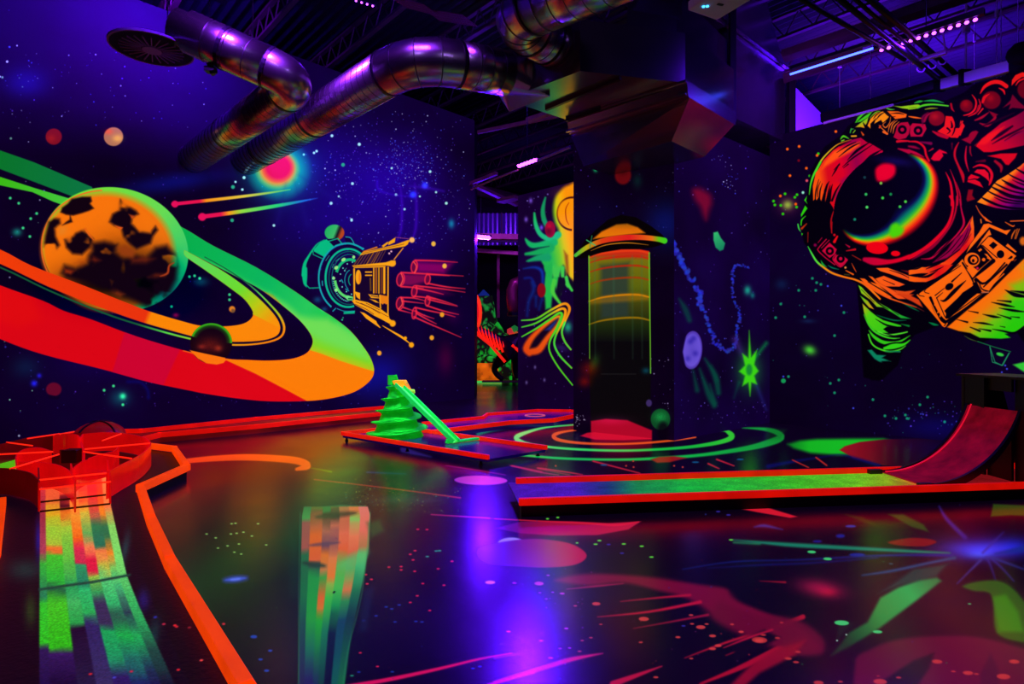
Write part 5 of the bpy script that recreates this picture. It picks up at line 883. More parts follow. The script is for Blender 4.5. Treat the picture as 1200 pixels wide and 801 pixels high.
fl.poly(N7([(570, 465), (640, 425), (720, 395), (790, 385), (810, 400), (720, 470), (640, 530), (560, 590), (440, 662), (380, 690), (450, 600), (520, 560)]), lin(N7([(780, 390)])[0], N7([(440, 660)])[0], [(0, (20, 120, 60)), (.25, (26, 170, 80)), (.6, (20, 140, 60)), (1, (8, 50, 26))]), 6)
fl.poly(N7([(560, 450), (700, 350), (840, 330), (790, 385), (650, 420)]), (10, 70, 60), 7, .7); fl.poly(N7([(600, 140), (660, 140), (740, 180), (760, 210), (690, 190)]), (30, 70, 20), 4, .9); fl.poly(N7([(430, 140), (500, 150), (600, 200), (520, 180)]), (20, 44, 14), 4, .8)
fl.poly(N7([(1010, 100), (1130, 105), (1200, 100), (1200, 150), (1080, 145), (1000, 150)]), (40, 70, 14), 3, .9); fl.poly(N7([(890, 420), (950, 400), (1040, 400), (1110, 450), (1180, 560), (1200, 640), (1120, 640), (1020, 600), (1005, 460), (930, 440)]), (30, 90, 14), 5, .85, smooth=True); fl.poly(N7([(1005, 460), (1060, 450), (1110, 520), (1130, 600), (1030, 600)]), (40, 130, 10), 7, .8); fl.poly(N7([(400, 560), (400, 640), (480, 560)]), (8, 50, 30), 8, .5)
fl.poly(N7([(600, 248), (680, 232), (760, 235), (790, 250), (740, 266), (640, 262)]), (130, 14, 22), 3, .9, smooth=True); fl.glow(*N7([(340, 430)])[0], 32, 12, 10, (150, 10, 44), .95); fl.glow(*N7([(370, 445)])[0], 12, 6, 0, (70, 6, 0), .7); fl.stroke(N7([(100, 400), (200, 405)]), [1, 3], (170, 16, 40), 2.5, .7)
fl.stroke(N7([(80, 190), (120, 185), (190, 200)]), [1.5, 4, 1], (14, 50, 150), 4, .8); fl.ell(*N7([(455, 187)])[0], 6, 1.5, 0, (14, 50, 150), 2); fl.ell(*N7([(415, 225)])[0], 5, 2.2, 0, (14, 30, 140), 3); fl.ell(*N7([(480, 298)])[0], 9, 2, 0, (14, 30, 140), 2.4); fl.ell(*N7([(325, 246)])[0], 5, 1.6, 0, (20, 20, 120), 2.4)
for x, y, rx in ((303, 287, 5), (365, 314, 5), (420, 563, 8.6), (560, 598, 5.6), (918, 489, 2), (612, 333, 2.5)): fl.ell(*N7([(x, y)])[0], rx, rx*.34, 3, (60, 200, 110) if rx != 2.5 else (40, 80, 90), 1.3)
for x, y in ((438, 609), (402, 632)): fl.star(*N7([(x, y)])[0], 1.0, (190, 230, 200))
for x, y, rx in ((28, 598, 3), (170, 622, 3), (100, 630, 9), (115, 610, 3), (212, 702, 4), (242, 716, 3.5), (250, 676, 3), (792, 714, 6), (912, 758, 6), (1050, 772, 8), (1092, 714, 6), (855, 752, 2.5), (570, 792, 8), (642, 776, 3), (415, 792, 3), (330, 796, 6), (945, 762, 2.5), (186, 562, 2), (562, 770, 1.5)): fl.ell(*N7([(x, y)])[0], rx, rx*.4, 4, (200, 50, 50), 1.6, .9)
for x, y in ((320, 252), (407, 243), (392, 257), (572, 265), (610, 307), (502, 256), (920, 240), (205, 158), (245, 153)): fl.ell(*N6([(x, y)])[0], 2.6 if x > 380 else 1.8, 1.0, 0, (90, 210, 60), 1.2)
for x, y, rx in ((172, 410, 5.5), (262, 449, 3), (207, 378, 2), (395, 489, 5), (313, 497, 2.2), (580, 548, 6), (802, 580, 5.5), (278, 585, 2.6), (413, 569, 2), (713, 619, 3), (768, 567, 2.4), (825, 568, 2.4), (848, 614, 4), (765, 702, 2.4), (627, 775, 3), (568, 639, 2.4), (374, 621, 2.2), (340, 632, 2), (291, 661, 2), (254, 663, 1.8), (330, 674, 2.4), (217, 700, 3), (180, 633, 2.2), (53, 597, 2.6), (924, 569, 2.2), (960, 598, 2.6), (76, 408, 2.4), (764, 533, 2.6), (848, 664, 4), (1030, 632, 5), (870, 652, 4), (175, 446, 1.6), (225, 444, 1.6), (200, 470, 1.6)):
    fl.ell(*N6([(x, y)])[0], rx, rx*.42, 2, (215, 60, 60) if x > 300 else (215, 50, 150), 1.4, .9)
for x, y in ((443, 258), (495, 292), (735, 575), (910, 143), (870, 130), (27, 646), (92, 620), (152, 783), (250, 780)): fl.ell(*N6([(x, y)])[0], 2.4, .9, 0, (60, 50, 190), 1.4, .8)
fl.stars(26, 680, 690, 900, 780, ((170, 30, 50), (120, 40, 120)), (.5, 1.1)); fl.stars(30, 600, 660, 700, 780, ((170, 40, 140),), (.5, 1.0))
for x, y in ((582, 245), (615, 246), (565, 355), (478, 381), (522, 379), (522, 391), (571, 396), (600, 440), (580, 484), (555, 508), (625, 537), (676, 446), (415, 425), (395, 408), (375, 689), (437, 738), (705, 360), (655, 387), (572, 322), (555, 335), (400, 441)): fl.ell(*N5([(x, y)])[0], 1.9, 1.0, 0, (205, 26, 60), 1.2)
for x, y in ((468, 524), (488, 531), (500, 578), (575, 576), (597, 578), (515, 517), (387, 573), (50, 682), (15, 712), (37, 753), (490, 757), (370, 758), (780, 745), (805, 738), (432, 556)): fl.ell(*N5([(x, y)])[0], 2.2, 1.0, 0, (20, 50, 150), 1.3)
for x, y in ((616, 343), (648, 323), (345, 771), (660, 322)): fl.ell(*N5([(x, y)])[0], 2.2, 1.0, 0, (30, 150, 110), 1.3)
for x, y in ((908, 95), (948, 112), (1018, 50), (1035, 48), (1134, 50), (1040, 92), (1070, 87), (1107, 104), (1050, 139), (1000, 147), (958, 157), (1030, 175), (1060, 183), (1170, 143), (1015, 95)): fl.ell(*N1([(x, y)])[0], 1.7, .9, 0, (130, 190, 90), 1.1)
fl.ell(*N1([(1035, 293)])[0], 14, 3.4, -6, (60, 80, 220), 6, .9); fl.ell(*N1([(1035, 294)])[0], 6, 1.6, -6, (90, 110, 240), 3)
for x, y in ((983, 490),): fl.ell(*N1([(x, y)])[0], 2, 1.4, 0, (210, 30, 50), 1.2)
for x, y, rx in ((1115, 546, 4), (1188, 607, 2.5), (1146, 646, 2.5), (1172, 695, 3)): fl.ell(*N1([(x, y)])[0], rx, rx*.5, 0, (20, 60, 170), 1.3)
# rainbow strip on the floor: narrow brushed planks
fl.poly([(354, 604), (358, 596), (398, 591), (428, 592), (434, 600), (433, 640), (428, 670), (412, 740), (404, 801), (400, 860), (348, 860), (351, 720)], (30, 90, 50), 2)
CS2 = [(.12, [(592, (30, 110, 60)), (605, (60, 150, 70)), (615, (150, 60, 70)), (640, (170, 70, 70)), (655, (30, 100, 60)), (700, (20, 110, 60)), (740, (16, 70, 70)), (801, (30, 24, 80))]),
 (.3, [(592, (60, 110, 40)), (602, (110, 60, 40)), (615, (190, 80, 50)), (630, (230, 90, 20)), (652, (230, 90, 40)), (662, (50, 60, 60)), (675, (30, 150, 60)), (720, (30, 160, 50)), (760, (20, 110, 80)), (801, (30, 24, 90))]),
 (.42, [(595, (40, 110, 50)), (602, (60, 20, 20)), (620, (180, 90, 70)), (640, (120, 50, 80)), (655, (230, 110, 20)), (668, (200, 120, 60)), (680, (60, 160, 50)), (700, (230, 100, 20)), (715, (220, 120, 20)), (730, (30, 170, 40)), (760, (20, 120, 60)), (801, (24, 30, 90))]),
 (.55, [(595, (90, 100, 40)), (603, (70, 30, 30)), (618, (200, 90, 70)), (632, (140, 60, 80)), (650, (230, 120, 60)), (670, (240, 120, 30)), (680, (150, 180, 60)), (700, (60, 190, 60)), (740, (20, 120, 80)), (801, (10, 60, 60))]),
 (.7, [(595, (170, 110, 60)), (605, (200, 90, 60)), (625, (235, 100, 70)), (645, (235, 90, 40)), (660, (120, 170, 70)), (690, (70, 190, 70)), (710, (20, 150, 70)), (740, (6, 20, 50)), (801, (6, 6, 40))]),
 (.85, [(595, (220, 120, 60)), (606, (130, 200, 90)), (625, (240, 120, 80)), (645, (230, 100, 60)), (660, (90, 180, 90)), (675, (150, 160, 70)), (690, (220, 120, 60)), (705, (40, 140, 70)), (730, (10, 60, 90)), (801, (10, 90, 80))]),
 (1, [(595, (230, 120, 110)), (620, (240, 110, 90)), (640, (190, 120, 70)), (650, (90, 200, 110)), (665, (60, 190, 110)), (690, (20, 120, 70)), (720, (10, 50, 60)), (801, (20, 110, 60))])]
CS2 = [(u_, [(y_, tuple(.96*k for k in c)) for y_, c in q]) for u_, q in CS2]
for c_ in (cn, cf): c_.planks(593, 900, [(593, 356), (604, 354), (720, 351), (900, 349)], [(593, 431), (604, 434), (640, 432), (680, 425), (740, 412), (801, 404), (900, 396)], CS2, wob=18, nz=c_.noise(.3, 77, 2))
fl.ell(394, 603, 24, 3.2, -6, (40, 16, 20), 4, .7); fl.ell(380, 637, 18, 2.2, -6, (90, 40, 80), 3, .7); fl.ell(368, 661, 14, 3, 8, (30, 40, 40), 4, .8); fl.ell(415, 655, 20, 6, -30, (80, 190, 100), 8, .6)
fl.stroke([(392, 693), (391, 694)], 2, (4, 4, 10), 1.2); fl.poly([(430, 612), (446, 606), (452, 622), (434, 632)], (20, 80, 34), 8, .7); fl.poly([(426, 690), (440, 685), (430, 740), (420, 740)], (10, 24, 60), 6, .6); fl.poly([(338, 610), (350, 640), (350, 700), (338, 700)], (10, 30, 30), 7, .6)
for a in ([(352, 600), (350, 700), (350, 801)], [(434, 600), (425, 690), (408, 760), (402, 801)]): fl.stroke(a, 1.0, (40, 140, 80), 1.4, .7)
for c_ in (cn, cf): c_.stars(140, -200, 560, 1400, 801, ((150, 30, 60), (40, 60, 160), (40, 120, 60)), (.4, 1.0), al=(.3, .8))
# ================================================================ the room
BLK = MATS['black_paint']
mWL = cl.material('mural_planet_wall', .93, .8, .5, spec=.12); mC1 = c1.material('mural_craft', .93, .8, .5, spec=.12); mC2 = c2.material('mural_star', .93, .8, .5, spec=.12)
mC3 = c3.material('mural_swirl', .93, .8, .5, spec=.12); mWR = ca.material('mural_astronaut', .93, .8, .5, spec=.12)
def st(o): o['kind'] = 'structure'; return o
st(cl.plane_obj('wall_left', mWL, thick=.3))
st(c1.plane_obj('wall_center', mC1, thick=.0)); st(c2.plane_obj('wall_center_side', mC2, thick=0))
st(c3.plane_obj('wall_back', mC3, thick=.18)); st(ca.plane_obj('wall_right', mWR, thick=.2))
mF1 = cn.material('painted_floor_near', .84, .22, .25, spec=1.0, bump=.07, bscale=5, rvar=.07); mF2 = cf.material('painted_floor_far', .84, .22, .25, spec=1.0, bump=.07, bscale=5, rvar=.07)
me = bpy.data.meshes.new('floor')
vs = []; fs = []; uvs = []; mi = []
def fq(x0, y0, x1, y1, k, uv=((0, 0), (1, 0), (1, 1), (0, 1))):
    n = len(vs); vs.extend([(x0, y0, 0), (x1, y0, 0), (x1, y1, 0), (x0, y1, 0)]); fs.append((n, n+1, n+2, n+3)); uvs.extend(uv); mi.append(k)
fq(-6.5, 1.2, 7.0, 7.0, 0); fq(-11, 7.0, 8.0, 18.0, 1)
blk_f = mat('black_floor', (12, 4, 26), .24, spec=.6, bump=.05, bscale=6)
fq(-14, -4, 12, 1.2, 2); fq(-14, 1.2, -6.5, 7, 2); fq(7, 1.2, 12, 7, 2); fq(-14, 7, -11, 18, 2); fq(8, 7, 12, 18, 2); fq(-14, 18, 12, 30, 2)
me.from_pydata(vs, [], fs); me.materials.append(mF1); me.materials.append(mF2); me.materials.append(blk_f)
ul = me.uv_layers.new(name='uv')
for i, q in enumerate(uvs): ul.data[i].uv = q
for p, k in zip(me.polygons, mi): p.material_index = k
st_f = bpy.data.objects.new('floor', me); C.objects.link(st_f); st(st_f)
# hidden sides and tops of the walls, ceiling, far room
WS = math.sqrt(.5)
a1 = Vector((-.66, .751, 0)).normalized(); a2 = Vector((.7, .714, 0)).normalized()
mb = MB(); q = WL1
mb.hexa([WL1, WL1+Vector((-.02, 1.6, 0)), WL1+Vector((-1.6, 1.6, 0)), WL1+Vector((-.25, .25, 0))-dL*.2], [p+Vector((0, 0, 7.4)) for p in (WL1, WL1+Vector((-.02, 1.6, 0)), WL1+Vector((-1.6, 1.6, 0)), WL1+Vector((-.25, .25, 0))-dL*.2)])
st(mb.build('wall_left_end', BLK))
mb = MB(); PD = PB+(PL-PC); mb.quad(PL, PD, PD+Vector((0, 0, PILH)), PL+Vector((0, 0, PILH))); mb.quad(PD, PB, PB+Vector((0, 0, PILH)), PD+Vector((0, 0, PILH)))
mb.face([p+Vector((0, 0, PILH)) for p in (PL, PC, PB, PD)])
st(mb.build('wall_center_rear', BLK))
# steel ceiling
deck_m = mat('dark_deck', (16, 10, 44), .5, .3, noise=.4, nscale=3); joist_m = mat('joist_steel', (84, 50, 66), .45, .3, noise=.4, nscale=4)
mb = MB(); n = 150; x0, x1 = -16.0, 16.0
dvec = a1; svec = a2; org = Vector((0, 9, CEIL+.35)); prof = []
for i in range(n):
    s0 = -15+i*.2
    prof += [(s0, 0), (s0+.06, .06), (s0+.13, .06), (s0+.19, 0)]
k0 = len(mb.v)
for (s_, z_) in prof:
    mb.v.append(tuple(org+svec*s_+dvec*-16+Vector((0, 0, z_)))); mb.v.append(tuple(org+svec*s_+dvec*18+Vector((0, 0, z_))))
for i in range(len(prof)-1): mb.f.append((k0+2*i, k0+2*i+1, k0+2*i+3, k0+2*i+2))
ceil_o = st(mb.build('ceiling', deck_m))
def joist(a, b, h=.42, first=[None]):
    """open-web steel joist"""
    a, b = Vector(a), Vector(b); L = (b-a).length; n = max(3, int(L/.55)); d = (b-a)/n; mb = MB()
    mb.beam(a, b, .09, .05); mb.beam(a-Vector((0, 0, h)), b-Vector((0, 0, h)), .09, .05)
    for i in range(n):
        p = a+d*i; mb.beam(p, p+d*.5-Vector((0, 0, h)), .022, .022); mb.beam(p+d*.5-Vector((0, 0, h)), p+d, .022, .022)
    o = mb.build('joist', joist_m, ceil_o); return o
for i in range(-4, 7):
    o = Vector((0, 10, CEIL+.32))+a2*(i*1.55-1.0); joist(o-a1*9, o+a1*11)
for k, s in enumerate((-.5, 9.5)):
    mb = MB(); o = Vector((0, 10, CEIL-.28))+a1*s
    for z_, wd in ((0, .2), (-.36, .2)): mb.beam(o-a2*13+Vector((0, 0, z_)), o+a2*13+Vector((0, 0, z_)), wd, .03)
    mb.beam(o-a2*13+Vector((0, 0, -.18)), o+a2*13+Vector((0, 0, -.18)), .02, .34); mb.build('girder', joist_m, ceil_o)
# far room seen through the gap
far_m = mat('far_wall_paint', (14, 4, 26), .8); cor_m = mat('corrugated_steel', (120, 100, 170), .35, .6); beam_m = mat('dusty_beam', (190, 120, 110), .6, noise=.4, nscale=5)
mb = MB(); y0 = 25.5; mb.box((0, y0, 3.8), 16, .1, 7.6); st(mb.build('wall_far', far_m))
mb = MB(); z0, z1 = 4.95, 6.1
for i in range(44):
    x = -4.6+i*.16
    mb.hexa([(x, 21.4, z0), (x+.05, 21.33, z0), (x+.1, 21.33, z0), (x+.15, 21.4, z0), (x+.15, 21.44, z0), (x, 21.44, z0)], [(x, 21.4, z1), (x+.05, 21.33, z1), (x+.1, 21.33, z1), (x+.15, 21.4, z1), (x+.15, 21.44, z1), (x, 21.44, z1)])
st(mb.build('wall_far_upper', cor_m)); mb = MB(); mb.beam((-.37, 21.3, 4.95), (-.37, 21.3, 6.1), .12, .06); st(mb.build('trim_1', BLK))
mb = MB(); mb.beam((-2.5, 19.8, 5.02), (1.4, 20.6, 5.08), .3, .18); st(mb.build('trim_2', beam_m))
mb = MB(); mb.beam((-2.2, 19.4, 4.78), (1.4, 19.6, 4.78), .1, .06); st(mb.build('trim_3', far_m))
mb = MB(); mb.beam(P(553, 293, 20), P(610, 297, 20), .12, .12); mb.beam(P(554, 290, 20), P(554, 310, 20), .08, .08); mb.beam(P(584, 297, 22), P(584, 372, 22), .2, .1); st(mb.build('trim_4', beam_m))
for (p, q2, w_) in ((P(552, 215, 15.5), P(582, 203, 14.8), .09), (P(552, 215, 15.5), P(606, 240, 16.5), .14), (P(586, 236, 16), P(607, 231, 15.6), .3), (P(560, 155, 14), P(690, 128, 12.5), .05), (P(618, 141, 12.6), P(648, 131, 12.2), .12)):
    mb = MB(); mb.beam(p, q2, w_, .08); mb.build('brace', beam_m, ceil_o)
# storeroom beyond the right wall
lit_m = mat('pale_panel', (150, 140, 175), .6)
mb = MB(); A0 = P(932, 155, 13.6); B0 = P(990, 155, 15.2)
mb.hexa([Vector((A0.x, A0.y, 4.2)), Vector((B0.x, B0.y, 4.2)), Vector((B0.x, B0.y+.4, 4.2)), Vector((A0.x, A0.y+.4, 4.2))], [Vector((A0.x, A0.y, 7.3)), Vector((B0.x, B0.y, 6.7)), Vector((B0.x, B0.y+.4, 6.7)), Vector((A0.x, A0.y+.4, 7.3))])
st(mb.build('wall_storeroom', lit_m))
mb = MB(); mb.beam(P(927, 90, 11), Vector((P(927, 90, 11).x, 11, 4)), .12, .12); st(mb.build('trim_5', BLK))
# ================================================================ mini golf holes
rail_m = mat('rail_paint', (255, 60, 4), .5, emis=.72, ecol=(240, 14, 4), noise=.3, nscale=5, spec=.2)
rail_o = mat('rail_paint_orange', (255, 92, 4), .5, emis=.85, ecol=(255, 66, 2), noise=.2, nscale=5, spec=.2)
deckb = mat('black_board', (12, 5, 24), .45, spec=.3); foot_m = mat('black_rubber', (8, 6, 12), .6)
def rail(parent, a, b, wd=.045, ht=.06, m=None, name='rail', out=0.0):
    """one painted timber; a, b = top centre line ends"""
    a, b = Vector(a), Vector(b); mb = MB(); h = Vector((0, 0, ht/2)); d = (b-a).normalized()*wd*.45
    mb.beam(a-h-d, b-h+d, wd, ht); return mb.build(name, m or rail_m, parent, bevel=.004)
def deck(parent, pts, zt, zb, m, name='deck'):
    mb = MB(); mb.hexa([Vector((p.x, p.y, zb)) for p in pts], [Vector((p.x, p.y, zt)) for p in pts]); return mb.build(name, m, parent)
def canvas_deck(parent, c_, m, name='playing_surface'):
    return c_.plane_obj(name, m, parent, thick=.012)
# ---- long straight hole on the right, with the quarter-pipe ramp
h1 = empty('mini_golf_lane', (2.6, 5.6, 0), 'long straight mini golf lane with red rails and green carpet, running to the curved ramp', 'golf lane', 'blacklight golf lanes')
n0, n1_ = Vector((.08, 5.10, .167)), Vector((5.6, 5.777, .167)); b0, b1_ = Vector((.06, 5.87, .167)), Vector((5.9, 6.62, .167))
seg = lambda a, b, t: a+(b-a)*t
for t0, t1 in ((0, .44), (.445, .84), (.845, 1)): rail(h1, seg(n0, n1_, t0), seg(n0, n1_, t1)); rail(h1, seg(b0, b1_, t0), seg(b0, b1_, t1), m=rail_m)
deck(h1, [n0+Vector((0, .02, 0)), n1_, b1_, b0], .098, .0, deckb, 'base_board')
cg = Canvas((0.06, 5.12, .112), (1, .124, 0), (-.124, 1, 0), 5.6, .78, .006, (30, 160, 30), 51)
cg.px  # painted carpet: violet, green, yellow-green, orange towards the ramp
cg.poly([(500, 500), (1400, 500), (1400, 640), (500, 640)], lin((612, 575), (1110, 570), [(0, (70, 20, 170)), (.12, (70, 24, 170)), (.2, (20, 50, 110)), (.27, (8, 130, 60)), (.4, (12, 175, 44)), (.62, (50, 185, 30)), (.78, (96, 190, 20)), (.86, (140, 175, 12)), (.93, (190, 90, 20)), (1, (120, 14, 20))]), 1)
cg.poly([(1070, 540), (1083, 567.6), (1095, 574), (1140, 576), (1140, 540)], (110, 16, 24), 3); cg.poly([(1195, 500), (1400, 500), (1400, 600), (1200, 600)], (30, 2, 20), 6)
ns = cg.rs.rand(cg.ny, cg.nx, 1).astype(np.float32); cg.im *= (.72+.42*ns); cg.im *= (.8+.35*cg.noise(.12, 3)[..., None])
mcg = cg.material('carpet_green', 1.1, .9, .5, bump=.5, bscale=160); canvas_deck(h1, cg, mcg)
rm = mat('ramp_carpet', (190, 8, 38), .85, emis=.6, ecol=(150, 4, 34), noise=.6, nscale=7, bump=.6, bscale=150); edge_m = mat('ramp_edge_black', (24, 10, 40), .4); line_m = mat('ramp_line', (235, 16, 50), .5, emis=.8)
r_ = empty('quarter_pipe_ramp', (4.6, 6.1, .11), 'curved quarter-pipe ramp with crimson carpet and black back box on the long lane', 'ramp')
def rp(x, y, z): return Vector((3.97, 5.70, .112))+Vector((.992, .129, 0))*x+Vector((-.129, .992, 0))*y+Vector((0, 0, z))
def arc(x, R=1.08): return R-math.sqrt(R*R-min(x, 1.01)**2)
N = 24; mb = MB(); xs = [1.01*i/N for i in range(N+1)]
for i in range(N):
    xa, xb = xs[i], xs[i+1]; za, zb = arc(xa)+.012, arc(xb)+.012
    mb.hexa([rp(xa, .03, za-.02), rp(xb, .03, zb-.02), rp(xb+.04, .63, zb-.02), rp(xa+.04, .63, za-.02)], [rp(xa, .03, za), rp(xb, .03, zb), rp(xb+.04, .63, zb), rp(xa+.04, .63, za)])
mb.build('carpet', rm, r_)
for y_, off in ((.0, 0), (.63, .04)):
    mb = MB()
    for i in range(N):
        xa, xb = xs[i]+off, xs[i+1]+off; za, zb = arc(xs[i])+.03, arc(xs[i+1])+.03
        mb.hexa([rp(xa, y_, za-.08 if i > 2 else 0), rp(xb, y_, zb-.08 if i > 2 else 0), rp(xb, y_+.03, zb-.08 if i > 2 else 0), rp(xa, y_+.03, za-.08 if i > 2 else 0)], [rp(xa, y_, za), rp(xb, y_, zb), rp(xb, y_+.03, zb), rp(xa, y_+.03, za)])
    mb.build('side_rib', edge_m, r_)
mb = MB(); mb.tube([rp(x+.04, .59, arc(x)+.025) for x in xs], .007, 6); mb.build('edge_line', line_m, r_)
box_m = mat('ramp_box_board', (30, 10, 20), .5, noise=.5, nscale=3)
bx_ = lambda x, y, z: rp(x, y, z-.112)
mb = MB()                                           # back board with a window
for (ya, yb, za, zb) in ((-.03, .12, .1, 1.13), (.42, .72, .1, 1.13), (.12, .42, 1.0, 1.13), (.12, .42, .1, .8)):
    mb.hexa([bx_(1.03, ya, za), bx_(1.06, ya, za), bx_(1.10, yb, za), bx_(1.07, yb, za)], [bx_(1.03, ya, zb), bx_(1.06, ya, zb), bx_(1.10, yb, zb), bx_(1.07, yb, zb)])
mb.build('front_board', box_m, r_)
for y_ in (-.03, .69):
    mb = MB(); mb.hexa([bx_(1.06, y_, .1), bx_(1.8, y_, .1), bx_(1.8, y_+.03, .1), bx_(1.06, y_+.03, .1)], [bx_(1.06, y_, 1.13), bx_(1.5, y_, 1.13), bx_(1.5, y_+.03, 1.13), bx_(1.06, y_+.03, 1.13)]); mb.build('side_board', box_m, r_)
mb = MB(); mb.hexa([bx_(.98, -.06, 1.13), bx_(1.55, -.06, 1.13), bx_(1.55, .75, 1.13), bx_(1.02, .75, 1.13)], [bx_(.98, -.06, 1.155), bx_(1.55, -.06, 1.155), bx_(1.55, .75, 1.155), bx_(1.02, .75, 1.155)]); mb.build('top_board', box_m, r_)
for p in (rp(-.03, .0, .02), rp(-.06, .62, .02)):
    mb = MB(); mb.box(p, .14, .05, .05, .12); mb.build('toe_block', mat('dark_block', (26, 20, 60), .5), r_)
# ---- lane with the spiral mound
h2 = empty('mini_golf_lane', (-.9, 8.4, 0), 'short mini golf lane with red rails on small feet, under the green spiral mound', 'golf lane', 'blacklight golf lanes')
A2, B2_, C2_ = Vector((-2.57, 9.07, .14)), Vector((-.30, 7.21, .14)), Vector((.44, 7.87, .14)); D2 = A2+(C2_-B2_)
for p, q_ in ((A2, B2_), (A2, D2), (D2, C2_)): rail(h2, p, q_, ht=.055)
blue_m = mat('lane_board_blue', (20, 8, 90), .18, emis=.12, ecol=(40, 10, 150), spec=.7, noise=.3, nscale=3)
deck(h2, [A2, B2_, C2_, D2], .085, .05, blue_m)
for p in (A2+Vector((.06, 0, 0)), B2_+Vector((-.08, .08, 0)), C2_+Vector((-.1, .0, 0)), D2+Vector((.1, -.02, 0)), (A2+B2_)/2+Vector((0, .05, 0))):
    mb = MB(); mb.tube([Vector((p.x, p.y, 0)), Vector((p.x, p.y, .02)), Vector((p.x, p.y, .05))], [.03, .018, .018], 8); mb.build('foot', foot_m, h2)
grn_m = mat('mound_paint', (20, 235, 40), .6, spec=.15, emis=.4, ecol=(4, 165, 24), noise=.3, nscale=5, bump=.3, bscale=30)
grn2 = mat('chute_paint', (30, 225, 80), .6, spec=.2, emis=.6, ecol=(8, 190, 60), noise=.12, nscale=4); mint_m = mat('chute_channel', (90, 240, 90), .6, spec=.2, emis=.8, ecol=(50, 215, 50)); or_m = mat('cup_paint', (250, 170, 20), .6, spec=.2, emis=.8, ecol=(240, 140, 10))
mo = empty('spiral_mound', (-1.72, 9.0, .085), 'green spiral mound obstacle with stepped ledges winding up to a small top', 'golf obstacle')
mb = MB(); nt_, nzz = 80, 190; H_ = .80; cen = Vector((-1.72, 9.0, .086)); turns = 4.7
for j in range(nzz+1):
    zf = j/nzz
    for i in range(nt_):
        th = 2*math.pi*i/nt_; ph = (zf*turns-i/nt_) % 1.0
        core = .385-.30*zf**.85; led = .125*(1-.45*zf)
        pr = ((ph-.38)/.34)**2.2 if .38 < ph < .72 else (1.0 if .72 <= ph < .80 else (1-(ph-.80)/.06 if ph < .86 and ph >= .80 else 0))
        r = core+led*pr+.014*math.sin(th*3+zf*9)*pr
        mb.v.append((cen.x+r*math.cos(th), cen.y+r*math.sin(th), cen.z+zf*H_))
for j in range(nzz):
    for i in range(nt_):
        a = j*nt_+i; b = j*nt_+(i+1) % nt_; mb.f.append((a, b, b+nt_, a+nt_))
mb.f.append(tuple(nzz*nt_+i for i in range(nt_)))
mb.build('ledges', grn_m, mo, smooth=False)
mb = MB(); tp = cen+Vector((-.09, 0, H_+.04)); mb.box(tp, .12, .09, .15, .35); mb.build('top_block', grn_m, mo, bevel=.012)
mb = MB(); mb.beam(cen+Vector((.0, 0, H_)), cen+Vector((-.03, -.02, H_+.12)), .03, .03); mb.build('peg', grn_m, mo)
mb = MB(); mb.hexa([cen+Vector(v) for v in ((0, -.14, .72), (.2, -.14, .66), (.22, .04, .66), (0, .06, .74))], [cen+Vector(v) for v in ((-.06, -.16, .84), (.12, -.16, .84), (.12, .06, .84), (0, .08, .84))]); mb.build('catch_tray', or_m, mo, bevel=.01)
mb = MB(); mb.tube([cen+Vector((.14, -.1, .66)), cen+Vector((.22, -.1, .67)), cen+Vector((.27, -.1, .68))], [.045, .045, .03], 10); mb.build('tray_lip', mat('lip_paint', (170, 220, 30), .5, emis=.5), mo, smooth=True)
ch = empty('ball_chute', (-.80, 8.25, .09), 'long straight green ball chute leaning from the mound top to the lane', 'golf chute')
ct, cb_ = Vector((-1.70, 8.86, .86)), Vector((-.78, 8.22, .12)); dch = (cb_-ct).normalized(); sd = dch.cross(Vector((0, 0, 1))).normalized(); upv = sd.cross(dch).normalized()
if upv.z < 0: upv = -upv
mb = MB(); mb.beam(ct, cb_, .10, .02, upv); mb.build('channel_floor', mint_m, ch)
for s in (-1, 1):
    mb = MB(); mb.beam(ct+sd*.055*s+upv*.02, cb_+sd*.055*s+upv*.02, .022, .06, upv); mb.build('side_wall', grn2, ch, bevel=.004)
mb = MB(); mb.beam(G(523, 519, .1)+Vector((0, 0, .01)), G(566, 513.5, .1)+Vector((0, 0, .01)), .07, .03); mb.build('cross_foot', grn2, ch, bevel=.004)
mb = MB(); mb.box(cb_+Vector((-.09, .06, .01)), .09, .05, .05, .4); mb.build('foot_block', grn2, ch, bevel=.004)
# ---- lane behind, towards the pillar
h3 = empty('mini_golf_lane', (.1, 11, 0), 'narrow bent mini golf lane with a cup, between the mound and the pillar', 'golf lane', 'blacklight golf lanes')
up_ = [G(x, y, .14) for x, y in ((496, 494), (566, 487.3), (571, 483.6), (630, 479.2), (668, 479.6), (690, 482))]
lo_ = [G(x, y, .14) for x, y in ((505, 503.5), (540, 499.3), (597, 492.5), (649, 489.8), (671, 485.4), (686, 484))]
for ps in (up_, lo_):
    for p, q_ in zip(ps, ps[1:]): rail(h3, p, q_, ht=.07)
vio_m = mat('lane_board_violet', (40, 12, 120), .2, emis=.25, ecol=(46, 10, 130), spec=.7, noise=.5, nscale=1.5)
mb = MB(); ring_ = up_+lo_[::-1]; mb.hexa([Vector((p.x, p.y, .0)) for p in ring_], [Vector((p.x, p.y, .09)) for p in ring_]); mb.build('deck', vio_m, h3)
mb = MB(); c_ = G(627, 486.6, .09); R_ = .2
for i in range(20):
    t0, t1 = 2*math.pi*i/20, 2*math.pi*(i+1)/20; e = lambda r, t, z: Vector((c_.x+r*math.cos(t), c_.y+r*math.sin(t), z))
    mb.hexa([e(.16, t0, .091), e(R_, t0, .091), e(R_, t1, .091), e(.16, t1, .091)], [e(.16, t0, .1), e(R_, t0, .1), e(R_, t1, .1), e(.16, t1, .1)])
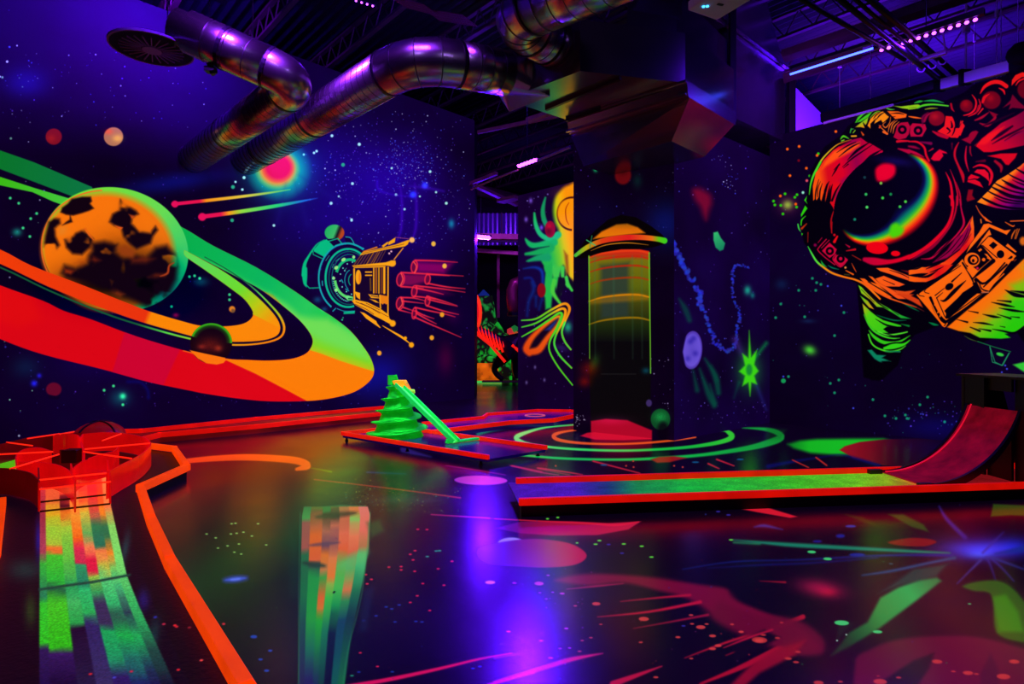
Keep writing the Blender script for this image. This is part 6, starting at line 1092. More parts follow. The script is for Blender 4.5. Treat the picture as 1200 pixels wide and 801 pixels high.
mb.build('cup_ring', mat('cup_ring_paint', (230, 90, 90), .5, emis=.6), h3)
# ---- lane along the planet wall
h4 = empty('mini_golf_lane', (-4.3, 10, 0), 'long thin mini golf lane with red rails, running along the planet wall', 'golf lane', 'blacklight golf lanes')
bk = [G(x, y, .15) for x, y in ((33, 513.6), (62, 510), (85, 506.3), (141, 502.6), (165, 502.3), (300, 488.5), (449, 475.5))]
fr = [G(x, y, .15) for x, y in ((160, 513), (187, 506.6), (300, 497), (452, 482))]
for ps in (bk, fr):
    for p, q_ in zip(ps, ps[1:]): rail(h4, p, q_, wd=.06, ht=.07, m=rail_m)
ring_ = bk[3:]+fr[::-1]; mb = MB(); mb.hexa([Vector((p.x, p.y, 0)) for p in ring_], [Vector((p.x, p.y, .09)) for p in ring_]); mb.build('deck', mat('lane_board_ember', (150, 30, 20), .4, emis=.3, ecol=(150, 20, 20), noise=.7, nscale=1.2), h4)
# ---- big left hole with the clover maze
h5 = empty('mini_golf_lane', (-2.9, 4.5, 0), 'wide angular mini golf hole with orange rail and rainbow planks, nearest on the left', 'golf lane', 'blacklight golf lanes')
rr = [G(x, y, .17) for x, y in ((172, 518.5), (204, 522.5), (218.8, 543.5), (164.5, 567), (177, 604), (199, 652), (290, 801), (345, 890))]
for p, q_ in zip(rr, rr[1:]): rail(h5, p, q_, wd=.06, ht=.07, m=rail_o)
lf = [G(x, y, .17) for x, y in ((2, 583), (-6, 640), (-70, 801))]
for p, q_ in zip(lf, lf[1:]): rail(h5, p, q_, wd=.06, ht=.07, m=rail_o)
poly5 = rr+[Vector((-2.6, 1.3, .17)), Vector((-6.9, 4.5, 0)), Vector((-8.3, 7.6, 0)), G(33, 514, .15), G(100, 505, .15), G(150, 509, .15)]
mb = MB(); mb.hexa([Vector((p.x, p.y, 0)) for p in poly5], [Vector((p.x, p.y, .085)) for p in poly5]); mb.build('base_board', deckb, h5)
cs = Canvas((-6.2, 1.5, .1), (1, 0, 0), (0, 1, 0), 5.4, 6.3, .006, (6, 1, 16), 61)
CS1 = [(.08, [(575, (200, 50, 60)), (600, (150, 40, 60)), (640, (170, 60, 80)), (655, (40, 180, 50)), (690, (20, 120, 80)), (705, (40, 190, 40)), (750, (40, 190, 30)), (762, (40, 20, 80)), (801, (20, 5, 60))]),
 (.28, [(580, (230, 90, 50)), (600, (220, 170, 30)), (620, (150, 200, 50)), (632, (170, 190, 50)), (640, (240, 110, 40)), (646, (230, 110, 40)), (652, (60, 190, 40)), (680, (30, 180, 50)), (690, (10, 90, 60)), (705, (60, 190, 30)), (752, (40, 180, 20)), (762, (50, 20, 90)), (801, (20, 4, 50))]),
 (.42, [(575, (230, 60, 40)), (590, (60, 10, 30)), (600, (230, 110, 30)), (615, (170, 200, 50)), (650, (90, 190, 60)), (685, (20, 150, 80)), (700, (60, 180, 90)), (722, (30, 160, 70)), (730, (20, 4, 40)), (790, (30, 20, 60))]),
 (.55, [(575, (240, 90, 60)), (600, (250, 150, 40)), (625, (250, 100, 20)), (640, (220, 40, 70)), (655, (200, 40, 70)), (660, (30, 150, 90)), (680, (10, 130, 90)), (690, (30, 180, 100)), (715, (30, 170, 80)), (730, (40, 30, 90)), (801, (50, 40, 90))]),
 (.68, [(575, (250, 60, 40)), (600, (230, 180, 50)), (625, (90, 170, 80)), (640, (250, 120, 70)), (655, (220, 20, 60)), (664, (220, 30, 60)), (672, (150, 190, 60)), (690, (40, 150, 80)), (706, (50, 40, 80)), (728, (50, 40, 80)), (735, (10, 160, 80)), (765, (20, 140, 90)), (790, (40, 20, 90))]),
 (.82, [(575, (250, 40, 40)), (600, (190, 90, 60)), (612, (10, 120, 70)), (635, (10, 110, 80)), (645, (250, 120, 60)), (660, (190, 180, 60)), (675, (80, 200, 110)), (700, (40, 180, 100)), (720, (30, 90, 70)), (745, (10, 170, 70)), (770, (20, 110, 90)), (801, (20, 20, 90))]),
 (.9, [(575, (250, 60, 30)), (600, (250, 130, 30)), (620, (10, 110, 70)), (645, (250, 130, 30)), (668, (110, 200, 90)), (685, (60, 190, 110)), (715, (30, 50, 70)), (740, (20, 170, 80)), (765, (20, 90, 80)), (801, (20, 10, 70))]),
 (1, [(590, (250, 120, 60)), (610, (130, 210, 90)), (650, (120, 220, 100)), (670, (90, 200, 100)), (700, (50, 180, 90)), (730, (30, 150, 80)), (760, (20, 70, 60)), (801, (10, 10, 40))])]
cs.glow(30, 665, 24, 14, 0, (2, 44, 30), .9); cs.glow(36, 712, 8, 22, 0, (30, 60, 6), .8); cs.glow(45, 630, 4, 24, 0, (4, 20, 130), .8); cs.glow(147, 640, 5, 22, 10, (4, 60, 50), .8); cs.glow(168, 700, 8, 14, 0, (24, 20, 90), .8); cs.glow(180, 740, 8, 22, 10, (4, 50, 40), .8)
cs.planks(556, 900, [(556, 47), (600, 46.6), (801, 46), (900, 45)], [(556, 127), (590, 130), (660, 146), (672, 149), (707, 163), (765, 190), (801, 206), (900, 250)], CS1, wob=16, nz=cs.noise(.18, 78, 2))
cs.stroke([(46, 688), (80, 683), (110, 679), (152, 671)], 3.2, (10, 60, 50), 2.4, .85, smooth=False)
grain = cs.rs.rand(cs.ny, cs.nx, 1).astype(np.float32); cs.im *= (.78+.34*grain)
for x, y, c in ((205, 729.5, (210, 30, 40)), (236, 770, (220, 60, 60)), (209, 781, (210, 30, 40)), (154, 783, (190, 30, 60)), (106, 786, (200, 30, 40)), (207, 731, (190, 30, 40)), (222, 732, (120, 20, 40)), (182, 720, (40, 40, 150)), (192, 728, (170, 30, 60)), (134, 790, (60, 60, 180))): cs.ell(x, y, 2.2, 1.3, -10, c, 1.3)
# keep only what lies on the board
me = bpy.data.meshes.new('playing_surface'); pl = [p for p in poly5]
def inside(p): return True
mcs = cs.material('rainbow_planks', 1.05, .5, .5, spec=.22, bump=.3, bscale=40)
vv = []; org5 = world_of(h5).inverted()
quad5 = [G(x, y, .088) for x, y in ((-60, 801), (-40, 640), (0, 575), (40, 552), (130, 552), (160, 566), (176, 606), (198, 654), (288, 801), (340, 880))]
quad5 = [Vector((p.x, p.y, .088)) for p in quad5]
me.from_pydata([tuple(org5 @ v) for v in quad5]+[tuple(org5 @ (v-Vector((0, 0, .002)))) for v in quad5], [], [tuple(range(10))[::-1]]+[(i, (i+1) % 10, 10+(i+1) % 10, 10+i) for i in range(10)])
ul = me.uv_layers.new(name='uv')
for lp in me.loops:
    w3 = (quad5*2)[lp.vertex_index]; ul.data[lp.index].uv = ((w3.x+6.2)/5.4, (w3.y-1.5)/6.3)
me.materials.append(mcs); me.update(); o = bpy.data.objects.new('playing_surface', me); C.objects.link(o); o.parent = h5
# ---- clover maze: bent red acrylic walls with glowing top edges
def acrylic():
    m = mat('red_acrylic', (200, 8, 12), .15, emis=.66, ecol=(205, 4, 8), noise=.3, nscale=2.5, alpha=.88, spec=.6); return m
acr = acrylic(); glow_m = mat('acrylic_edge', (255, 50, 20), .4, emis=1.0, ecol=(255, 34, 14)); acd = mat('acrylic_unlit', (120, 8, 10), .3, emis=.3, ecol=(110, 2, 6), noise=.4, nscale=3)  # acd: the red acrylic again, darkened as its unlit outer side
mz = empty('clover_maze', (-4.7, 6.3, .09), 'clover-shaped maze of bent red acrylic walls with glowing edges and a black hub', 'golf obstacle')
Z0, Z1 = .10, .34
def bent(pts, z0=Z0, z1=Z1, th=.012, m=acr, rim=True, smooth=True):
    pts = [(p[0], p[1]) for p in pts]
    if smooth and len(pts) > 2: pts = catmull(pts, False, 6)
    mb = MB(); mr = MB()
    L = []
    for i, p in enumerate(pts):
        a = Vector((*pts[max(i-1, 0)], 0)); b = Vector((*pts[min(i+1, len(pts)-1)], 0)); d = (b-a).normalized(); nrm = Vector((-d.y, d.x, 0))*th/2
        q = Vector((*p, 0)); L.append((q-nrm, q+nrm))
    for (a, b), (c, d) in zip(L, L[1:]):
        f = lambda v, z: Vector((v.x, v.y, z))
        mb.hexa([f(a, z0), f(c, z0), f(d, z0), f(b, z0)], [f(a, z1), f(c, z1), f(d, z1), f(b, z1)])
    o = mb.build('acrylic_wall', m, mz)
    if rim:
        mr.tube([Vector((p[0], p[1], z1)) for p in pts], .0055, 6); mr.build('glowing_edge', glow_m, o)
gz = lambda *ps: [tuple(G(x, y, Z1)[:2]) for x, y in ps]      # points read on the top edge
bent(gz((125, 553), (140, 545), (158, 536), (170, 528), (176.5, 519), (168, 512), (150, 508), (125, 506), (97, 508)), rim=False)
bent(gz((88, 560), (86, 549), (96, 541), (115, 534), (132, 529), (139, 523)), rim=False)
bent(gz((139, 523), (120, 527), (104, 532)), z1=.3, rim=False)
bent(gz((97, 508), (94, 514), (98, 526), (97, 540)), rim=False); bent(gz((62, 509), (80, 508), (92, 510), (95, 520), (99, 530)), rim=False)
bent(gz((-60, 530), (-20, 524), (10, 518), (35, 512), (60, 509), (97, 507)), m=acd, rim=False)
bent(gz((20, 549), (19, 534), (28, 526), (45, 524), (60, 528)), rim=False); bent(gz((22, 541), (40, 541), (62, 543), (76, 548), (84, 555), (88, 566)), rim=False)
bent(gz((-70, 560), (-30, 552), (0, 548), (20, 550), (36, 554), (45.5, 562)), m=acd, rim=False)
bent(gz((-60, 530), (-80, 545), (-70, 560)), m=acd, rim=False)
# entrance tunnel frame
for a, b in (((46, 562), (125, 554)), ((46, 573), (130, 564))):
    pa, pb = G(*a, Z1), G(*b, Z1)
    if a[1] == 573: pa, pb = G(46, 573, .30), G(130, 564, .30)
    mb = MB(); mb.tube([pa, pb], .0075, 6); mb.build('glowing_edge', glow_m, mz)
dk = mat('acrylic_shadow_line', (60, 4, 8), .4)  # dark strips stand in for the shadow at the acrylic walls' base
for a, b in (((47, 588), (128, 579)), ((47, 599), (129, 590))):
    mb = MB(); mb.beam(G(*a, .115), G(*b, .115), .012, .014); mb.build('shadow_strip', dk, mz)
for x, y0_, y1_ in ((46, 562, 599), (129, 554, 590), (88, 560, 594)):
    a = G(x, y1_, .1); mb = MB(); d = a.y; mb.beam(a, Vector((a.x, a.y, Z1)), .012, .012); mb.build('post', acr, mz)
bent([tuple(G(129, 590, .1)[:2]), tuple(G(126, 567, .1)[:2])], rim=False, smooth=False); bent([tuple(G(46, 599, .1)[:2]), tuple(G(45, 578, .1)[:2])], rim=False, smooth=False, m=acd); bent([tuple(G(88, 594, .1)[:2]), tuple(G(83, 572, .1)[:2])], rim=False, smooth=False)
for a, b in (((62, 529), (-20, 533)), ((69, 532), (12, 549)), ((38, 522), (8, 518)), ((99, 526), (176, 519)), ((98, 529), (154, 537)), ((120, 516), (142, 508)), ((32, 513.6), (70, 508)), ((70, 508.5), (87, 505.5))):
    mb = MB(); mb.tube([G(*a, Z1), G(*b, Z1)], .0085, 6); mb.build('glowing_edge', glow_m, mz)
hb = G(79, 533, .28); mb = MB(); mb.box(hb-Vector((0, -.08, .02)), .16, .15, .14, .1); mb.build('hub_box', BLK, mz, bevel=.01)
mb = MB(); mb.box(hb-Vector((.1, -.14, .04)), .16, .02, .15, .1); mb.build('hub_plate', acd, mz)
tl = mat('green_tile', (110, 220, 20), .4, emis=.7, ecol=(80, 200, 10)); mb = MB(); tp_ = [G(x, y, .12) for x, y in ((-30, 552), (-8, 541), (19, 537), (19, 546), (4, 549))]; mb.hexa([p-Vector((0, 0, .02)) for p in tp_], tp_); mb.build('green_tile', tl, mz)
# dark red dome behind the maze
dm = empty('dome_obstacle', (-6.2, 8.95, .09), 'dark red dome obstacle with black bands, behind the clover maze', 'golf obstacle'); cdm = Vector((-6.18, 8.95, .09))
mb = MB(); nn = 20
for j in range(7):
    ph = math.pi/2*j/6
    for i in range(nn): th = 2*math.pi*i/nn; mb.v.append((cdm.x+.34*math.cos(ph)*math.cos(th), cdm.y+.34*math.cos(ph)*math.sin(th), cdm.z+.22*math.sin(ph)))
for j in range(6):
    for i in range(nn): mb.f.append((j*nn+i, j*nn+(i+1) % nn, (j+1)*nn+(i+1) % nn, (j+1)*nn+i))
mb.build('shell', mat('dome_red', (160, 16, 30), .35, emis=.45, ecol=(150, 8, 24), noise=.5, nscale=4), dm, smooth=True)
for rot in (-.35, 1.3):
    mb = MB(); mb.tube([Vector((cdm.x+.345*math.cos(t)*math.cos(rot), cdm.y+.345*math.cos(t)*math.sin(rot), cdm.z+.225*math.sin(t))) for t in [math.pi*i/16 for i in range(17)]], .014, 6); mb.build('band', BLK, dm)
# ================================================================ ducts under the ceiling
metal = mat('galvanised_steel', (205, 195, 215), .27, 1.0, noise=.15, nscale=3, bump=.03, bscale=4)
metal2 = mat('sheet_steel', (170, 155, 190), .2, .92, noise=.25, nscale=1.6, bump=.06, bscale=1.6)
seam_m = mat('duct_seam', (96, 88, 110), .4, 1.0); clamp_m = mat('clamp_steel', (60, 52, 76), .35, .9)
def ring(parent, p, d, r, wd, m, name):
    mb = MB(); d = Vector(d).normalized(); mb.tube([p-d*wd/2, p-d*wd/2, p+d*wd/2, p+d*wd/2], [r*.94, r, r, r*.94], 28, cap=False)
    return mb.build(name, m, parent, smooth=False)
def arcpts(a, b, c, r, n=6):
    """rounded corner a-b-c"""
    u = (a-b).normalized(); v = (c-b).normalized(); p0 = b+u*r; p1 = b+v*r
    return [p0*(1-t)**2+b*2*t*(1-t)+p1*t*t for t in [i/n for i in range(n+1)]]
def straight(parent, a, b, r, step, clamps=(), m=metal):
    """spiral duct run; the wound seam is proud of the skin"""
    a, b = Vector(a), Vector(b); L = (b-a).length; d = (b-a).normalized(); k = int(L/step)
    mb = MB(); mb.tube([a, b], r, 32, cap=True); o = mb.build('duct_section', m, parent, smooth=False)
    for p in o.data.polygons: p.use_smooth = len(p.vertices) == 4
    for i in range(1, k+1):
        mb = MB(); p = a+d*(i*step)
        mb.tube([p-d*.008, p-d*.004, p+d*.004, p+d*.008], [r*.99, r*1.012, r*1.012, r*.99], 32, cap=False); s = mb.build('spiral_seam', seam_m, o, smooth=True)
    for t in clamps: ring(o, a+(b-a)*t, d, r*1.03, .045, clamp_m, 'clamp')
def elbow(parent, a, b, c, r, rad, n=5, smooth=False):
    pts = arcpts(Vector(a), Vector(b), Vector(c), rad, n)
    fine = arcpts(Vector(a), Vector(b), Vector(c), rad, 24) if smooth else pts
    mb = MB(); mb.tube(fine, r, 32, cap=False); mb.build('elbow', metal, parent, smooth=True)
    for i in range(0, n+1):
        e_ = (pts[min(i+1, n)]-pts[max(i-1, 0)])
        if i in (0, n): ring(parent, pts[i], e_, r*1.03, .035, clamp_m, 'clamp')
        elif not smooth: ring(parent, pts[i], e_, r*1.02, .014, seam_m, 'spiral_seam')
    return pts
ZA = 4.92
# duct A: hangs on the left, bends towards the wall
dA = empty('spiral_duct', (-2.9, 7.7, ZA), 'violet-lit round steel duct on the left, bending back to the planet wall', 'air duct', 'round steel air ducts')
eA = P(352, 96, 7.7); wA = P(226, 186, 10.9); sA = P(222, 38, 7.5)
pts = elbow(dA, sA, eA, wA, .262, .42, 7, True)
straight(dA, pts[-1], wA, .255, .16, (.55,)); straight(dA, sA, pts[0], .262, .26, (.45,))
d_ = (pts[0]-sA).normalized(); mb = MB(); mb.tube([sA-d_*.18, sA-d_*.02, sA+d_*.0], [.22, .22, .262], 28); mb.build('end_collar', metal, dA, smooth=True)
mb = MB(); hd = sA+d_*.25; mb.beam(hd-Vector((0, 0, .28)), hd-Vector((-.05, 0, .42)), .05, .05); mb.box(hd-Vector((-.02, 0, .36)), .12, .1, .06); mb.build('damper_lever', clamp_m, dA)
for t in (.25, .8):
    p = sA+(pts[0]-sA)*t; mb = MB(); mb.tube([p+Vector((0, 0, .28)), Vector((p.x, p.y, CEIL+.37))], .006, 5); mb.build('hanger_rod', clamp_m, dA)
# duct B: long run from the planet wall to the plenum
dB = empty('spiral_duct', (-1.2, 7.7, 5.1), 'long round steel duct climbing from the planet wall to the central plenum', 'air duct', 'round steel air ducts')
eB = P(487, 66, 7.6); wB = P(278, 192, 11.9); tB = P(592, 86, 8.4)
pts = elbow(dB, wB, eB, tB, .30, .62, 4)
straight(dB, wB, pts[0], .30, .15, (.24, .60)); straight(dB, pts[-1], tB, .30, .2, ())
def taper(parent, c, d, r, quad):
    mb = MB(); d = Vector(d).normalized(); n = 32; up = Vector((0, 0, 1)); u = (up-d*up.dot(d)).normalized(); v = d.cross(u); rg = [c+(u*math.cos(2*math.pi*i/n)+v*math.sin(2*math.pi*i/n))*r for i in range(n)]
    qc = sum(quad, Vector())/4
    ang = lambda p: math.atan2((p-qc).dot(v), (p-qc).dot(u)) % (2*math.pi)
    qs = sorted(quad, key=ang); 
    for i in range(n):
        t = (i+.5)*2*math.pi/n; k = min(range(4), key=lambda j: abs((ang(qs[j])-t+math.pi) % (2*math.pi)-math.pi)); k2 = min(range(4), key=lambda j: abs((ang(qs[j])-(i+1.5)*2*math.pi/n+math.pi) % (2*math.pi)-math.pi))
        mb.face([rg[i], rg[(i+1) % n], qs[k]])
        if k != k2: mb.face([rg[(i+1) % n], qs[k2], qs[k]])
    return mb.build('square_to_round', metal, parent)
def tq(c, d, wd, ht):
    d = Vector(d).normalized(); s = Vector((-d.y, d.x, 0)).normalized(); z = Vector((0, 0, 1)); return [c+s*wd*x+z*ht*y for x, y in ((-.5, -.5), (.5, -.5), (.5, .5), (-.5, .5))]
dd = (tB-pts[-1]).normalized(); taper(dB, tB, dd, .30, tq(tB+dd*.42+Vector((0, 0, -.02)), a2, .8, .72))
# duct C: drops in from above the frame
dC = empty('spiral_duct', (.1, 7.2, 5.8), 'short round steel duct at the top centre, turning down into the plenum', 'air duct', 'round steel air ducts')
eC = P(597, 22, 7.4); sC = P(735, -38, 6.2); tC = P(672, 66, 8.4)
pts = elbow(dC, sC, eC, tC, .31, .42, 4); straight(dC, sC, pts[0], .31, .22, ()); straight(dC, pts[-1], tC, .30, .2, (.35,))
dd = (tC-pts[-1]).normalized(); taper(dC, tC, dd, .30, tq(tC+dd*.4, dd, .78, .66))
# rectangular plenum
pn = empty('air_plenum', (1.2, 8.6, 4.3), 'large stepped rectangular sheet-metal plenum hanging over the pillar', 'air duct')
zt = 5.0
def prism(pts_lo, pts_hi, name, m=metal2, par=None, bev=0): 
    mb = MB(); mb.hexa(pts_lo, pts_hi); return mb.build(name, m, par or pn)
pa, pb, pc, pd = P(592, 113, 8.6), P(680, 72, 7.7), P(803, 95, 8.05), P(665, 143, 9.4)
pe = pc+a2*1.5; pf = pd+a2*1.5
f = lambda v, z: Vector((v.x, v.y, z))
prism([f(pa, 4.99), f(pb, 4.99), f(pc, 4.99), f(pe, 4.99), f(pf, 4.99), f(pd, 4.99)], [f(pa, 5.66), f(pb, 5.66), f(pc, 5.66), f(pe, 5.66), f(pf, 5.66), f(pd, 5.66)], 'trunk')
# raised ribs under the trunk and its standing seams
for p, q_ in ((P(640, 120, 8.9), P(727, 88, 7.85)), (P(664, 143, 9.35), P(803, 95, 8.02))):
    mb = MB(); mb.beam(f(p, 4.97), f(q_, 4.97), .05, .05); mb.build('flange', clamp_m, pn)
# band step and hood
h1_, h2_ = P(807, 110, 8.0), P(667, 154, 9.42); hb1, hb2 = P(787, 167, 8.1), P(684, 192, 9.25)
r1 = h1_+a2*1.45; r2 = h2_+a2*1.45
prism([f(h2_, 4.78), f(h1_, 4.78), f(r1, 4.78), f(r2, 4.78)], [f(h2_-a2*.06, 4.99), f(h1_-a2*.06, 4.99), f(r1, 4.99), f(r2, 4.99)], 'collar_band', metal)
rb1 = hb1+a2*.95; rb2 = hb2+a2*.95
prism([f(hb2, 4.22), f(hb1, 4.22), f(rb1, 4.22), f(rb2, 4.22)], [f(h2_+a2*.03, 4.78), f(h1_+a2*.03, 4.78), f(r1-a2*.03, 4.78), f(r2-a2*.03, 4.78)], 'hood')
for z_ in (4.80, 4.97):
    mb = MB(); mb.beam(f(h2_-a2*.07, z_), f(h1_-a2*.07, z_), .03, .03); mb.build('flange', metal, pn)
# side riser running along the pillar's right face
rs0, rs1 = Vector((2.36, 8.3, 0)), Vector((2.36, 8.3, 0))+a2*3.85; bk_ = Vector((-.7, .7, 0))*.9
pr0, pr1 = rs0+a2*1.42, rs0+a2*1.46
up1 = rs0+a2*3.55
prism([f(rs0, 5.02), f(pr0, 5.05), f(pr0+bk_, 5.05), f(rs0+bk_, 5.02)], [f(rs0, 6.3), f(pr0, 6.2), f(pr0+bk_, 6.2), f(rs0+bk_, 6.3)], 'riser_section')
prism([f(pr1, 5.05), f(rs1, 5.2), f(rs1+bk_, 5.2), f(pr1+bk_, 5.05)], [f(pr1, 6.5), f(rs1, 6.55), f(rs1+bk_, 6.55), f(pr1+bk_, 6.5)], 'riser_section')
prism([f(rs0, 6.3), f(rs1-a2*.05, 6.56), f(rs1+bk_, 6.56), f(rs0+bk_, 6.3)], [f(rs0+a2*.1, 7.6), f(up1-a2*.7, 7.6), f(up1+bk_-a2*.7, 7.6), f(rs0+bk_, 7.6)], 'riser_upper')
mb = MB(); mb.beam(f(rs0+a2*.7, 6.42)+Vector((.03, -.03, 0)), f(rs1, 6.56)+Vector((.03, -.03, 0)), .06, .06); mb.build('flange', metal, pn)
mb = MB(); p_ = f(pr0, 0)+Vector((.06, -.06, 0)); mb.beam(f(p_, 4.9), f(p_, 7.9), .09, .09); mb.build('strap', clamp_m, pn)
# boxes above the trunk
b1_ = P(735, 88, 8.0); b2_ = P(793, 92, 8.2); prism([f(b1_, 5.66), f(b2_, 5.66), f(b2_+a2*.8, 5.66), f(b1_+a2*.8, 5.66)], [f(b1_, 5.95), f(b2_, 5.95), f(b2_+a2*.8, 5.95), f(b1_+a2*.8, 5.95)], 'stub_box')
# round ceiling diffuser on the far left
df = empty('round_diffuser', tuple(P(178, 58, 7.6)), 'large round ceiling diffuser with radial vanes, left of the violet duct', 'air vent'); cdf = P(178, 58, 7.6)
dfm = mat('diffuser_steel', (150, 100, 220), .7, .0, spec=.1)
mb = MB(); nn = 40
for i in range(nn):
    t0, t1 = 2*math.pi*i/nn, 2*math.pi*(i+1)/nn; e = lambda r, t, z: cdf+Vector((r*math.cos(t), r*math.sin(t), z))
    mb.hexa([e(.455, t0, 0), e(.48, t0, 0), e(.48, t1, 0), e(.455, t1, 0)], [e(.455, t0, .03), e(.48, t0, .03), e(.48, t1, .03), e(.455, t1, .03)])
mb.build('rim', dfm, df)
mb = MB(); mb.tube([cdf+Vector((0, 0, z)) for z in (-.0, .04, .09)], [.46, .30, .1], 40); mb.build('pan', mat('diffuser_pan', (34, 20, 80), .9, .0, spec=.1), df)
mb = MB(); mb.tube([cdf-Vector((0, 0, .02)), cdf+Vector((0, 0, .04))], .11, 20); mb.build('hub', dfm, df)
vm = None
for i in range(24):
    t = 2*math.pi*i/24
    if vm is None:
        mb = MB(); mb.beam(cdf+Vector((.12, 0, 0)), cdf+Vector((.36, 0, .0)), .012, .03); vm = mb.build('vane', dfm, df)
    else: v = vm.copy(); C.objects.link(v); v.parent = df; v.rotation_euler = (0, 0, t)
mb = MB(); p = cdf+Vector((.2, 0, 0)); mb.tube([p, Vector((p.x, p.y, CEIL+.37))], .006, 5); mb.build('hanger_rod', clamp_m, df)
# ================================================================ lamps
led_m = mat('led_glass', (230, 130, 255), .3, emis=9, ecol=(170, 60, 255)); led_b = mat('led_blue', (90, 140, 255), .3, emis=5, ecol=(60, 90, 255)); hous = mat('lamp_housing', (10, 8, 16), .4)
def led_bar(a, b, label, n, power, col=VIO, group='ultraviolet LED bars', rod=True, r=.03, tgt=None, hb=.05):
    a, b = Vector(a), Vector(b); c = (a+b)/2; o = empty('ultraviolet_lamp', tuple(c), label, 'lamp', group); d = (b-a).normalized()
    mb = MB(); mb.beam(a-d*.05+Vector((0, 0, hb)), b+d*.05+Vector((0, 0, hb)), .09, .08); mb.build('housing', hous, o, bevel=.006)
    proto = None
    for i in range(n):
        p = a+(b-a)*((i+.5)/n)
        if proto is None: mb = MB(); mb.ball(p, r, 8, .8); proto = mb.build('diode', led_m, o, smooth=True); base = p
        else: q = proto.copy(); C.objects.link(q); q.parent = o; q.location = p-base
    if rod: mb = MB(); mb.tube([c+Vector((0, 0, .1)), Vector((c.x, c.y, CEIL+.37))], .008, 5); mb.build('hanger_rod', clamp_m, o)
    l = bpy.data.lights.new('lamp_light', 'AREA'); l.energy = power; l.color = col; l.shape = 'RECTANGLE'; l.size = (b-a).length; l.size_y = .06
    lo = bpy.data.objects.new('lamp_light', l); C.objects.link(lo); lo.parent = o; lo.location = (0, 0, -.06)
    x_ = d; z_ = (-(Vector(tgt)-c)).normalized() if tgt else Vector((0, 0, 1)); y_ = z_.cross(x_).normalized(); z_ = x_.cross(y_).normalized()
    lo.rotation_euler = Matrix((x_, y_, z_)).transposed().to_euler()
    return o
led_bar(P(607, 194.5, 12.4), P(629, 186.5, 12.0), 'ultraviolet LED bar glowing in the dark gap above the swirl panel', 6, 300, (.08, .004, 1), tgt=(0, 6, 0), r=.055)
led_bar(P(553, 276.5, 18.4), P(574, 278.5, 18.4), 'ultraviolet LED bar in the far room below the corrugated wall', 6, 330, (.08, .004, 1), r=.085, tgt=(0, 6, 0))
led_bar(P(1029, 60, 8.4), P(1148, 21.5, 7.55), 'long ultraviolet LED bar hung over the astronaut wall', 13, 120, VIO, r=.026, hb=.07)
led_bar(P(414, 0, 10.6), P(440, 8, 10.6), 'small row of ultraviolet diodes high at the top of the frame, left of centre', 4, 6, VIO, r=.02, rod=False)
mb = MB(); mb.tube([P(552, 222, 13.4), P(574, 212, 13.0), P(607, 199, 12.45)], .022, 8); mb.build('conduit', beam_m, ceil_o)
mb = MB(); mb.tube([P(630, 188, 12), P(668, 172, 11.4)], .03, 8); mb.build('conduit', mat('violet_conduit', (150, 90, 200), .4, .4), ceil_o)
tb = empty('tube_lamp', tuple(P(975, 72, 9)), 'thin blue glowing tube lamp beside the steel riser at upper right', 'lamp')
mb = MB(); mb.tube([P(926, 87, 9.3), P(1023, 56.5, 8.5)], .016, 8); mb.build('tube', led_b, tb)
mb = MB(); mb.beam(P(926, 84, 9.3)+Vector((0, 0, .05)), P(1023, 53, 8.5)+Vector((0, 0, .05)), .06, .05); mb.build('housing', hous, tb)
# steel beam above them
mb = MB(); mb.beam(P(918, 66, 10), P(1250, -45, 7.9), .25, .12); mb.beam(P(918, 92, 9.9), P(1010, 62, 9.4), .3, .05); mb.build('girder', joist_m, ceil_o)
# fixtures on top of the astronaut wall
def wall_top(s, z): return WR0+dR*s+Vector((-.02, 0, z))
wl = lambda px: None
def on_wall(px, dz=0.0, off=0.0):
    # point over the wall's top edge seen at this column
    k = (px-CX)/F; s = (k*WR0.y-WR0.x)/(dR.x-k*dR.y); return WR0+dR*s+Vector((-.7*off, -.7*off, WRH+dz))
white_m = mat('white_trunking', (240, 235, 250), .5)
tr = empty('cable_trunking', tuple(on_wall(1140, .1)), 'white cable trunking on top of the wall above the astronaut helmet', 'trunking'); 
mb = MB(); mb.beam(on_wall(1103, .11), on_wall(1183, .11), .12, .16); mb.build('channel', white_m, tr, bevel=.01)
for px in (1101, 1131): mb = MB(); mb.beam(on_wall(px, .01, .02), on_wall(px, .24, .02), .05, .16); mb.build('bracket', hous, tr)
wf = empty('wall_washer', tuple(on_wall(1030, .05)), 'long black lamp housing with a thin white lip on top of the astronaut wall', 'lamp housing')
mb = MB(); mb.beam(on_wall(963, .09), on_wall(1100, .13), .14, .15); mb.build('housing', hous, wf, bevel=.01)
mb = MB(); mb.beam(on_wall(966, -.01, .04), on_wall(1048, -.01, .04), .03, .035); mb.build('lip', white_m, wf)
mb = MB(); mb.tube([on_wall(969, .14), on_wall(970, .3), on_wall(974, .33), on_wall(977, .26)], .008, 6); mb.build('cable', hous, wf)
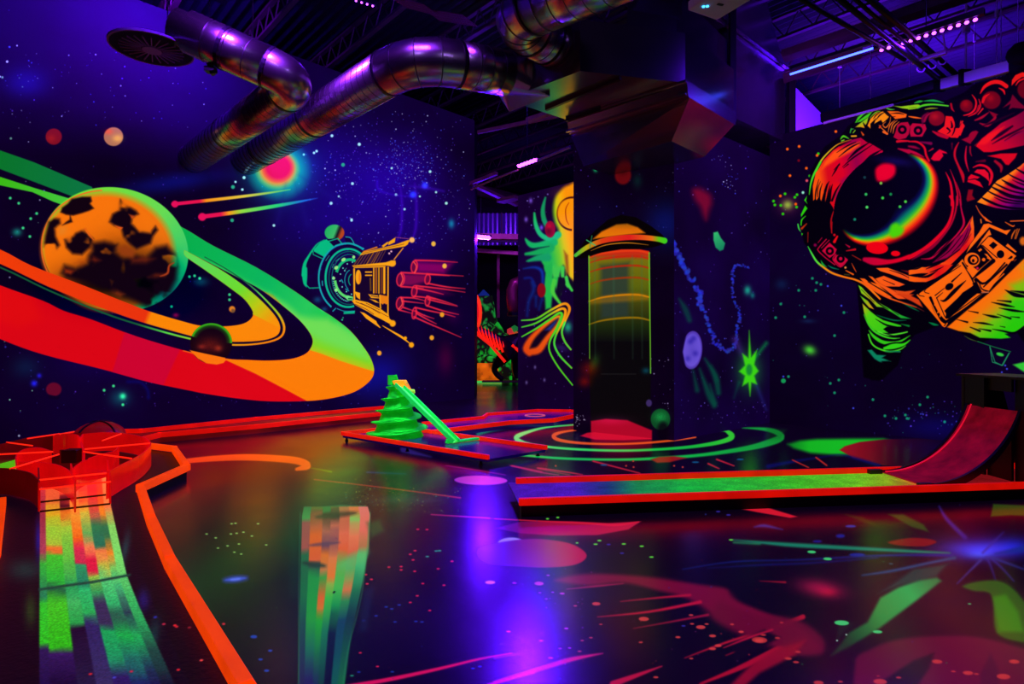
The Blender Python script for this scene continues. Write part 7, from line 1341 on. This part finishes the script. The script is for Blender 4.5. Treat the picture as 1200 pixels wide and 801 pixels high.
# hanging rods with sleeves above the wall
RODL = ['thin violet rod left of the long LED bar, leftmost behind the astronaut wall', 'thin violet rod below the left end of the long LED bar', 'thickest violet rod, meeting the white trunking', 'violet sleeved rod behind the right end of the white trunking', 'bare violet rod just right of the sleeved rod over the trunking', 'faint thin rod behind the pipe trapeze', 'short faint rod with a sleeve, right of the thickest rod', 'rightmost faint violet rod above the black bundle']
for k, (px, y0_, y1_, d, r) in enumerate(((984, 70, 125, 11.5, .02), (1020, 52, 116, 11, .018), (1132, 30, 98, 9.6, .03), (1168, 12, 82, 9.2, .014), (1173, 20, 82, 9.4, .014), (1066, 70, 106, 11, .01), (1142, 40, 92, 11, .012), (1193, 20, 70, 10, .012))):
    o = empty('hanger_rod', tuple(P(px, y1_, d)), RODL[k], 'rod', 'hanger rods behind the astronaut wall')
    mb = MB(); mb.tube([P(px, y1_+12, d), P(px, y0_-30, d)], r*.55, 6); mb.build('rod', mat('rod_steel', (225, 200, 250), .5, .0), o)
    if k in (0, 2, 3, 6): mb = MB(); mb.tube([P(px, y0_, d), P(px, y0_+9, d)], r*1.8, 8); mb.build('sleeve', mat('rod_steel', (225, 200, 250)), o)
# pipes on a trapeze
mp = mat('black_pipe', (34, 18, 44), .4, .5)
tz = empty('pipe_trapeze', tuple(P(1088, 70, 9)), 'bundle of dark pipes on a violet-lit strut hanger at upper right', 'pipe rack')
for p, q_, r in (((985, 0, 7.0), (1108, 100, 9.3), .035), ((1003, 0, 7.1), (1116, 98, 9.4), .025), ((1025, 4, 7.2), (1128, 94, 9.5), .04), ((975, 20, 7.4), (1060, 70, 8.8), .03)):
    mb = MB(); a_, b_ = P(*p), P(*q_); mb.tube([a_-(b_-a_)*.4, b_], r, 10); mb.build('pipe', mp, tz, smooth=True)
vm_ = mat('strut_steel', (190, 150, 215), .35, .3)
mb = MB(); mb.beam(P(1069, 73, 8.6), P(1109, 61, 8.3), .06, .05); mb.build('strut', vm_, tz)
for p, q_ in ((P(1071, 72, 8.6), P(1071, 50, 8.6)), (P(1108, 61, 8.3), P(1105, 38, 8.3))): mb = MB(); mb.tube([p, q_], .012, 6); mb.build('threaded_rod', vm_, tz)
for x, y in ((1079, 80), (1092, 76), (1104, 71)):
    c_ = P(x, y, 8.5); mb = MB(); mb.tube([c_+Vector((.055*math.cos(t), 0, .055*math.sin(t)-.0)) for t in [math.pi+math.pi*i/8 for i in range(9)]], .01, 6, cap=True); mb.build('pipe_clamp', vm_, tz)
# access point box near the top
ap = empty('ceiling_access_point', tuple(P(843, 8, 4.5)), 'pale square ceiling box with two tiny blue lights at the top edge', 'ceiling box')
z_ = P(840, 24, 4.65).z; q = [P(840, 24, 4.65), P(806, 12, 4.51), P(845, -8, 4.2), P(880, 0, 4.375)]; q = [Vector((v.x, v.y, z_)) for v in q]
mb = MB(); mb.hexa([v for v in q], [v+Vector((0, 0, .07)) for v in q]); mb.build('case', mat('pale_plastic', (235, 220, 245), .5), ap, bevel=.012)
for px, py in ((824.5, 7.4), (829, 7)):
    c_ = P(px, py, (z_-EYE)*F/(CY-py)); mb = MB(); mb.box(c_-Vector((0, 0, .003)), .016, .014, .008); mb.build('status_light', mat('status_glow', (60, 190, 255), .3, emis=4), ap)
mb = MB(); c_ = P(844, 5, (z_-EYE)*F/(CY-5)); mb.box(c_-Vector((0, 0, .002)), .05, .02, .006, .3); mb.build('label_plate', hous, ap)
mb = MB(); c_ = sum(q, Vector())/4; mb.tube([c_+Vector((0, 0, .06)), Vector((c_.x, c_.y, CEIL+.37))], .012, 6); mb.build('drop_rod', hous, ap)
# perforated tray top centre
tray_m = mat('tray_steel', (120, 40, 70), .5, .4)
ty = empty('cable_tray', tuple(P(510, 15, 9.4)), 'perforated cable tray in two pieces near the top centre', 'cable tray')
for A_, B_ in (((466, 2), (506, 12)), ((506, 17), (550, 24))):
    a, b = P(A_[0], A_[1], 9.6), P(B_[0], B_[1], 9.2); d = (b-a); s = Vector((-d.y, d.x, 0)).normalized()*.2; mb = MB(); nx_, ny_ = 14, 5
    for i in range(nx_+1): t = i/nx_; mb.beam(a+d*t-s, a+d*t+s, .012, .012)
    for j in range(ny_): u = -1+2*j/(ny_-1); mb.beam(a+s*u, b+s*u, .012, .012)
    mb.build('tray_section', tray_m, ty)
# dark bundle over the end of the astronaut wall
mb = MB(); c_ = on_wall(1196, .24)
for dx, dy, dz, r in ((0, 0, 0, .17), (.18, -.15, .12, .2), (.02, .1, -.12, .15), (.36, -.34, .16, .24)): mb.ball(c_+Vector((dx, dy, dz)), r, 12)
tag(mb.build('cable_bundle', mat('black_cloth', (8, 4, 12), .9, bump=.6, bscale=20), smooth=True), 'black bundle lying over the top corner of the astronaut wall', 'bundle')

# plate added above the frame, only to cut off the violet wash on the wall
o = empty('added_wash_cutoff', (-5.41, 9.36, 7.16), 'long black plate added out of view to cut off the violet wall wash', 'lamp housing')
mb = MB(); u_ = Vector((-.7, .71, 0)); t_ = Vector((.7, .71, 0)); c_ = Vector((-5.41, 9.36, 7.16))
mb.hexa([c_-t_*.9-u_*.06, c_+t_*.9-u_*.06, c_+t_*.9+u_*.07, c_-t_*.9+u_*.07], [c_-t_*.9-u_*.06+Vector((0, 0, .02)), c_+t_*.9-u_*.06+Vector((0, 0, .02)), c_+t_*.9+u_*.07+Vector((0, 0, .02)), c_-t_*.9+u_*.07+Vector((0, 0, .02))]); mb.build('plate', hous, o)
for s_ in (-.8, .8): mb = MB(); mb.tube([c_+t_*s_, c_+t_*s_+Vector((0, 0, CEIL+.37-7.1))], .01, 6); mb.build('hanger_rod', clamp_m, o)
# ================================================================ dinosaur garden in the far room
def lump(name, c, rx, rz, m, parent, seed, n=14, tw=.0, sharp=.25):
    rs = random.Random(seed); mb = MB(); rows = 8
    for j in range(rows+1):
        zf = j/rows; r = rx*(1-zf)**.75*(1.0)+.03
        for i in range(n):
            th = 2*math.pi*i/n; k = 1+sharp*(rs.random()-.5)+.18*math.sin(th*5+j)
            mb.v.append((c[0]+r*k*math.cos(th), c[1]+r*k*math.sin(th)*.6, c[2]+rz*zf))
    for j in range(rows):
        for i in range(n): mb.f.append((j*n+i, j*n+(i+1) % n, (j+1)*n+(i+1) % n, (j+1)*n+i))
    mb.f.append(tuple(rows*n+i for i in range(n))); return mb.build(name, m, parent)
def rock_mat(name, c, e):
    """green rock brushed over black: veins by noise"""
    m = bpy.data.materials.new(name); m.use_nodes = True; nt = m.node_tree; L = nt.links; b = nt.nodes['Principled BSDF']
    tc = nt.nodes.new('ShaderNodeTexCoord'); v = nt.nodes.new('ShaderNodeTexVoronoi'); v.feature = 'DISTANCE_TO_EDGE'; v.inputs['Scale'].default_value = 2.3; mp_ = nt.nodes.new('ShaderNodeMapping'); mp_.inputs['Scale'].default_value = (1.5, 1.5, .7); nn_ = nt.nodes.new('ShaderNodeTexNoise'); nn_.inputs['Scale'].default_value = 1.5; ad = nt.nodes.new('ShaderNodeVectorMath'); ad.operation = 'ADD'; L.new(tc.outputs['Object'], nn_.inputs['Vector']); L.new(tc.outputs['Object'], ad.inputs[0]); L.new(nn_.outputs['Color'], ad.inputs[1]); L.new(ad.outputs[0], mp_.inputs['Vector']); L.new(mp_.outputs[0], v.inputs['Vector'])
    r = nt.nodes.new('ShaderNodeValToRGB'); r.color_ramp.elements[0].position = .08; r.color_ramp.elements[0].color = (.004, .004, .004, 1); r.color_ramp.elements[1].position = .34; r.color_ramp.elements[1].color = (*s2l(c), 1)
    L.new(v.outputs['Distance'], r.inputs['Fac']); L.new(r.outputs[0], b.inputs['Base Color']); L.new(r.outputs[0], b.inputs['Emission Color']); b.inputs['Emission Strength'].default_value = e; b.inputs['Roughness'].default_value = .8
    return m
rk = rock_mat('rock_green', (20, 170, 40), .8); rk2 = rock_mat('rock_lime', (40, 190, 60), .7); vol = rock_mat('rock_teal', (30, 160, 60), .65)
YF = 22.6
o = empty('painted_volcano', (-1.2, YF+1.9, 0), 'tall green rocky peak in the far room with a blue tip', 'rock prop'); mb = MB(); pk = [P(572, 447, YF+1.9), P(571, 410, YF+1.9), P(568, 375, YF+1.9), P(567, 347, YF+1.9)]; mb.tube(pk, [.95, .72, .5, .36], 9); mb.build('peak', vol, o); mb = MB(); p = P(566.5, 348, YF+1.9); mb.tube([p, p+Vector((.02, 0, .12)), p+Vector((0, 0, .3))], [.34, .2, .03], 10); mb.build('tip', mat('blue_tip', (20, 40, 130), .6, emis=.6), o)
o = empty('painted_rock', (-.4, YF, 0), 'broad green boulder in the far room behind the dinosaur', 'rock prop', 'green rocks in the far room'); lump('boulder', tuple(P(583, 447, YF+.5)), .9, 2.3, rk, o, 5)
for k, (x, y, rx, rz) in enumerate(((560, 425, .35, .7), (570, 424, .4, .6), (588, 398, .35, .5), (559, 428, .5, .6))):
    o = empty('painted_rock', tuple(P(x, y, YF-.2)), ['small green rock at the left under the dinosaur neck', 'roundest green rock in the middle of the pile under the neck', 'upper green rock behind the dinosaur shoulder', 'lowest wide green rock resting on the lava platform'][k], 'rock prop', 'green rocks in the far room'); mb = MB(); mb.ball(P(x, y, YF-.2), rx, 12, .8); mb.build('boulder', rk2, o, smooth=True)
# orange disc prop
o = empty('orange_disc', (-1.55, YF-.3, 0), 'orange oval disc standing at the left edge of the far room gap', 'stage prop'); c_ = P(553.5, 366, YF-.3)
om = mat('disc_orange', (255, 70, 10), .6, emis=.9, ecol=(250, 50, 6)); om2 = mat('disc_red', (220, 20, 10), .6, emis=.9)
mb = MB(); mb.tube([c_+Vector((0, .05, 0)), c_+Vector((0, .06, 0))], .1, 8)
def ovl(c_, a, b, y, n=28): return [c_+Vector((a*math.cos(2*math.pi*i/n), y, b*math.sin(2*math.pi*i/n))) for i in range(n)]
mb = MB(); mb.hexa(ovl(c_, .36, .78, 0), ovl(c_, .36, .78, .08)); mb.build('face', om, o); mb = MB(); mb.hexa(ovl(c_, .25, .6, -.03), ovl(c_, .25, .6, 0)); mb.build('inner_oval', om2, o); mb = MB(); mb.beam(Vector((c_.x, c_.y+.05, 0)), c_, .1, .05); mb.build('post', BLK, o)
# glowing base platform
o = empty('lava_platform', tuple(P(566, 444, 22.2)), 'low glowing platform of orange and yellow lava with a green edge', 'stage prop')
mb = MB(); q = [P(x, y, 22.2) for x, y in ((548, 441), (584, 441), (584, 434), (548, 434))]; mb.box((-1.25, 22.3, .12), 1.7, 1.2, .24); mb.build('slab', mat('lava_orange', (250, 110, 10), .6, emis=.8, noise=.7, nscale=4), o)
mb = MB(); mb.box((-1.25, 21.68, .05), 1.75, .05, .08); mb.build('edge', mat('lava_edge', (60, 220, 90), .6, emis=.8), o)
mb = MB(); mb.box((-1.0, 21.75, .42), 1.0, .2, .62); mb.build('mound', mat('lava_mound', (250, 110, 12), .6, emis=.9, noise=.85, nscale=3), o, bevel=.1); mb = MB(); mb.box((-.9, 22.0, .3), .35, .3, .22); mb.build('red_block', om2, o, bevel=.05)
# dinosaur: dark body, orange spines
YD = 21.2
dn = empty('dinosaur_statue', tuple(P(590, 445, YD)), 'black dinosaur statue with orange spines down its neck, seen through the far gap', 'statue')
body = bpy.data.meshes.new('body'); pts = [(596, 402, .50), (604, 404, .55), (612, 410, .45), (588, 404, .34), (580, 398, .24), (571, 392, .2), (562, 388, .18), (555, 388, .17), (593, 415, .3), (584, 424, .2), (578, 432, .13), (583, 440, .1), (590, 445, .09), (606, 420, .25), (603, 432, .14), (606, 444, .1), (624, 414, .3), (638, 420, .15), (650, 428, .06)]
ed = [(0, 1), (1, 2), (0, 3), (3, 4), (4, 5), (5, 6), (6, 7), (0, 8), (8, 9), (9, 10), (10, 11), (11, 12), (2, 13), (13, 14), (14, 15), (2, 16), (16, 17), (17, 18)]
inv = world_of(dn).inverted(); body.from_pydata([tuple(inv @ P(x, y, YD)) for x, y, r in pts], ed, []); bo = bpy.data.objects.new('body', body); C.objects.link(bo); bo.parent = dn
sk = bo.modifiers.new('skin', 'SKIN')
for i, (x, y, r) in enumerate(pts): body.skin_vertices[0].data[i].radius = (r, r); body.skin_vertices[0].data[i].use_root = i == 0
ss = bo.modifiers.new('sub', 'SUBSURF'); ss.levels = 1; ss.render_levels = 1; body.materials.append(mat('dino_black', (14, 6, 36), .45, bump=.4, bscale=10))
sp_m = mat('spine_orange', (255, 50, 20), .5, emis=.9, ecol=(245, 30, 16))
for k in range(12):
    t = k/11; x = 556+46*t; y = 387+30*t+2*math.sin(t*3); L = .35+.35*math.sin(math.pi*t)
    mb = MB(); a_ = P(x, y+2, YD-.35); mb.tube([a_, a_+Vector((-.1, 0, L*.5)), a_+Vector((-.14, 0, L*.85))], [.045, .03, .004], 6); mb.build('spine', sp_m, dn, smooth=True)
for k, (a_, b_) in enumerate((((600, 404), (609, 412)), ((560, 392), (575, 404)), ((575, 404), (592, 424)))):
    mb = MB(); mb.tube([P(*a_, YD-.5), P(*b_, YD-.5)], .05, 6); mb.build('stripe', sp_m, dn)
mb = MB(); mb.box(P(590, 446.5, YD), 1.5, .6, .05); mb.build('plinth', mat('plinth_grey', (110, 90, 80), .6), dn)
# steel elbow duct in the far room
o = empty('far_duct', tuple(P(600, 340, 21)), 'small pinkish steel elbow duct hanging in the far room', 'air duct')
mb = MB(); c_ = P(601, 342, 21.2); mb.tube([P(602, 366, 21.2), P(600, 350, 21.2), P(600, 340, 21.2), P(603, 332, 21.2), P(610, 329, 21.2)], .2, 14); mb.build('elbow', mat('pink_duct', (200, 110, 110), .4, .6, emis=0), o, smooth=True)
mb = MB(); mb.tube([P(602, 366, 21.2), P(602, 370, 21.2)], .23, 14); mb.build('collar', clamp_m, o)
o = empty('flower_prop', (.0, 22, 0), 'small pink and green leafy clump beside the far dinosaur', 'stage prop')
for k, (x, y, c) in enumerate(((598, 388, (220, 50, 60)), (603, 385, (30, 130, 60)), (605, 392, (200, 90, 40)), (600, 393, (230, 60, 40)))):
    mb = MB(); mb.ball(P(x, y, 22.4), .14, 6); mb.build('leaf_tuft', mat('tuft_%s' % ['pink', 'green', 'orange', 'red'][k], c, .6, emis=.6), o)
mb = MB(); mb.beam(P(602, 446, 22.4), P(602, 392, 22.4), .12, .12); mb.build('stalk', BLK, o)
